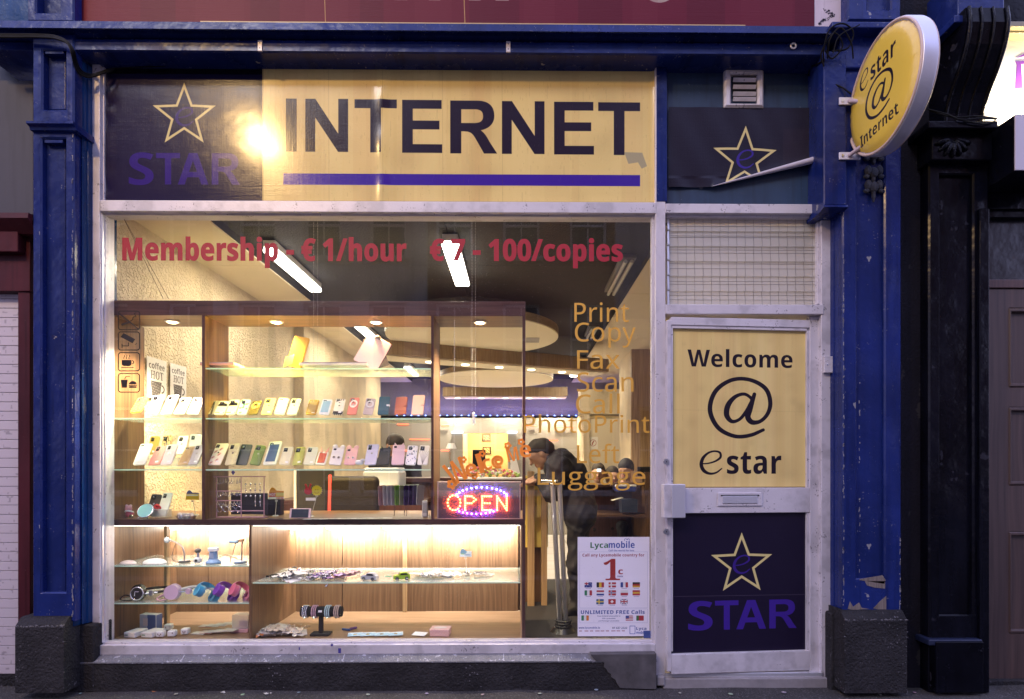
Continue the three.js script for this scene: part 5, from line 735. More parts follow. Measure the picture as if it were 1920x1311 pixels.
{ // desk at the right with boxes
  const o = thing('computer_desk', 'brown computer desk with a shelf behind the Luggage lettering', 'desk', V(1.05, FL, -3.3));
  wbox(o, 'desk_top', M.wooddark, .7, 1.5, 1.03, 1.06, -3.7, -3.1, .004, true); wbox(o, 'shelf', M.wood, .62, 1.36, .72, .75, -3.5, -2.9, .004, true); wbox(o, 'back', M.wooddark, .7, 1.4, FL, 1.03, -3.7, -3.66, .003); wbox(o, 'side', M.wood, 1.36, 1.42, FL, 1.2, -3.7, -2.9, .003); wbox(o, 'top_rail', M.wood, 1.0, 1.42, 1.05, 1.09, -3.0, -2.95, .003, true);
  const b = thing('printed_carton', 'blue and white printed carton on the desk shelf', 'box', W(1178, 948, -2.95)); part(b, 'carton', rbox(.17, .14, .16, .003), std({ roughness: .6, map: ctex(128, 128, (x) => { x.fillStyle = '#26344c'; x.fillRect(0, 0, 128, 128); x.fillStyle = '#9fb0b8'; x.fillRect(10, 20, 44, 60); x.fillRect(70, 26, 40, 12); x.fillRect(70, 60, 40, 10); }) }), V(0, .0, 0)); part(b, 'open_flap', rbox(.12, .004, .12, 0), plain(.6, .55, .45), V(-.12, .07, 0), [0, 0, .25]);
  const f = thing('blue_ream', 'blue wrapped paper pack lying on top of the printed carton', 'paper pack', W(1172, 916, -2.95)); part(f, 'pack', rbox(.22, .07, .16, .02), std({ color: L(.04, .07, .35), roughness: .25 })); part(f, 'white_band', rbox(.222, .02, .162, .008), M.paper, V(0, .03, 0));
  const mo = thing('dark_monitor', 'dark computer monitor beside the beanie wearer', 'monitor', W(1207, 884, -3.0)); part(mo, 'screen', rbox(.14, .1, .02, .004), M.plasticblack); part(mo, 'stand', rbox(.03, .12, .02, .004), M.plasticblack, V(0, -.1, 0));
  const ph = thing('glowing_phone', 'small glowing phone screen between the two dark heads', 'phone', W(1123, 882, -3.3)); part(ph, 'body', rbox(.05, .035, .006, .002), M.plasticblack); part(ph, 'screen', sheet(.044, .03), glow(.8, .95, 1, 2), V(0, 0, .0035));
}
{ // chrome double-tube stand by the window
  const b = WY(1056, 1186, FL), o = thing('chrome_stand', 'leaning chrome double tube stand with a short handle inside the window', 'stand', b);
  const t = W(1036, 908, b.z).sub(b), t2 = W(1049, 908, b.z).sub(b);
  part(o, 'tube', rod(V(-.022, .02, 0), t.clone().add(V(0, 0, 0)), .018, 18), M.silver); part(o, 'tube', rod(V(.022, .02, .004), t2.clone().add(V(0, 0, .004)), .018, 18), M.silver); part(o, 'handle', rod(t2.clone().add(V(-.02, .02, 0)), W(1017, 902, b.z - .1).sub(b), .014, 12), M.chrome); part(o, 'collar', new THREE.SphereGeometry(.034, 16, 10).scale(1.2, .6, 1), M.chrome, t.clone().add(V(.02, .0, 0)));
  part(o, 'base', new THREE.CylinderGeometry(.07, .1, .04, 24).translate(0, .02, 0), M.plasticblack); for (let i = 0; i < 3; i++) part(o, 'base_ring', new THREE.TorusGeometry(.055, .008, 8, 24).rotateX(Math.PI / 2), M.gasket, V(0, .05 + i * .02, 0));
}
{ // ball chains and cords
  const chain = (lb, x, y0, y1, z, weight, d = 7) => { const a = W(x, y0, z), b = W(x, y1, z), o = thing('ball_chain', lb, 'blind chain', a); for (const k of [0, d / 300]) { const g = [], n = Math.floor((a.y - b.y) / .009); for (let i = 0; i < n; i++) g.push(new THREE.OctahedronGeometry(.0019, 1).translate(k, -i * .009, 0)); part(o, 'chain', merge(g), plain(.5, .48, .44)).userData.kind = 'stuff'; } if (weight) part(o, 'weight', new THREE.CapsuleGeometry(.010, .05, 6, 14), phy({ color: L(.85, .85, .85), transmission: .5, thickness: 0, roughness: .1 }), V(d / 600, -(a.y - b.y) - .03, 0)); };
  chain('beaded blind chain hanging in front of the upper glass shelf', 588, 405, 757, -.09, false); chain('beaded blind chain ending in a clear weight right of the cabinet upright', 885, 405, 775, -.09, true, 6);
  const o = thing('blind_cord', 'pair of thin dark cords slanting down the stucco wall', 'cord', W(230, 406, -.1)); for (const d of [0, 8]) part(o, 'cord', rod(V(0, 0, 0), W(d ? 316 : 306, 560, -.115).sub(o.position), .0014, 5), plain(.15, .11, .08)); const c2 = thing('blind_cord', 'single thin pale cord hanging left of the weighted chain', 'cord', W(852, 600, -.1)); part(c2, 'cord', rod(V(0, 0, 0), V(-.004, -.95, 0), .0009, 5), plain(.5, .48, .44));
  const v = thing('smoke_sensor', 'small pale bracket on the stucco wall behind the Membership lettering', 'sensor', WX(354, 450, XL + .06)); part(v, 'body', new THREE.CylinderGeometry(.07, .035, .09, 20), plain(.45, .38, .27)); part(v, 'cap', new THREE.CylinderGeometry(.072, .072, .012, 20).translate(0, .05, 0), plain(.6, .52, .4));
}
// ---------------------------------------------------------------- goods: phone cases on the glass shelves
const rrect = (w, h, r) => { const s = new THREE.Shape(); s.moveTo(-w / 2 + r, 0); s.lineTo(w / 2 - r, 0); s.quadraticCurveTo(w / 2, 0, w / 2, r); s.lineTo(w / 2, h - r); s.quadraticCurveTo(w / 2, h, w / 2 - r, h); s.lineTo(-w / 2 + r, h); s.quadraticCurveTo(-w / 2, h, -w / 2, h - r); s.lineTo(-w / 2, r); s.quadraticCurveTo(-w / 2, 0, -w / 2 + r, 0); return s; };
const caseG = {}; const caseGeo = (w, h, d = .009) => caseG[[w, h, d]] ??= new THREE.ExtrudeGeometry(rrect(w, h, .011), { depth: d - .004, bevelEnabled: true, bevelThickness: .002, bevelSize: .002, bevelOffset: -.002, bevelSegments: 2, curveSegments: 5 });
const pat = {}; // prints for cases: flat patterns
const patterns = {
  hearts: (x) => { x.fillStyle = '#efe2d6'; x.fillRect(0, 0, 128, 256); x.strokeStyle = '#b5363a'; x.lineWidth = 3; for (let i = 0; i < 22; i++) { x.beginPath(); x.ellipse(14 + (i * 53) % 104, 14 + (i * 37) % 230, 10, 8, i, 0, 7); x.stroke(); } },
  tower: (x) => { x.fillStyle = '#8d8a86'; x.fillRect(0, 0, 128, 256); x.fillStyle = '#2a2830'; x.beginPath(); x.moveTo(64, 30); x.lineTo(98, 256); x.lineTo(78, 256); x.lineTo(64, 150); x.lineTo(50, 256); x.lineTo(30, 256); x.fill(); },
  brow: (x) => { x.fillStyle = '#e6e0d2'; x.fillRect(0, 0, 128, 256); x.fillStyle = '#111'; x.beginPath(); x.ellipse(64, 130, 56, 50, 0, Math.PI, 0); x.fill(); x.fillRect(0, 222, 128, 10); },
  drops: (x) => { x.fillStyle = '#d9e4dc'; x.fillRect(0, 0, 128, 256); x.fillStyle = '#4d8a78'; for (let i = 0; i < 9; i++) { x.beginPath(); x.arc(20 + (i * 41) % 96, 60 + (i * 57) % 180, 14, 0, 7); x.fill(); } },
  leopard: (x) => { x.fillStyle = '#c9a878'; x.fillRect(0, 0, 128, 256); x.fillStyle = '#2a1c14'; for (let i = 0; i < 60; i++) { x.beginPath(); x.ellipse((i * 47) % 128, (i * 71) % 256, 6 + i % 5, 4 + i % 4, i, 0, 7); x.fill(); } },
  gold: (x) => { x.fillStyle = '#c9a545'; x.fillRect(0, 0, 128, 256); x.fillStyle = '#6e5420'; for (let i = 0; i < 40; i++) x.fillRect((i * 31) % 128, (i * 67) % 256, 7, 12); x.fillStyle = '#f3e2a2'; for (let i = 0; i < 40; i++) x.fillRect((i * 43) % 128, (i * 61) % 256, 5, 5); },
  floral: (x) => { x.fillStyle = '#e7e4ea'; x.fillRect(0, 0, 128, 256); for (let i = 0; i < 26; i++) { x.fillStyle = ['#6f7fae', '#a6a0b8', '#4f5d86'][i % 3]; x.beginPath(); x.arc((i * 37) % 128, (i * 59) % 256, 5 + i % 6, 0, 7); x.fill(); } },
  lines: (x) => { x.fillStyle = '#e3dedb'; x.fillRect(0, 0, 128, 256); x.strokeStyle = '#77706c'; x.lineWidth = 3; for (let i = 0; i < 7; i++) { x.beginPath(); x.moveTo(64, 256); x.quadraticCurveTo(64 + (i - 3) * 10, 120, 64 + (i - 3) * 26, 40 + i * 8); x.stroke(); } },
  stripes: (x) => { x.fillStyle = '#ece6d4'; x.fillRect(0, 0, 128, 256); x.fillStyle = '#1c1a1a'; for (let i = 0; i < 6; i++) x.fillRect(8 + i * 21, 0, 10, 46); x.fillRect(0, 210, 128, 46); },
  croc: (x) => { x.fillStyle = '#15536b'; x.fillRect(0, 0, 128, 256); x.strokeStyle = '#0a3444'; x.lineWidth = 2; for (let i = 0; i < 16; i++) for (let j = 0; j < 8; j++) x.strokeRect(j * 16 + (i % 2) * 8, i * 16, 15, 15); },
  dots: (x) => { x.fillStyle = '#efe9df'; x.fillRect(0, 0, 128, 256); x.fillStyle = '#d9b7ac'; for (let i = 0; i < 40; i++) { x.beginPath(); x.arc((i * 41) % 128, (i * 73) % 256, 5, 0, 7); x.fill(); } },
};
const patMat = (n) => pat[n] ??= (() => { const t = ctex(128, 256, patterns[n]); t.repeat.set(1 / .07, 1 / .14); t.offset.set(.5, 0); return std({ map: t, roughness: .35 }); })();
const tint = (r, g, b) => phy({ color: L(r, g, b), transmission: .45, thickness: 0, roughness: .25 });
const lensM = plain(.01, .01, .012, .15), propM = M.clear;
function phoneCase(label, px, py, z, w, h, m, o = {}) {
  const g = thing('phone_case', label, 'phone case', W(px + rr(-2, 2), py, z + rr(-.012, .012)), o.group), lean = (o.lean ?? .62) + rr(-.09, .09), body = new THREE.Group();
  // a stand-up case leans back on a clear prop
  const b = part(g, 'shell', caseGeo(w, h), m, V(0, .001, 0), [-lean, rr(-.12, .12), rr(-.035, .035)]);
  if (!o.flap && !o.ears) { const isl = part(b, 'camera_island', rbox(rr(.018, .026), rr(.02, .032), .0015, .0006), lensM, V(-w / 2 + .019, h - .024, .0076)); part(isl, 'lens_ring', new THREE.TorusGeometry(.0045, .001, 6, 14), M.chrome, V(0, .004, .001)); if (rnd() < .6) part(b, 'emblem', new THREE.CylinderGeometry(.006, .006, .0008, 16).rotateX(Math.PI / 2), rnd() < .5 ? M.chrome : plain(.3, .28, .26), V(0, h * .55, .0077)); if (rnd() < .45) part(b, 'price_tag', rbox(.018, .011, .0008, 0), M.paper, V(w * .2, h * .14, .0082), [0, 0, rr(-.2, .2)]); }
  if (o.flap) part(b, 'strap', rbox(.02, .012, .012, .002), o.flap, V(w / 2 - .008, h * .5, .004)); else part(b, 'camera_hole', rbox(.016, .012, .002, .0008), lensM, V(-w / 2 + .017, h - .016, .0078));
  if (o.ring) { part(b, 'window_ring', new THREE.TorusGeometry(.019, .005, 8, 24).scale(1, 1.25, .5), o.ring, V(0, h * .62, .008)); }
  if (o.bump) part(b, 'bumper', new THREE.TorusGeometry(.5, .05, 6, 4).rotateZ(Math.PI / 4).scale(w * 1.5, h * 1.5, .08), o.bump, V(0, h / 2, .004));
  if (o.panel) part(b, 'back_panel', rbox(w * .72, h * .74, .002, .0008), o.panel, V(0, h / 2, .0082));
  if (o.ears) for (const s of [-1, 1]) part(b, 'ear', o.ears === 'round' ? new THREE.SphereGeometry(.016, 14, 10).scale(1, 1, .4) : new THREE.ConeGeometry(.011, o.ears === 'long' ? .055 : .026, 12).scale(1, 1, .5), o.earm || m, V(s * w * .32, h + (o.ears === 'long' ? .018 : .006), .004), [0, 0, -s * .25]);
  if (o.face) { for (const s of [-1, 1]) { const e = part(b, 'eye_patch', new THREE.SphereGeometry(.009, 12, 8).scale(1, 1, .3), o.face, V(s * .014, h * .42, .008)); part(e, 'pupil', new THREE.SphereGeometry(.004, 8, 6), lensM, V(0, 0, .0025)); } }
  part(g, 'prop', rbox(.03, h * .62, .002, 0), propM, V(0, h * .31, -h * .5), [.28, 0, 0]);
  if (o.turn) b.rotation.z = o.turn; return g;
}
const C = plain, zF = -.165;
{ // upper left shelf (five, over-lit)
  const y = 778;
  phoneCase('clear gold glitter phone case, first from the window edge, upper left shelf', 252, y - 3, zF - .01, .068, .13, patMat('gold'), { lean: .7 });
  phoneCase('plain white phone case beside the gold glitter case, upper left shelf', 285, y, zF, .068, .14, C(.8, .78, .72));
  phoneCase('white phone case with faint dots between two plain ones, upper left shelf', 312, y, zF, .068, .145, patMat('dots'));
  phoneCase('cream phone case second from the wooden upright, upper left shelf', 337, y, zF, .066, .14, C(.78, .72, .58));
  phoneCase('ivory phone case touching the wooden upright, upper left shelf', 360, y, zF, .064, .135, C(.76, .7, .62));
}
{ // middle bay, second shelf
  const y = 779, k = (l, px, w, h, m, o) => phoneCase(l, px, y, zF, w, h, m, o);
  k('grey phone case with a dark lattice tower print, first on the middle shelf', 393, .058, .115, patMat('tower')); k('cream phone case with black arch, left of its twin print', 411, .058, .115, patMat('brow')); k('cream phone case with black arch, right of its twin print', 433, .058, .118, patMat('brow'));
  k('pale phone case with green drops, right of the two arch prints', 452, .056, .118, patMat('drops')); k('dark olive gold phone case right of the green drops case', 473, .058, .118, std({ color: L(.16, .12, .03), roughness: .3 }), { ring: C(.55, .42, .12, .3) });
  k('pale gold glitter phone case left of the white case with gold rim', 498, .062, .135, std({ color: L(.7, .6, .28), roughness: .35 })); k('white phone case with a gold rim, middle shelf', 524, .06, .13, C(.8, .76, .6), { panel: C(.85, .82, .74) }); k('clear white phone case right of the gold rimmed one', 546, .06, .132, tint(.85, .85, .82));
  k('amber phone case with dark printed triangle, beside the beaded chain', 581, .06, .122, tint(.6, .38, .08), { panel: C(.35, .24, .1) }); k('white phone case with a pale blue print, right of the amber case', 609, .06, .122, C(.75, .78, .8), { panel: C(.3, .5, .62) });
  k('black and white striped phone case with an oval window ring', 634, .058, .13, patMat('stripes'), { ring: C(.82, .8, .7) }); k('salmon phone case with a white oval ring', 661, .058, .13, C(.62, .2, .15), { ring: C(.82, .76, .7) }); k('greyish lilac phone case with a pale oval ring', 690, .058, .13, C(.38, .33, .36), { ring: C(.55, .55, .62) });
  k('blue crocodile wallet phone case with a silver clasp', 718, .066, .138, patMat('croc'), { flap: M.alubright, lean: .55 }); k('rust brown leather wallet phone case', 751, .07, .13, C(.26, .045, .025, .5), { flap: C(.2, .03, .02), lean: .55 }); k('pale pink wallet phone case with a clasp by the upright', 782, .072, .142, C(.66, .42, .37, .5), { flap: C(.6, .36, .32), lean: .55 });
}
{ // lower left shelf
  const y = 873, k = (l, px, w, h, m, o) => phoneCase(l, px, y, zF, w, h, m, o), r = (l, px, w, h, m, o) => phoneCase(l, px, 853, -.3, w, h, m, { lean: .35, ...o });
  k('pale mint white phone case, first in the front row, lower left shelf', 262, .075, .15, C(.76, .78, .74), { panel: C(.78, .82, .8) }); k('coral pink phone case in the front row, lower left shelf', 288, .07, .145, C(.68, .25, .22)); k('white phone case with pinkish edge, front row, lower left shelf', 313, .07, .147, C(.78, .7, .66)); k('tan phone case with a two tone back, front row, lower left shelf', 341, .066, .14, C(.5, .36, .2), { panel: C(.42, .27, .12) }); k('grey lilac phone case in the front row touching the upright', 363, .06, .15, C(.4, .38, .42));
  r('gold bow phone case in the back row, lower left shelf', 285, .06, .12, std({ color: L(.5, .33, .08), roughness: .3 })); r('leopard spotted phone case in the back row, lower left shelf', 308, .062, .125, patMat('leopard')); r('cream phone case with dark specks in the back row, lower left shelf', 337, .06, .125, patMat('dots')); r('tall silver grey phone case in the back row by the upright', 364, .07, .13, C(.6, .58, .56));
  const s = thing('case_riser', 'clear riser block under the back row of phone cases', 'riser', W(325, 858, -.33)); part(s, 'block', rbox(.32, .055, .05, .003), M.clearsoft, V(0, -.03, 0));
}
{ // middle bay, third shelf
  const y = 873, k = (l, px, w, h, m, o) => phoneCase(l, px, y, zF, w, h, m, o);
  k('tall cream phone case with red loop prints, first on the lower middle shelf', 402, .08, .165, patMat('hearts')); k('fluffy cream phone case right of the red loop case', 430, .066, .15, std({ color: L(.62, .55, .36), roughness: .9, bumpMap: stippleB, bumpScale: .01 })); k('dark slate phone case left of the green one', 453, .066, .15, C(.045, .055, .06)); k('olive green phone case beside the slate case', 476, .06, .145, C(.11, .16, .04)); k('blue phone case inside a thick clear bumper', 505, .08, .17, C(.7, .72, .62), { panel: C(.04, .09, .2) });
  k('pale cream phone case right of the thick bumper case', 533, .062, .13, C(.68, .62, .44)); k('yellow green glitter phone case on the lower middle shelf', 556, .06, .13, std({ color: L(.42, .40, .10), roughness: .3 })); k('off white phone case left of the red eared case', 580, .066, .13, C(.66, .64, .5));
  k('white phone case with long ears and red trim', 601, .06, .10, C(.75, .7, .66), { ears: 'long', earm: C(.7, .3, .25), panel: C(.5, .05, .04) }); k('white bear eared phone case with dark eyes', 628, .07, .125, C(.76, .7, .68), { ears: 'round', face: C(.4, .33, .3) }); k('pink phone case with big round ears and eyes', 654, .07, .12, C(.72, .38, .40), { ears: 'round', face: C(.75, .6, .6) });
  k('plain lilac phone case right of the pink eared one', 692, .072, .145, C(.52, .50, .66)); k('black owl eared phone case', 719, .07, .125, C(.02, .02, .022), { ears: 'cone' }); k('pale pink phone case with pointed ears', 746, .074, .14, C(.68, .46, .5), { ears: 'cone' }); k('white phone case with blue blossom print', 770, .062, .14, patMat('floral')); k('white phone case with grey stem print by the upright', 793, .062, .14, patMat('lines'));
  const b = thing('white_clip', 'small white plastic clip lying between the pink eared and lilac cases', 'clip', W(674, 872, -.18)); part(b, 'clip', rbox(.05, .03, .03, .012), M.white, V(0, .015, 0)); part(b, 'tab', rbox(.02, .012, .04, .004), M.white, V(.02, .03, 0));
}
{ // top shelf: tablets
  const y = 689;
  const t = thing('tablet_case', 'golden yellow tablet case standing on its folded green stand', 'tablet case', W(552, y, -.22)); part(t, 'cover', caseGeo(.13, .19, .012), plain(.62, .36, .05, .35), V(0, 0, .0), [-.15, -.5, -.32]); part(t, 'stand_flap', rbox(.07, .08, .004, .001), plain(.03, .07, .03), V(-.02, .035, .03), [-.5, -.4, 0]);
  const p = thing('tablet_case', 'white and purple tablet case propped open like a tent', 'tablet case', W(694, y, -.24)); part(p, 'cover', caseGeo(.15, .20, .01), plain(.75, .62, .58, .3), V(-.02, 0, .05), [-.22, .25, -.42]); part(p, 'stand_flap', caseGeo(.11, .19, .006), std({ map: woodTex([.3, .26, .22], [.2, .17, .15], 160, .3), roughness: .7 }), V(.06, 0, -.02), [.1, .1, .3]); part(p, 'edge', caseGeo(.152, .202, .005), plain(.12, .03, .09), V(-.018, 0, .044), [-.22, .25, -.42]);
  [['flat pink booklet lying at the left end of the top shelf', 418, .2, [.55, .28, .26]], ['flat white tablet box lying on the top shelf between the two cases', 600, .2, [.6, .57, .6]], ['thin pale folder lying under the tented tablet case', 660, .22, [.7, .68, .6]]].forEach(([l, px, w, c]) => { const o = thing('flat_box', l, 'box', W(px, y, -.24)); part(o, 'cover', rbox(w, .014, .15, .003), plain(...c), V(0, .007, 0)); part(o, 'inner', rbox(w - .004, .004, .148, 0), plain(.3, .28, .32), V(0, .0165, 0)); });
}
// ---------------------------------------------------------------- goods standing on the counter board
const YT = CYtop;
const onTop = (px, py) => WY(px, py, YT + .001);
{
  const o = thing('led_open_sign', 'lit LED sign spelling OPEN inside a blue purple oval', 'sign', W(898, 974, -.16)), q = rect([821, 904, 975, 973], -.155), w = q.x1 - q.x0, h = q.y1 - q.y0, cx = (q.x0 + q.x1) / 2 - o.position.x, cy = (q.y0 + q.y1) / 2 - o.position.y;
  part(o, 'panel', rbox(w, h, .02, .003), std({ color: L(.035, .02, .04), roughness: .35 }), V(cx, cy, 0)); const fr = plain(.45, .38, .34, .35);
  part(o, 'frame', merge([rbox(w + .01, .008, .026, .001).translate(cx, cy + h / 2, 0), rbox(w + .01, .008, .026, .001).translate(cx, cy - h / 2, 0), rbox(.006, h, .026, .001).translate(cx + w / 2, cy, 0), rbox(.006, h, .026, .001).translate(cx - w / 2, cy, 0)]), fr);
  const led = (pts, name, m) => part(o, name, merge(pts.map(([px, py]) => { const p = W(px, py, -.14); return new THREE.SphereGeometry(.0052, 8, 6).translate(p.x - o.position.x, p.y - o.position.y, .0125); })), m).userData.kind = 'stuff';
  const along = (pl, d) => { const out = []; for (const l of pl) for (let i = 0; i < l.length - 1; i++) { const [a, b] = l[i], [c, e] = l[i + 1], n = Math.max(1, Math.round(Math.hypot(c - a, e - b) / d)); for (let k = 0; k < n; k++) out.push([mixf(a, c, k / n), mixf(b, e, k / n)]); out.push(l[l.length - 1]); } return out; };
  const redM = glow(1, .10, .03, 22), oval = (cx2, cy2, rx, ry) => Array.from({ length: 15 }, (_, i) => [cx2 + rx * Math.cos(i / 14 * 6.283), cy2 + ry * Math.sin(i / 14 * 6.283)]);
  led(oval(851, 943, 12, 14), 'letter', redM); led(along([[[872, 957], [872, 931], [884, 931], [892, 937], [884, 944], [872, 944]]], 4.6), 'letter', redM); led(along([[[921, 931], [904, 931], [904, 957], [921, 957]], [[904, 944], [918, 944]]], 4.6), 'letter', redM); led(along([[[932, 957], [932, 931], [950, 957], [950, 931]]], 4.6), 'letter', redM);
  const blue = [], bot = []; for (let i = 0; i < 13; i++) { const a = Math.PI * (.12 + .76 * i / 12); blue.push([903 + 50 * Math.cos(a), 935 - 21 * Math.sin(a)]); if (i > 1 && i < 11) bot.push([893 + 45 * Math.cos(a), 948 + 16 * Math.sin(a)]); } led(blue, 'led_arc', glow(.16, .12, 1, 26)); led(bot, 'led_arc', glow(.34, .08, 1, 24));
  part(o, 'cover', sheet(w - .01, h - .01), phy({ color: 0xffffff, transmission: 1, thickness: 0, roughness: .42 }), V(cx, cy, .024)); part(o, 'foot', rbox(w * .9, .02, .06, .004), M.plasticblack, V(cx, .008, -.03));
}
{ // black chair backrest with a red strap, dark cabinet behind
  const o = thing('black_chair', 'black leather chair back hung with a red strap behind the counter', 'chair', V(W(655, 970, -.75).x, FL, -.98)), q = rect([607, 893, 709, 1000], -.95), w = q.x1 - q.x0;
  part(o, 'backrest', uvm(new RoundedBoxGeometry(w, .42, .09, 4, .04)), M.leather, V((q.x0 + q.x1) / 2 - o.position.x, q.y1 - .21 - FL, 0)); part(o, 'seat', uvm(new RoundedBoxGeometry(.46, .1, .42, 3, .04)), M.leather, V(0, .47, -.2)); part(o, 'column', new THREE.CylinderGeometry(.03, .03, .35, 14).translate(0, .26, -.2), M.steel); for (let i = 0; i < 5; i++) part(o, 'leg', rod(V(0, .09, -.2), V(Math.cos(i * 1.256) * .28, .03, -.2 + Math.sin(i * 1.256) * .28), .016), M.plasticblack);
  const s = W(615, 930, -.9); const st = part(o, 'red_strap', rbox(.022, .36, .004, .001), plain(.5, .05, .06, .6), V(s.x - o.position.x, q.y1 - .17 - FL, .048), [0, 0, -.02]); part(st, 'buckle', rbox(.028, .022, .008, .002), M.steel, V(0, -.14, .004));
  const d = thing('dark_cabinet', 'dark office screen panel with white edge behind the star price card', 'screen', V(W(590, 960, -1.2).x, FL, -1.3)); const r = rect([553, 882, 622, 1000], -1.25); part(d, 'panel', rbox(r.x1 - r.x0, r.y1 - FL, .04, .004), plain(.03, .028, .026), V((r.x0 + r.x1) / 2 - d.position.x, (r.y1 - FL) / 2, 0)); part(d, 'edge', rbox(.02, r.y1 - FL, .045, .004), M.white, V(r.x0 - d.position.x - .012, (r.y1 - FL) / 2, 0));
  const pr = thing('white_printer', 'pale blue white printer on the desk behind the hanging cases', 'printer', W(722, 905, -1.6)); part(pr, 'body', rbox(.3, .2, .3, .02), plain(.55, .62, .7)); part(pr, 'lid', rbox(.28, .03, .28, .01), plain(.65, .7, .75), V(0, .11, 0)); part(pr, 'tray', rbox(.2, .01, .12, .003), M.white, V(0, -.04, .17));
  const dk = thing('staff_desk', 'dark staff desk behind the display cabinet', 'desk', V(-1.3, FL, -1.7)); wbox(dk, 'top', M.wooddark, -2.0, -.75, .96, .99, -1.9, -1.4, .004, true); wbox(dk, 'front', M.wooddark, -2.0, -.75, FL, .96, -1.44, -1.4, .003);
}
const cardTex = (f) => std({ roughness: .6, map: ctex(160, 160, f) });
function priceCard(label, px, py, yBase, w, h, shape, m, zoff) { // a printed card on a wire stem with a small foot
  const z = yBase.z, o = thing('price_card', label, 'price card', yBase), c = W(px, py, z).sub(yBase); const g = new THREE.ShapeGeometry(shape), uv = g.attributes.uv, p = g.attributes.position; for (let i = 0; i < uv.count; i++) uv.setXY(i, p.getX(i) / w + .5, p.getY(i) / h + .5);
  const e = new THREE.ExtrudeGeometry(shape, { depth: .002, bevelEnabled: false }); part(o, 'backing', e, M.white, c); part(o, 'print', g, m, c.clone().add(V(0, 0, .0026))); part(o, 'stem', rod(V(0, 0, 0), c.clone().add(V(0, -h * .4, -.003)), .002, 6), M.clearsoft); part(o, 'clip', rbox(.014, .012, .01, .002), M.clearsoft, c.clone().add(V(0, -h * .48, 0))); part(o, 'foot', new THREE.CylinderGeometry(.016, .02, .006, 18).translate(0, .003, 0), M.clearsoft); return o;
}
const blobShape = (w, h, pts) => { const s = new THREE.Shape(); pts.forEach(([x, y], i) => s[i ? 'lineTo' : 'moveTo'](x * w, y * h)); return s; };
const hotShape = (w, h) => { const s = new THREE.Shape(); s.moveTo(-w * .5, -h * .35); s.lineTo(w * .5, -h * .35); s.lineTo(w * .5, h * .25); s.lineTo(0, h * .28); s.quadraticCurveTo(-w * .1, h * .5, -w * .25, h * .5); s.quadraticCurveTo(-w * .48, h * .45, -w * .5, -h * .35); return s; };
const sun12 = (w, h) => { const s = new THREE.Shape(); for (let i = 0; i < 32; i++) { const a = i / 32 * 6.2832, r = i % 2 ? .5 : .41; s[i ? 'lineTo' : 'moveTo'](Math.cos(a) * r * w, Math.sin(a) * r * h); } return s; };
{
  const hot = (c1, c2) => cardTex((x) => { x.fillStyle = c1; x.fillRect(0, 0, 160, 160); x.fillStyle = c2; x.fillRect(80, 60, 80, 40); x.fillStyle = '#eee'; x.fillRect(0, 110, 160, 50); x.fillStyle = '#cf3a2a'; x.fillRect(6, 60, 66, 50); fit(x, 'HOT', 8, 66, 74, 100, 'bold 80px sans-serif', '#fff'); x.fillStyle = '#d03a3a'; for (let i = 0; i < 5; i++) x.fillRect(84 + i * 15, 116, 9, 18); });
  priceCard('yellow and red HOT price card beside the earring rack', 518, 927, onTop(516, 968), .095, .085, hotShape(.095, .085), hot('#f0a52a', '#f4e38a'));
  priceCard('yellow price card with blue top by the wooden upright', 361, 930, onTop(367, 966), .085, .07, hotShape(.085, .07), cardTex((x) => { x.fillStyle = '#e9c33a'; x.fillRect(0, 0, 160, 160); x.fillStyle = '#5a5aa0'; x.fillRect(0, 0, 160, 50); x.fillStyle = '#eee'; x.fillRect(10, 60, 140, 20); }));
  const sc = priceCard('price card shaped like a yellow sunburst beside a red bunny head', 594, 920, onTop(583, 969), .07, .07, sun12(.07, .07), cardTex((x) => { x.fillStyle = '#e8d22a'; x.fillRect(0, 0, 160, 160); x.strokeStyle = '#b0781a'; x.lineWidth = 6; x.beginPath(); x.arc(80, 84, 34, .3, 2.8); x.stroke(); x.fillStyle = '#8a5a12'; x.fillRect(60, 60, 10, 12); x.fillRect(92, 60, 10, 12); }));
  const p0 = W(578, 921, sc.position.z).sub(sc.position), rd = plain(.6, .04, .05); part(sc, 'red_head', new THREE.SphereGeometry(.024, 18, 12).scale(1, .9, .15), rd, p0.clone().add(V(0, 0, .004))); for (const s of [-1, 1]) part(sc, 'red_ear', new THREE.CapsuleGeometry(.006, .02, 4, 10).rotateZ(-s * .35), rd, p0.clone().add(V(s * .012, .03, .004))); part(sc, 'white_strip', rbox(.06, .018, .002, 0), M.paper, W(583, 936, sc.position.z).sub(sc.position).add(V(0, 0, .005)));
  priceCard('pale blue and white price card standing on the lower glass shelf', 873, 1038, WY(875, 1079, W(700, 1093, ZC).y + .001), .075, .06, hotShape(.075, .06), cardTex((x) => { x.fillStyle = '#dfe8ee'; x.fillRect(0, 0, 160, 160); x.fillStyle = '#7fa8c8'; x.beginPath(); x.arc(50, 50, 46, 0, 7); x.fill(); x.fillStyle = '#8ab86a'; x.fillRect(20, 80, 40, 14); x.fillStyle = '#4a7ab8'; for (let i = 0; i < 5; i++) x.fillRect(70 + i * 16, 90, 10, 24); }));
}
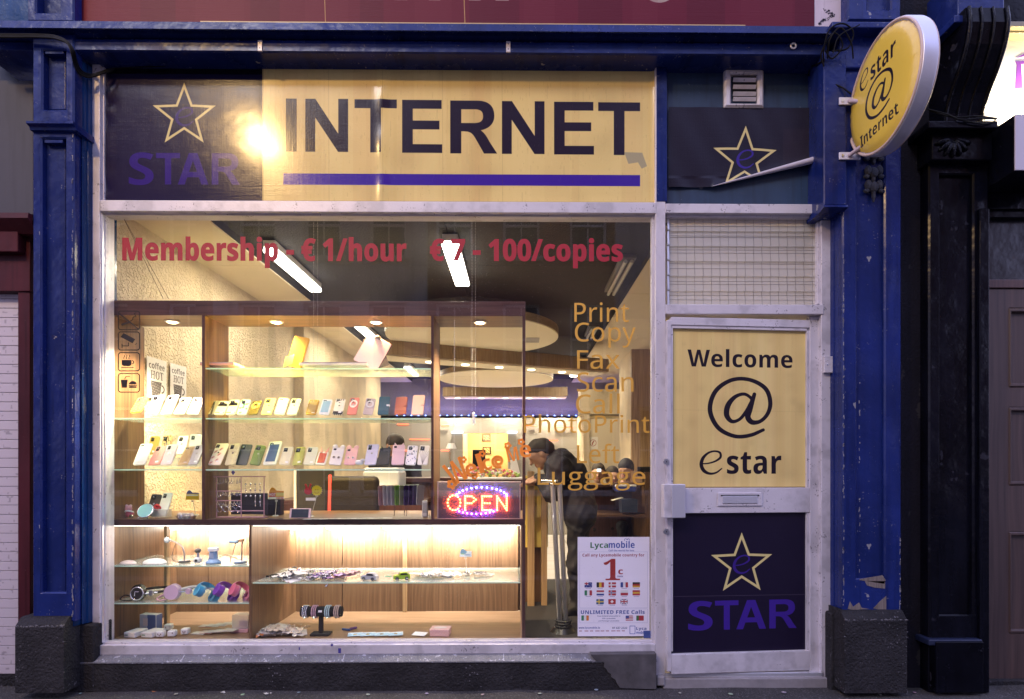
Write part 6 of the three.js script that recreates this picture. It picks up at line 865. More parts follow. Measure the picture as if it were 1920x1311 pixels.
{ // toys and small things at the left end
  const pk = thing('pink_toy', 'small red and pink dressed toy figure at the left end of the counter', 'toy', onTop(243, 971)); part(pk, 'body', new THREE.SphereGeometry(.024, 16, 12).scale(1, .9, .8).translate(0, .024, 0), plain(.6, .14, .18)); part(pk, 'head', new THREE.SphereGeometry(.02, 16, 12).translate(-.006, .055, .002), plain(.62, .3, .32)); for (const s of [-1, 1]) { part(pk, 'wheel', new THREE.CylinderGeometry(.011, .011, .01, 14).rotateX(Math.PI / 2).translate(s * .02, .01, .016), M.chrome); part(pk, 'bow', new THREE.SphereGeometry(.008, 10, 8).translate(-.006 + s * .012, .072, .0), plain(.75, .5, .5)); } part(pk, 'white_trim', new THREE.TorusGeometry(.02, .005, 8, 20).rotateX(1.2).translate(0, .036, .004), M.white);
  const mi = thing('round_mirror', 'turquoise round compact mirror tilted on a wire stand', 'mirror', onTop(273, 972)); part(mi, 'case', new THREE.CylinderGeometry(.044, .044, .012, 32).rotateX(Math.PI / 2 - .5), plain(.25, .6, .58, .3), V(0, .045, 0)); part(mi, 'rim', new THREE.TorusGeometry(.044, .004, 8, 36).rotateX(-.5), M.chrome, V(0, .045, .003)); part(mi, 'stand', tubeG([V(-.03, .0, .03), V(0, .02, .01), V(.03, 0, .03)], .003), M.chrome);
  phoneCase('black phone case leaning behind the turquoise mirror on the counter', 283, 968, -.25, .062, .14, C(.02, .018, .02), { lean: .5 }); phoneCase('white phone case leaning behind the clear box on the counter', 304, 968, -.25, .064, .15, C(.75, .74, .72), { lean: .5 });
  const bx2 = thing('clear_gift_box', 'clear box with red bow filled with jewellery on the counter', 'box', onTop(303, 970)); part(bx2, 'box', rbox(.09, .05, .06, .004), M.clearsoft, V(0, .026, 0)); part(bx2, 'bow', new THREE.TorusKnotGeometry(.012, .005, 40, 6), plain(.6, .03, .03), V(-.02, .06, .01)); const jw = []; for (let i = 0; i < 30; i++) jw.push(new THREE.OctahedronGeometry(rr(.004, .009)).translate(rr(-.038, .038), rr(.008, .04), rr(-.02, .024))); part(bx2, 'jewellery', merge(jw), M.chrome).userData.kind = 'stuff';
  const tr = thing('silver_tray', 'silver tray heaped with pale stones beside the wooden upright', 'tray', onTop(349, 973)); part(tr, 'tray', new THREE.CylinderGeometry(.06, .05, .018, 28, 1, true).scale(1, 1, .7).translate(0, .009, 0), M.chrome); const st = []; for (let i = 0; i < 45; i++) { const a = rr(0, 6.3), r = rr(0, .05); st.push(new THREE.SphereGeometry(rr(.005, .009), 8, 6).translate(Math.cos(a) * r, .016 + rnd() * .014, Math.sin(a) * r * .65)); } part(tr, 'stones', merge(st), plain(.7, .64, .56, .25)).userData.kind = 'stuff'; part(tr, 'base', new THREE.CylinderGeometry(.05, .05, .004, 28).scale(1, 1, .7).translate(0, .003, 0), M.chrome);
  const gp = thing('gold_ruler_strip', 'narrow gold zigzag strip hanging against the wall below the shelf', 'ornament', W(267, 888, -.42)); for (let i = 0; i < 16; i++) part(gp, 'link', rbox(.02, .012, .004, .001), plain(.55, .38, .08, .3), V(0, -.012 * i - .006, 0), [0, 0, i % 2 ? .6 : -.6]);
}
{ // earring rack
  const b = onTop(452, 971), o = thing('earring_rack', 'pink wire rack hung with rows of silver earrings and chains', 'jewellery rack', b), pk = plain(.5, .28, .32, .35), q = rect([405, 896, 495, 972], b.z), g = [], Y = (py) => W(450, py, b.z).y - b.y, X = (px) => W(px, 930, b.z).x - b.x;
  for (const px of [406, 452, 495]) part(o, 'post', rod(V(X(px), 0, 0), V(X(px), Y(893), 0), .0028, 6), pk); for (const [py, a, c] of [[894, 400, 498], [921, 404, 452], [939, 404, 452], [958, 430, 496], [970, 405, 495]]) part(o, 'bar', rbox(X(c) - X(a), .006, .004, .001), pk, V((X(a) + X(c)) / 2, Y(py), 0));
  part(o, 'back_board', rbox(X(494) - X(424), .13, .004, 0), plain(.018, .018, .02), V((X(424) + X(494)) / 2, Y(946), -.06));
  for (const [py, n] of [[921, 9], [939, 9], [897, 9]]) for (let i = 0; i < n; i++) { const x = X(408) + (X(450) - X(408)) * i / (n - 1), h = rr(.018, .032); part(o, 'earring', merge([new THREE.TorusGeometry(rr(.004, .008), .0016, 5, 12).translate(x, Y(py) - h, .003), rod(V(x, Y(py), .003), V(x, Y(py) - h + .005, .003), .0012, 4), new THREE.OctahedronGeometry(.0035).translate(x, Y(py) - h * .5, .004)]), i % 3 ? M.chrome : plain(.7, .6, .4, .25)); }
  for (const px of [461, 470, 479, 488]) { const bead = [], n = px > 474 ? 12 : 7; for (let i = 0; i < n; i++) bead.push(new THREE.SphereGeometry(i % 3 ? .003 : .0055, 8, 6).translate(X(px), Y(908) - .012 * i, .003)); part(o, 'chain_earring', merge(bead), M.chrome); }
  for (let i = 0; i < 4; i++) part(o, 'hoop', new THREE.TorusGeometry(.016, .002, 6, 24).translate(X(412 + i * 12), Y(955), .004), M.chrome); part(o, 'top_ornament', new THREE.OctahedronGeometry(.012).scale(1, 1.4, .6), plain(.14, .1, .4, .2), V(X(437), Y(886), 0)); part(o, 'foot', rbox(X(495) - X(405), .006, .05, .002), pk, V(0, .003, -.02));
  const k = thing('black_box', 'small black jewellery box behind the HOT price card', 'box', onTop(507, 967)); part(k, 'box', rbox(.1, .09, .06, .004), plain(.015, .015, .017), V(0, .045, -.06)); part(k, 'lid', rbox(.104, .02, .064, .004), plain(.02, .02, .022), V(0, .092, -.06));
  const ph = thing('pink_phone', 'pale pink phone standing sideways in front of the black chair', 'phone', onTop(563, 973)); part(ph, 'body', rbox(.125, .06, .01, .004), plain(.62, .45, .47), V(0, .032, 0), [-.25, 0, 0]); part(ph, 'screen', rbox(.1, .05, .002, .0005), plain(.03, .04, .05, .1), V(0, .033, .006), [-.25, 0, 0]); part(ph, 'stand', rbox(.05, .03, .03, .004), M.clearsoft, V(0, .015, -.02));
  const gl = thing('wire_loop', 'thin dark loop of cord lying on the counter below the HOT card', 'cord', onTop(516, 974)); part(gl, 'loop', new THREE.TorusGeometry(.035, .0016, 6, 30).rotateX(Math.PI / 2).scale(1.3, 1, .5).translate(0, .003, 0), plain(.08, .07, .06));
  const sheets = thing('flat_necklaces', 'row of flat silver necklaces and cards spread along the counter edge', 'necklaces', onTop(655, 974)); for (let i = 0; i < 16; i++) part(sheets, 'card', rbox(.05, .0015, .03, 0), i % 3 ? plain(.5, .48, .44) : plain(.75, .74, .7), V(-.24 + i * .031, .002 + i * .0004, rr(-.012, .012)), [0, rr(-.5, .5), 0]);
}
{ // hanging phone bumpers on a wire rack
  const b = onTop(745, 968), o = thing('bumper_rack', 'wire rack hung with clear, green and purple phone bumpers', 'case rack', b), Y = (py) => W(745, py, b.z).y - b.y, X = (px) => W(px, 935, b.z).x - b.x;
  for (const px of [739, 758, 762]) part(o, 'leg', rod(V(X(px), 0, 0), V(X(px) + .004, Y(915), -.01), .0025, 6), plain(.1, .05, .04, .4)); part(o, 'bar', rod(V(X(712), Y(912), 0), V(X(785), Y(909), 0), .003, 6), M.steel);
  const cs = [[712, [.55, .33, .36]], [720, [.62, .58, .6]], [727, [.6, .56, .6]], [734, [.58, .54, .58]], [741, [.3, .55, .08]], [749, [.5, .52, .3]], [757, [.10, .04, .22]], [765, [.10, .04, .22]], [773, [.08, .03, .18]], [780, [.62, .6, .64]]];
  cs.forEach(([px, c], i) => { const g = caseGeo(.062, .125, .008), m = phy({ color: L(...c), transmission: .45, thickness: 0, roughness: .2 }); const k = part(o, 'bumper', g, m, V(X(px) + .02, Y(910) - .125, .012 - i * .003), [0, .95, .06 - i * .012]); });
  const w = thing('white_speaker', 'small pale boxy charger standing beside the cabinet upright', 'charger', onTop(797, 969)); part(w, 'body', rbox(.034, .1, .03, .006), plain(.6, .58, .58), V(0, .05, 0)); part(w, 'grille', rbox(.024, .06, .002, .0005), plain(.35, .34, .34), V(0, .055, .0155));
}
// ---------------------------------------------------------------- lower left bay
const YS1 = W(335, 1061, ZC).y + .001, YS2 = W(335, 1131, ZC).y + .001, YS3 = CYbot + .001, YS4 = W(720, 1093, ZC).y + .001;
const at1 = (px, py) => WY(px, py, YS1), at2 = (px, py) => WY(px, py, YS2), at3 = (px, py) => WY(px, py, YS3), at4 = (px, py) => WY(px, py, YS4);
{
  [['flat pinkish white computer mouse, nearest the window edge on the webcam shelf', 240, 1057, [.72, .62, .6], .8], ['large white computer mouse beside the gooseneck microphone', 290, 1056, [.8, .8, .79], 1.15]].forEach(([l, x, y, c, k]) => { const o = thing('computer_mouse', l, 'mouse', at1(x, y)), g = new THREE.SphereGeometry(.06 * k, 24, 16, 0, 6.3, 0, Math.PI / 2).scale(1, .42, .6); part(o, 'shell', g, plain(...c, .3)); part(o, 'base', new THREE.CylinderGeometry(.058 * k, .056 * k, .006, 28).scale(1, 1, .6), plain(.5, .5, .5)); part(o, 'button_seam', rbox(.03, .001, .003, 0), plain(.3, .3, .3), V(.03 * k, .0205 * k, 0), [0, 0, -.35]); });
  const m = thing('gooseneck_microphone', 'gooseneck desk microphone with round clear head', 'microphone', at1(346, 1054)); part(m, 'base', new THREE.CylinderGeometry(.03, .034, .012, 24).translate(0, .006, 0), plain(.1, .1, .11, .3)); const ne = [V(0, .01, 0), V(-.004, .06, 0), V(-.02, .1, .004), V(-.06, .125, .008), V(-.1, .135, .012)]; part(m, 'neck', tubeG(ne, .0045, 30), M.steel); part(m, 'head', new THREE.SphereGeometry(.016, 16, 12), plain(.6, .62, .64, .2), ne[4]); part(m, 'ring', new THREE.TorusGeometry(.017, .003, 8, 24), M.chrome, ne[4]); part(m, 'cord', tubeG([V(-.05, .12, 0), V(-.06, .06, .02), V(-.055, .02, .03), V(-.02, .006, .04), V(.03, .008, .03), V(.05, .006, 0), V(0, .004, -.02)], .0022, 40), plain(.05, .05, .05));
  const w = thing('webcam', 'small silver webcam with a dark oval head', 'webcam', at1(371, 1056)); part(w, 'base', rbox(.045, .035, .04, .012), plain(.65, .65, .67, .25), V(0, .018, 0)); part(w, 'head', new THREE.SphereGeometry(.02, 18, 12).scale(1, .7, .8), plain(.08, .07, .07, .3), V(0, .075, 0)); part(w, 'neck', new THREE.CylinderGeometry(.006, .01, .04, 10), M.steel, V(.002, .05, 0)); part(w, 'lens', new THREE.CylinderGeometry(.008, .008, .006, 14).rotateX(Math.PI / 2), M.plasticblack, V(0, .018, .021));
  const c = thing('blue_webcam', 'light blue cylindrical webcam with white cap and flared foot', 'webcam', at1(400, 1057)); part(c, 'body', new THREE.LatheGeometry([[.0, 0], [.042, 0], [.043, .012], [.03, .024], [.025, .03], [.022, .07], [.024, .075]].map((p) => new THREE.Vector2(...p)), 28), plain(.25, .40, .62, .3)); part(c, 'cap', new THREE.CylinderGeometry(.03, .03, .018, 26).translate(0, .085, 0), M.white); part(c, 'face_plate', rbox(.026, .03, .004, .001), plain(.4, .5, .66, .3), V(0, .05, .024));
  const d = thing('stalk_webcam', 'blue webcam on a thin stalk with coiled lead by the divider', 'webcam', at1(450, 1056)); part(d, 'base', new THREE.CylinderGeometry(.03, .036, .014, 26).translate(0, .007, 0), plain(.22, .36, .55, .3)); part(d, 'stalk', rod(V(.01, .01, 0), V(.012, .135, 0), .004), M.steel); part(d, 'head', rbox(.055, .022, .03, .009), plain(.35, .5, .64, .3), V(-.035, .13, .004)); part(d, 'clamp', rbox(.03, .014, .02, .004), plain(.35, .2, .12, .4), V(.008, .137, 0)); part(d, 'cord', tubeG([V(-.02, .125, .01), V(-.04, .06, .01), V(-.05, .01, .02), V(-.02, .005, .035), V(.04, .005, .02), V(.03, .005, -.02), V(-.06, .03, -.03), V(-.11, .045, -.02), V(-.14, .02, 0)], .002, 50), plain(.12, .12, .12));
}
function headphones(label, p, col, cup, turn, tilt, name = 'headphones') {
  const o = thing(name, label, 'headphones', p), m = plain(...col, .3), R = .06; const arc = []; for (let i = 0; i <= 24; i++) { const a = Math.PI * (i / 24); arc.push(V(Math.cos(a) * R, Math.sin(a) * R * 1.1, 0)); }
  const H = new THREE.Group(); const bandG = tubeG(arc, .009, 40, 8).scale(1, 1, 2.1); const e = new THREE.Euler(tilt[0], tilt[1], tilt[2]); const M4 = new THREE.Matrix4().makeRotationFromEuler(e); bandG.applyMatrix4(M4); bandG.computeVertexNormals();
  bandG.computeBoundingBox(); const lift = -Math.min(bandG.boundingBox.min.y, 0) + .004; part(o, 'headband', bandG, m, V(0, lift, 0));
  for (const s of [-1, 1]) { const g = new THREE.CylinderGeometry(.034, .034, .022, 28).rotateZ(Math.PI / 2).translate(s * (R - .006), -.012, 0).applyMatrix4(M4), c2 = part(o, 'ear_cup', g, m, V(0, lift, 0)); const pad = new THREE.TorusGeometry(.026, .010, 8, 24).rotateY(Math.PI / 2).translate(s * (R - .024), -.012, 0).applyMatrix4(M4); part(o, 'ear_pad', pad, plain(...cup, .6), V(0, lift, 0)); }
  o.rotation.y = turn; return o;
}
{
  const bk = thing('headphones', 'black and silver folded headphones with a silver L on the cup', 'headphones', at2(259, 1126)), pb = plain(.02, .018, .018, .25);
  part(bk, 'ear_cup', new THREE.CylinderGeometry(.04, .042, .024, 32).rotateX(Math.PI / 2 - .12), pb, V(0, .042, 0)); part(bk, 'cup_ring', new THREE.TorusGeometry(.037, .004, 8, 36).rotateX(-.12), M.chrome, V(0, .043, .013)); part(bk, 'cup_mark', merge([rbox(.005, .026, .002, 0).translate(-.011, .0, 0), rbox(.024, .005, .002, 0).translate(0, .0125, 0)]), M.chrome, V(0, .042, .0145), [-.12, 0, 0]); part(bk, 'rear_cup', new THREE.CylinderGeometry(.04, .042, .022, 32).rotateX(Math.PI / 2 - .1), pb, V(-.03, .044, -.05)); part(bk, 'arm', rod(V(.04, .04, 0), V(.11, .046, -.01), .005), M.chrome); part(bk, 'joint', rbox(.022, .034, .02, .004), M.steel, V(.075, .045, -.004)); part(bk, 'headband', tubeG([V(.09, .045, -.01), V(.14, .05, -.03), V(.17, .052, -.08), V(.1, .054, -.12), V(0, .05, -.1), V(-.03, .046, -.06)], .008, 40), pb); part(bk, 'cord', tubeG([V(-.03, .02, 0), V(-.08, .03, .0), V(-.095, .012, .02), V(-.06, .006, .03), V(-.02, .006, .03)], .0035, 30), pb);
  const pk = thing('headphones', 'pale pink headphones lying with one round cup facing the street', 'headphones', at2(323, 1126)), pp = plain(.6, .42, .56, .35); part(pk, 'ear_cup', new THREE.CylinderGeometry(.043, .046, .03, 32).rotateX(Math.PI / 2 - .15), pp, V(0, .048, 0)); part(pk, 'ear_pad', new THREE.TorusGeometry(.034, .012, 10, 30).rotateX(-.15), plain(.5, .36, .48), V(0, .05, -.02)); part(pk, 'fork', tubeG([V(-.04, .04, 0), V(-.08, .015, .02), V(-.06, .006, .03), V(-.02, .012, .03)], .005, 24), plain(.6, .36, .4, .35)); part(pk, 'rear_cup', new THREE.CylinderGeometry(.016, .018, .02, 20).rotateX(Math.PI / 2), pp, V(.085, .05, -.02)); part(pk, 'headband', tubeG([V(.04, .06, -.02), V(.1, .07, -.05), V(.18, .06, -.06), V(.24, .05, -.04)], .010, 30), plain(.55, .56, .54)); part(pk, 'slider', rod(V(.04, .05, 0), V(.085, .05, -.02), .005), M.chrome);
  headphones('bright blue headphones tipped on edge between pink and purple pairs', at2(388, 1126), [.06, .34, .55], [.1, .3, .45], .2, [-1.22, .75, .3]); headphones('purple headphones tipped on edge beside the blue pair', at2(424, 1125), [.22, .05, .42], [.18, .05, .32], .2, [-1.22, .75, .3]); headphones('rose pink headphones half hidden by the divider', at2(453, 1125), [.72, .16, .26], [.6, .2, .3], .2, [-1.22, .75, .3]);
}
function plug(label, px, py, marks) { const o = thing('plug_adapter', label, 'plug adapter', at3(px, py)), w = .044; part(o, 'body', rbox(w, .036, w, .008), M.white, V(0, .019, 0)); part(o, 'socket_face', rbox(w * .8, .026, .003, .001), plain(.7, .7, .72), V(0, .019, w / 2)); for (const s of marks) part(o, 'pin_hole', rbox(.004, .009, .002, 0), plain(.1, .03, .04), V(s[0], .02 + s[1], w / 2 + .0016)); o.rotation.y = .12; return o; }
{
  [['long white boxed charger, nearer the window edge on the cabinet floor', 249, 1196], ['long white boxed charger beside the four white plugs', 281, 1196]].forEach(([l, x, y], i) => { const o = thing('charger_box', l, 'box', at3(x + 6, y - 4)); part(o, 'box', rbox(.075, .032, .10, .004), plain(.78, .78, .77), V(0, .017, 0)); part(o, 'label', rbox(.022, .008, .001, 0), plain(.25, .35, .3), V(-.02, .016, .0505)); part(o, 'lid_line', rbox(.0765, .0012, .1015, 0), plain(.5, .5, .5), V(0, .024, 0)); o.rotation.y = -.18; });
  const b = thing('blue_carton', 'white and blue printed carton standing behind the white boxed chargers', 'box', at3(283, 1180)); part(b, 'carton', rbox(.115, .095, .05, .002), std({ roughness: .5, map: (() => { const t = ctex(128, 128, (x) => { x.fillStyle = '#c9cddd'; x.fillRect(0, 0, 128, 128); x.fillStyle = '#5b6fa8'; x.fillRect(70, 0, 58, 128); x.fillStyle = '#4a4e66'; x.fillRect(10, 22, 44, 10); x.fillStyle = '#e8d8d8'; x.fillRect(36, 60, 36, 50); }); t.repeat.set(1 / .115, 1 / .115); t.wrapS = t.wrapT = THREE.RepeatWrapping; return t; })() }), V(0, .048, 0), [0, -.12, 0]); part(b, 'lid_flap', rbox(.115, .001, .05, 0), plain(.7, .72, .8), V(0, .0962, 0), [0, -.12, 0]);
  plug('white plug adapter with three slots right of the boxed chargers', 302, 1194, [[-.008, 0], [.008, 0], [0, -.007]]); plug('white plug adapter sitting on top of a wider one', 316, 1181, [[-.006, 0]]); plug('white plug adapter under the topmost small one', 323, 1193, [[.01, .004]]); plug('white plug adapter standing alone left of the flat packets', 348, 1189, [[-.006, 0], [.006, 0], [0, -.007]]);
  const pk = thing('flat_packets', 'fanned flat packets in clear wraps printed red and white', 'packets', at3(405, 1185)); for (let i = 0; i < 9; i++) { const g = part(pk, 'packet', rbox(.08, .004, .05, .001), plain(...[[.6, .55, .5], [.45, .12, .1], [.3, .28, .27], [.7, .66, .6]][i % 4]), V(-.08 + (i % 5) * .045, .003 + i * .004, (i < 5 ? .03 : -.05) + rr(-.01, .01)), [0, rr(-.3, .3), 0]); part(g, 'wrap', rbox(.086, .0006, .056, 0), M.clearsoft, V(0, .0026, 0)); }
  const cl = thing('clear_case_box', 'clear box holding a pink case against the divider', 'box', at3(452, 1184)); part(cl, 'box', rbox(.10, .085, .07, .003), M.clearsoft, V(0, .062, -.02)); part(cl, 'pink_case', rbox(.06, .035, .04, .01), plain(.6, .3, .38), V(.015, .05, -.01)); part(cl, 'pink_tray', rbox(.11, .02, .08, .002), plain(.62, .36, .45), V(0, .01, -.01));
}
// ---------------------------------------------------------------- lower right bay
{
  const wad = (name, label, cat, p, w, d, h, cols, n, small) => { const o = thing(name, label, cat, p); for (let i = 0; i < n; i++) { const c = cols[i % cols.length]; const g = new THREE.PlaneGeometry(w * rr(.3, .5), d * rr(.5, .9), 6, 5), q = g.attributes.position; for (let k = 0; k < q.count; k++) q.setZ(k, .006 * Math.sin(q.getX(k) * 150 + i) * Math.cos(q.getY(k) * 130 + i)); g.rotateX(-Math.PI / 2 + rr(-.12, .12)); g.computeVertexNormals(); part(o, 'packet', g, c, V(rr(-w, w) * .38, .008 + h * i / n, rr(-d, d) * .25), [0, rr(-.8, .8), rr(-.15, .15)]); } for (const [m, k, r] of small) { const g = []; for (let i = 0; i < k; i++) g.push((i % 2 ? new THREE.OctahedronGeometry(rr(.4, 1) * r) : new THREE.TorusGeometry(rr(.6, 1.1) * r, r * .22, 5, 10)).rotateX(rr(0, 3)).rotateY(rr(0, 3)).translate(rr(-w, w) * .42, .012 + rnd() * h * 1.2, rr(-d, d) * .35)); part(o, 'trinkets', merge(g), m).userData.kind = 'stuff'; } return o; };
  const cw = phy({ color: L(.85, .85, .85), transmission: .35, thickness: 0, roughness: .2 });
  wad('earphone_packets', 'heap of white wrapped earphone packets and black leads, left on the glass shelf', 'packets', at4(556, 1086), .2, .16, .045, [M.white, cw, plain(.75, .74, .72)], 12, [[plain(.03, .03, .03), 8, .012], [plain(.6, .35, .2), 3, .012], [M.chrome, 10, .009]]);
  wad('keyring_heap', 'jumble of silver and purple key rings and charms on the glass shelf', 'key rings', at4(603, 1086), .2, .14, .03, [cw, plain(.5, .42, .6), plain(.7, .7, .72)], 8, [[M.chrome, 40, .009], [plain(.25, .12, .4, .3), 14, .010], [plain(.03, .03, .03), 12, .008]]);
  wad('pink_packets', 'pinkish and purple wrapped packets heaped beside the silver toy car', 'packets', at4(648, 1085), .2, .13, .04, [plain(.75, .5, .52), plain(.42, .26, .55), plain(.8, .74, .72), plain(.65, .3, .15)], 9, [[M.chrome, 10, .008]]);
  wad('white_packets', 'flat white wrapped packets on the glass shelf right of the green toy car', 'packets', at4(815, 1082), .3, .12, .014, [M.white, cw], 9, [[M.chrome, 8, .009]]);
  wad('silver_brooches', 'little silver brooches lying at the bare end of the glass shelf', 'brooches', at4(893, 1080), .18, .08, .01, [cw], 3, [[M.chrome, 26, .010], [plain(.05, .05, .05), 6, .008]]);
  const lead = thing('black_lead', 'coiled black charging lead at the left end of the glass shelf', 'cable', at4(518, 1082)); for (let k = 0; k < 3; k++) part(lead, 'coil', new THREE.TorusGeometry(.028 + k * .004, .0028, 6, 30).rotateX(Math.PI / 2).scale(1.3, 1, .6).translate(k * .004, .004 + k * .004, 0), M.plasticblack); part(lead, 'plug', rbox(.02, .01, .012, .003), M.plasticblack, V(-.05, .006, .01));
  const tag = thing('blue_charm', 'small blue white charm dangling over the glass shelf edge', 'charm', W(613, 1094, -.11)); part(tag, 'cord', rod(V(0, .01, 0), V(.004, -.01, .002), .0012), plain(.5, .5, .6)); part(tag, 'bead', new THREE.OctahedronGeometry(.007).scale(1.6, .8, .6).rotateZ(.7), plain(.35, .42, .62), V(-.004, -.014, .002));
  const car = (label, p, col, turn, k) => { const o = thing('toy_car', label, 'toy car', p), m = std({ color: L(...col), roughness: .2, metalness: .1 }); const s = new THREE.Shape(); [[-.05, .008], [-.05, .022], [-.045, .028], [-.018, .031], [-.006, .045], [.030, .046], [.044, .031], [.05, .028], [.05, .008]].forEach(([x, y], i) => s[i ? 'lineTo' : 'moveTo'](x, y)); const g = new THREE.ExtrudeGeometry(s, { depth: .032, bevelEnabled: true, bevelSize: .003, bevelThickness: .004, bevelSegments: 2 }).translate(0, 0, -.016); part(o, 'body', g, m);
    const w = new THREE.Shape(); [[-.013, .032], [-.004, .042], [.027, .043], [.038, .032]].forEach(([x, y], i) => w[i ? 'lineTo' : 'moveTo'](x, y)); for (const z of [-.0215, .0205]) part(o, 'side_window', new THREE.ExtrudeGeometry(w, { depth: .001, bevelEnabled: false }), plain(.02, .02, .02, .1), V(0, 0, z)); part(o, 'windscreen', rbox(.002, .015, .03, 0), plain(.02, .02, .02, .1), V(-.0165, .038, 0), [0, 0, -.75]); for (const x of [-.03, .03]) for (const z of [-.019, .019]) { const t = part(o, 'wheel', new THREE.CylinderGeometry(.011, .011, .01, 20).rotateX(Math.PI / 2), M.plasticblack, V(x, .011, z)); part(t, 'hub', new THREE.CylinderGeometry(.006, .006, .011, 16).rotateX(Math.PI / 2), M.chrome); } for (const z of [-.012, .012]) part(o, 'headlight', new THREE.SphereGeometry(.004, 8, 6), M.white, V(-.052, .02, z)); o.rotation.y = turn; o.scale.setScalar(k); return o; };
  car('silver grey toy car on the glass shelf left of the green one', at4(693, 1088), [.4, .41, .45], -.25, .95); car('lime green toy car on the lower glass shelf', at4(753, 1087), [.30, .48, .03], .3, .95);
  const gt = thing('green_tag', 'small green plastic tag lying behind the silver toy car', 'tag', at4(728, 1081)); part(gt, 'tag', rbox(.04, .004, .02, .001), plain(.1, .4, .25)); part(gt, 'hole', new THREE.TorusGeometry(.004, .001, 6, 12).rotateX(Math.PI / 2), M.chrome, V(-.022, .002, 0));
  // floor of the bay
  const b = thing('bracelet_stand', 'black T shaped bracelet stand carrying four beaded bracelets', 'bracelet stand', at3(602, 1190)), vel = std({ color: L(.012, .011, .013), roughness: .9 });
  part(b, 'base', rbox(.115, .012, .075, .003), vel, V(0, .006, 0)); part(b, 'post', rbox(.026, .12, .02, .003), vel, V(0, .07, 0)); part(b, 'bar', new THREE.CylinderGeometry(.031, .031, .245, 28).rotateZ(Math.PI / 2), vel, V(.004, .14, 0)); part(b, 'tag', rbox(.022, .012, .001, 0), M.paper, V(.004, .148, .031), [-.3, 0, 0]);
  [[-.09, M.chrome, 'silver'], [-.035, plain(.55, .35, .42, .3), 'pink'], [.045, plain(.45, .6, .62, .3), 'pale'], [.1, plain(.6, .45, .38, .3), 'bronze']].forEach(([x, m]) => { const g = []; for (let k = 0; k < 3; k++) for (let i = 0; i < 30; i++) { const a = i / 30 * 6.283; g.push(new THREE.SphereGeometry(.0042, 7, 5).translate(x - .012 + k * .011, .14 + Math.cos(a) * .035, Math.sin(a) * .035)); } const br = thing('bracelet', `${({ '-0.09': 'silver beaded bracelet at the left end of the black stand', '-0.035': 'pink beaded bracelet left of the stand post', '0.045': 'pale blue beaded bracelet right of the stand post', '0.1': 'bronze beaded bracelet at the right end of the black stand' })[x]}`, 'bracelet', b.position.clone()); part(br, 'beads', merge(g), m); part(br, 'charm', new THREE.OctahedronGeometry(.008), M.chrome, V(x, .11, .034)); });
  wad('clear_packets', 'heap of crumpled clear packets holding pale jewellery on the cabinet floor', 'packets', at3(540, 1188), .28, .16, .03, [cw, phy({ color: L(.8, .7, .62), transmission: .4, thickness: 0, roughness: .2 }), plain(.7, .62, .58)], 14, [[plain(.5, .4, .32, .3), 30, .010], [M.chrome, 18, .008]]);
  wad('orange_packets', 'orange edged white packets against the divider on the cabinet floor', 'packets', at3(497, 1192), .12, .12, .02, [plain(.75, .7, .7), plain(.7, .25, .1), plain(.7, .55, .55)], 7, [[plain(.3, .3, .5), 4, .007]]);
  const cl = thing('hair_clip', 'blue and purple hair clip lying behind the pale blue tickets', 'hair clip', at3(655, 1183)); part(cl, 'blue_half', new THREE.CapsuleGeometry(.007, .04, 5, 12).rotateZ(Math.PI / 2 - .1), plain(.06, .12, .3), V(-.02, .008, 0)); part(cl, 'purple_half', new THREE.CapsuleGeometry(.008, .035, 5, 12).rotateZ(Math.PI / 2 + .2), plain(.14, .06, .2), V(.02, .012, -.012));
  const tk = ctex(128, 64, (x) => { x.fillStyle = '#b7d3e4'; x.fillRect(0, 0, 128, 64); x.fillStyle = '#dfe9ec'; x.fillRect(0, 0, 128, 14); x.strokeStyle = '#5f93b8'; x.lineWidth = 3; x.beginPath(); x.moveTo(0, 50); x.lineTo(50, 18); x.lineTo(128, 56); x.stroke(); x.fillStyle = '#a99a72'; x.fillRect(48, 24, 30, 22); }), tkm = std({ map: tk, roughness: .6 });
  [['leftmost of the pale blue printed tickets on the cabinet floor', 666], ['pale blue printed ticket next right of the leftmost', 690], ['pale blue printed ticket left of the last one', 716], ['pale blue printed ticket nearest the white card', 742]].forEach(([l, x], i) => { const o = thing('blue_ticket', l, 'ticket', at3(x, 1192)); part(o, 'sheet', skin(.085, .055, .004, 360 + i, 12, 8).rotateX(-Math.PI / 2 + .12), tkm, V(0, .008 + i * .0012, 0), [0, .18, 0]); });
  const wc = thing('white_card', 'blank white card lying against the pink checked box', 'card', at3(787, 1191)); part(wc, 'sheet', skin(.085, .06, .003, 365, 10, 8).rotateX(-Math.PI / 2 + .1), M.paper, V(0, .008, 0), [0, -.25, 0]);
  const pb = thing('pink_box', 'pink checked gift box with a white oval on the lid', 'box', at3(826, 1190)), ck = ctex(128, 128, (x) => { x.fillStyle = '#d9a9a4'; x.fillRect(0, 0, 128, 128); x.fillStyle = '#b8736f'; for (let i = 0; i < 8; i++) for (let j = 0; j < 8; j++) if ((i + j) % 2) x.fillRect(i * 16, j * 16, 16, 16); x.fillStyle = 'rgba(235,205,200,.55)'; x.fillRect(0, 0, 128, 128); }); ck.wrapS = ck.wrapT = THREE.RepeatWrapping; ck.repeat.set(14, 14);
  part(pb, 'box', rbox(.115, .038, .085, .002), std({ map: ck, roughness: .6 }), V(0, .019, 0)); part(pb, 'lid', rbox(.119, .014, .089, .002), std({ map: ck, roughness: .6 }), V(0, .035, 0)); part(pb, 'oval_label', new THREE.CylinderGeometry(.04, .04, .001, 28).scale(1, 1, .6), plain(.75, .62, .6), V(0, .0428, 0)); pb.rotation.y = -.06;
}
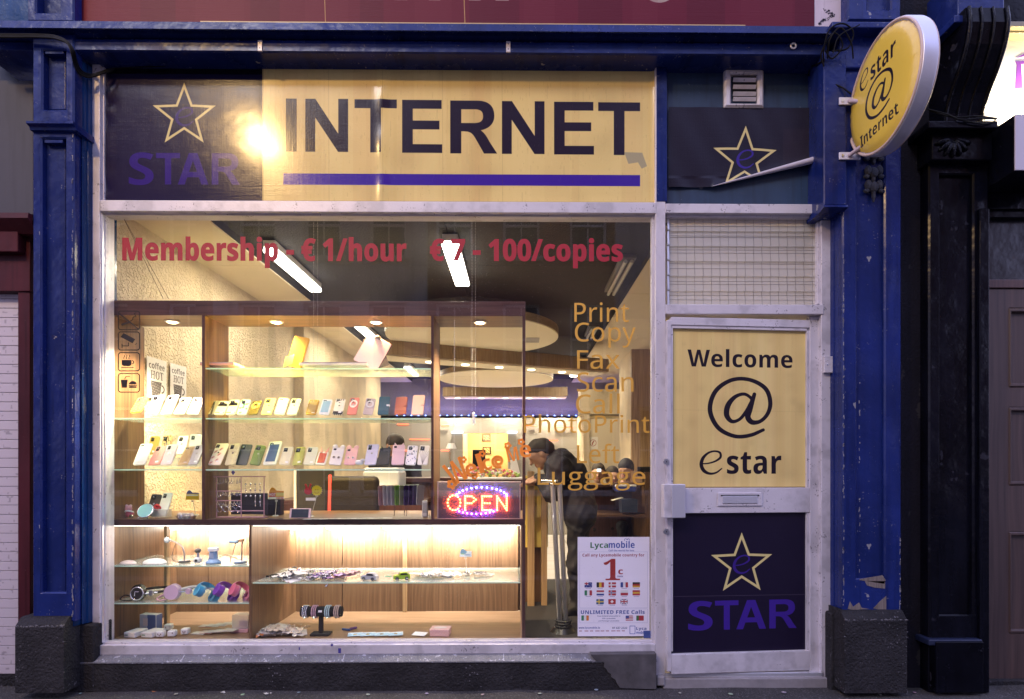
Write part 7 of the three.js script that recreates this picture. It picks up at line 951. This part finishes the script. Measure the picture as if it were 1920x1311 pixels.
// ---------------------------------------------------------------- people: one continuous surface each, meshed from a field of tapered limbs
function surfaceNets(field, lo, hi, cell) {
  const n = [0, 1, 2].map((k) => Math.ceil((hi[k] - lo[k]) / cell) + 1), [nx, ny, nz] = n, F = new Float32Array(nx * ny * nz), id = (i, j, k) => i + nx * (j + ny * k);
  for (let k = 0; k < nz; k++) for (let j = 0; j < ny; j++) for (let i = 0; i < nx; i++) F[id(i, j, k)] = field(lo[0] + i * cell, lo[1] + j * cell, lo[2] + k * cell);
  const vid = new Int32Array(nx * ny * nz).fill(-1), pos = [], idx = [];
  const E = [[0, 1], [0, 2], [0, 4], [1, 3], [1, 5], [2, 3], [2, 6], [3, 7], [4, 5], [4, 6], [5, 7], [6, 7]];
  for (let k = 0; k < nz - 1; k++) for (let j = 0; j < ny - 1; j++) for (let i = 0; i < nx - 1; i++) {
    const v = []; let m = 0; for (let c = 0; c < 8; c++) { const f = F[id(i + (c & 1), j + ((c >> 1) & 1), k + (c >> 2))]; v.push(f); if (f < 0) m |= 1 << c; } if (m === 0 || m === 255) continue;
    let x = 0, y = 0, z = 0, q = 0; for (const [a, b] of E) { if ((v[a] < 0) === (v[b] < 0)) continue; const t = v[a] / (v[a] - v[b]); x += mixf(a & 1, b & 1, t); y += mixf((a >> 1) & 1, (b >> 1) & 1, t); z += mixf(a >> 2, b >> 2, t); q++; }
    vid[id(i, j, k)] = pos.length / 3; pos.push(lo[0] + (i + x / q) * cell, lo[1] + (j + y / q) * cell, lo[2] + (k + z / q) * cell);
  }
  for (let k = 1; k < nz - 1; k++) for (let j = 1; j < ny - 1; j++) for (let i = 1; i < nx - 1; i++) {
    const a = F[id(i, j, k)] < 0; const quad = (p, q, r, s, flip) => { const w = [p, q, r, s].map((t) => vid[t]); if (w.some((t) => t < 0)) return; flip ? idx.push(w[0], w[2], w[1], w[0], w[3], w[2]) : idx.push(w[0], w[1], w[2], w[0], w[2], w[3]); };
    if (a !== F[id(i + 1, j, k)] < 0) quad(id(i, j - 1, k - 1), id(i, j, k - 1), id(i, j, k), id(i, j - 1, k), !a);
    if (a !== F[id(i, j + 1, k)] < 0) quad(id(i - 1, j, k - 1), id(i - 1, j, k), id(i, j, k), id(i, j, k - 1), !a);
    if (a !== F[id(i, j, k + 1)] < 0) quad(id(i - 1, j - 1, k), id(i, j - 1, k), id(i, j, k), id(i - 1, j, k), !a);
  }
  const g = new THREE.BufferGeometry(); g.setAttribute('position', new THREE.Float32BufferAttribute(pos, 3)); g.setIndex(idx); g.computeVertexNormals(); return g;
}
const seg = (p, a, b, ra, rb) => { const bx_ = b[0] - a[0], by = b[1] - a[1], bz = b[2] - a[2], px = p[0] - a[0], py = p[1] - a[1], pz = p[2] - a[2], t = clamp((px * bx_ + py * by + pz * bz) / (bx_ * bx_ + by * by + bz * bz + 1e-9)); return Math.hypot(px - bx_ * t, py - by * t, pz - bz * t) - mixf(ra, rb, t); };
const smin = (a, b, k) => { const h = Math.max(k - Math.abs(a - b), 0) / k; return Math.min(a, b) - h * h * k * .25; };
// bones: [from, to, r, r, colour]; the colour of a vertex is that of the nearest bone
function figure(parent, bones, cell, k = .04, wrinkle = 0) {
  const lo = [9, 9, 9], hi = [-9, -9, -9]; for (const [a, b, ra, rb] of bones) for (let i = 0; i < 3; i++) { lo[i] = Math.min(lo[i], a[i] - ra, b[i] - rb); hi[i] = Math.max(hi[i], a[i] + ra, b[i] + rb); }
  const P = [0, 0, 0], f = (x, y, z) => { P[0] = x; P[1] = y; P[2] = z; let d = 9; for (const b of bones) { const e = seg(P, b[0], b[1], b[2], b[3]); d = smin(d, e, b[5] ?? k); } return d + (wrinkle ? wrinkle * (.6 * Math.sin(x * 23 + y * 61 + Math.sin(y * 17 + z * 31) * 2) + .4 * Math.sin(x * 71 - y * 43 + z * 37 + 1.5 * Math.sin(x * 29))) : 0); };
  const g = surfaceNets(f, lo.map((v) => v - 3 * cell), hi.map((v) => v + 3 * cell), cell), p = g.attributes.position, c = new Float32Array(p.count * 3);
  for (let i = 0; i < p.count; i++) { P[0] = p.getX(i); P[1] = p.getY(i); P[2] = p.getZ(i); let best = 9, col = [0, 0, 0]; for (const b of bones) { const e = seg(P, b[0], b[1], b[2], b[3]); if (e < best) { best = e; col = b[4]; } } c.set(col, i * 3); }
  g.setAttribute('color', new THREE.BufferAttribute(c, 3)); return part(parent, 'body', g, std({ vertexColors: true, roughness: .75 }));
}
// a head looking along +x in its own space, chin at about -.11; its own fine grid
function head(parent, at, yaw, pitch, skin, hair, capC, size = 1) {
  const h = new THREE.Group(); h.name = 'head'; h.position.copy(at); h.rotation.set(0, yaw, pitch, 'YZX'); h.scale.setScalar(size); parent.add(h); const dark = [.03, .02, .018], lip = [skin[0] * .8, skin[1] * .5, skin[2] * .5];
  const B = [[[-.02, .02, 0], [.02, .02, 0], .088, .078, skin], [[.03, -.03, 0], [.05, -.07, 0], .058, .04, skin], [[.0, -.05, -.03], [.0, -.05, .03], .05, .05, skin], [[.092, .012, 0], [.112, -.022, 0], .009, .013, skin, .015], [[.086, .026, -.034], [.086, .026, .034], .012, .012, skin, .02], [[-.005, 0, -.078], [-.012, -.02, -.08], .016, .011, skin, .012], [[-.005, 0, .078], [-.012, -.02, .08], .016, .011, skin, .012], [[.084, -.055, -.016], [.084, -.055, .016], .008, .008, lip, .01], [[-.02, -.06, 0], [-.03, -.16, 0], .05, .052, skin]];
  const m = figure(h, B, .0055, .03); m.name = 'face';
  for (const s of [-1, 1]) { part(h, 'eye', new THREE.SphereGeometry(.009, 10, 8), plain(.02, .016, .014, .2), V(.081, .008, s * .032)); if (capC) part(h, 'brow', new THREE.CapsuleGeometry(.0028, .016, 3, 8).rotateX(Math.PI / 2), plain(...hair, .8), V(.088, .033, s * .033)); }
  const H = capC ? [[[-.025, .055, 0], [.01, .06, 0], .098, .088, capC], [[-.02, .10, 0], [0, .11, 0], .06, .05, capC], [[-.05, .02, 0], [-.05, .03, 0], .085, .08, capC]] : [[[-.035, .04, 0], [-.002, .058, 0], .09, .085, hair], [[-.05, .0, 0], [-.055, -.045, 0], .078, .05, hair]];
  const cut = figure(h, H, .008, .03, .0015); cut.name = capC ? 'beanie' : 'hair'; return h;
}
function hand(list, w, dir, side, col) { // palm, four fingers and a thumb as bones
  const u = dir.clone().normalize(), s = V(0, 0, 1).cross(u).length() > .1 ? V(0, 0, 1) : V(1, 0, 0), A = (v) => [v.x, v.y, v.z]; const palm = w.clone().addScaledVector(u, .085); list.push([A(w), A(palm), .026, .032, col, .02]);
  for (let i = 0; i < 4; i++) { const b = palm.clone().addScaledVector(s, (i - 1.5) * .02), len = [.06, .075, .07, .055][i], mid = b.clone().addScaledVector(u, len * .6), tip = mid.clone().addScaledVector(u, len * .4).add(V(0, -.02, 0)); list.push([A(b), A(mid), .0095, .009, col, .006], [A(mid), A(tip), .009, .008, col, .006]); }
  const tb = w.clone().addScaledVector(u, .03).addScaledVector(s, side * .03), tt = tb.clone().addScaledVector(u, .05).addScaledVector(s, side * .03); list.push([A(tb), A(tt), .012, .009, col, .01]);
}
const SK = [.42, .24, .16], JK = [.016, .014, .02], TR = [.012, .012, .016], SH = [.01, .009, .009], HR = [.03, .021, .016];
{ // customer bending over the counter, facing left
  const o = thing('person', 'person in dark padded jacket bending over the counter, seen from behind', 'person', V(.5, FL, -1.55)); const px = (x, y, z) => { const p = W(x, y, -1.5 + z).sub(o.position); return [p.x, p.y, p.z]; };
  const hipL = px(1083, 955, .1), hipR = px(1086, 955, -.12), kL = px(1078, 1058, .13), kR = px(1090, 1058, -.1), aL = px(1082, 1140, .1), aR = px(1098, 1135, -.14), sh = px(1050, 868, 0), shL = px(1046, 878, .19), shR = px(1052, 874, -.19), eL = px(1035, 925, .24), eR = px(1030, 915, -.22), wL = px(1012, 900, .12), wR = px(1010, 898, -.16);
  const B = [[hipL, hipR, .115, .115, JK], [px(1085, 945, 0), px(1064, 895, 0), .14, .15, JK, .08], [px(1064, 895, 0), sh, .15, .12, JK, .08], [shL, shR, .105, .105, JK, .06], [shL, eL, .085, .068, JK], [eL, wL, .065, .045, JK], [shR, eR, .085, .068, JK], [eR, wR, .065, .045, JK], [sh, px(1028, 862, 0), .06, .055, JK], [px(1088, 968, .1), px(1090, 968, -.1), .12, .12, JK, .06],
    [hipL, kL, .088, .06, TR], [kL, aL, .066, .046, TR], [hipR, kR, .088, .06, TR], [kR, aR, .066, .046, TR], [aL, [aL[0] - .12, .03, aL[2] + .02], .045, .035, SH], [aR, [aR[0] - .12, .03, aR[2] + .02], .045, .035, SH]];
  hand(B, V(...wL), V(-1, -.25, 0), 1, SK); hand(B, V(...wR), V(-1, -.25, 0), -1, SK); figure(o, B, .0125, .045, .008);
  head(o, V(...px(1015, 853, 0)), Math.PI, -.55, SK, HR); 
}
{ // member of staff behind the cabinet, dark clothes
  const o = thing('person', 'person in dark clothes standing behind the cabinet between two shelves', 'person', V(-1.22, FL, -2.45)); const A = (x, y, z) => [x, y, z], y0 = .0;
  const B = [[A(-.09, .82, 0), A(.09, .82, 0), .13, .13, TR], [A(0, .9, 0), A(.02, 1.16, .03), .14, .16, JK, .08], [A(-.17, 1.22, .03), A(.19, 1.22, .03), .075, .075, JK, .05], [A(-.17, 1.2, .03), A(-.24, .98, .1), .06, .05, JK], [A(-.24, .98, .1), A(-.14, .93, .3), .048, .036, JK], [A(.19, 1.2, .03), A(.27, .98, .08), .06, .05, JK], [A(.27, .98, .08), A(.18, .93, .3), .048, .036, JK], [A(.01, 1.24, .03), A(.01, 1.33, .05), .055, .05, SK], [A(-.09, .8, 0), A(-.1, .44, .05), .09, .06, TR], [A(-.1, .44, .05), A(-.1, .06, 0), .058, .042, TR], [A(.09, .8, 0), A(.1, .44, .05), .09, .06, TR], [A(.1, .44, .05), A(.1, .06, 0), .058, .042, TR], [A(-.1, .04, 0), A(-.1, .03, .14), .042, .034, SH], [A(.1, .04, 0), A(.1, .03, .14), .042, .034, SH]];
  hand(B, V(-.14, .93, .3), V(.1, -.2, 1), 1, SK); hand(B, V(.18, .93, .3), V(-.1, -.2, 1), -1, SK); figure(o, B, .014, .045, .004); head(o, V(.02, 1.40, .07), -Math.PI / 2 + .5, -.5, SK, HR, null, .95);
}
function sitter(label, px, py, z, yaw, cap, coat) {
  const p = W(px, py, z), o = thing('person', label, 'person', V(p.x, FL, z)); const hy = p.y - FL, A = (x, y, zz) => [x, y, zz], s = hy - .18; 
  const B = [[A(-.1, s - .52, 0), A(.1, s - .52, 0), .13, .13, TR], [A(0, s - .45, 0), A(0, s - .15, .02), .14, .155, coat, .08], [A(-.17, s - .07, .01), A(.17, s - .07, .01), .075, .075, coat, .05], [A(-.18, s - .08, .01), A(-.23, s - .33, .06), .06, .05, coat], [A(-.23, s - .33, .06), A(-.12, s - .34, .3), .048, .036, coat], [A(.18, s - .08, .01), A(.23, s - .33, .06), .06, .05, coat], [A(.23, s - .33, .06), A(.12, s - .34, .3), .048, .036, coat], [A(0, s - .05, .01), A(0, s + .05, .03), .055, .05, SK], [A(-.1, s - .52, .02), A(-.11, s - .5, .42), .085, .062, TR], [A(-.11, s - .5, .42), A(-.11, .06, .44), .06, .042, TR], [A(.1, s - .52, .02), A(.11, s - .5, .42), .085, .062, TR], [A(.11, s - .5, .42), A(.11, .06, .44), .06, .042, TR], [A(-.11, .04, .44), A(-.11, .03, .58), .042, .034, SH], [A(.11, .04, .44), A(.11, .03, .58), .042, .034, SH]];
  hand(B, V(-.12, s - .34, .3), V(.05, -.05, 1), 1, SK); hand(B, V(.12, s - .34, .3), V(-.05, -.05, 1), -1, SK); figure(o, B, .016, .045, .003); head(o, V(0, hy - .02, .04), -Math.PI / 2 + yaw, -.1, SK, HR, cap);
  const c = thing('stool', label.replace(/^person/, 'dark stool under the person'), 'stool', V(p.x, FL, z)); part(c, 'seat', new THREE.CylinderGeometry(.19, .19, .05, 24).translate(0, Math.max(.2, s - .69), 0), M.leather); part(c, 'post', new THREE.CylinderGeometry(.03, .03, Math.max(.2, s - .69), 12).translate(0, Math.max(.2, s - .69) / 2, 0), M.steel); part(c, 'base', new THREE.CylinderGeometry(.2, .22, .03, 24).translate(0, .015, 0), M.steel);
  return o;
}
sitter('person wearing a dark knitted beanie sitting at the desk', 1172, 880, -4.0, -.5, [.018, .017, .02], [.03, .028, .035]);
sitter('person with short black hair sitting nearest the bending one', 1121, 885, -4.15, -.2, null, [.02, .018, .02]);
sitter('person with black hair bowed low between the other two', 1147, 891, -4.2, .1, null, [.025, .022, .026]);
scene.traverse((o) => { if (o.isMesh) o.castShadow = o.receiveShadow = true; });
renderer.render(scene, camera);
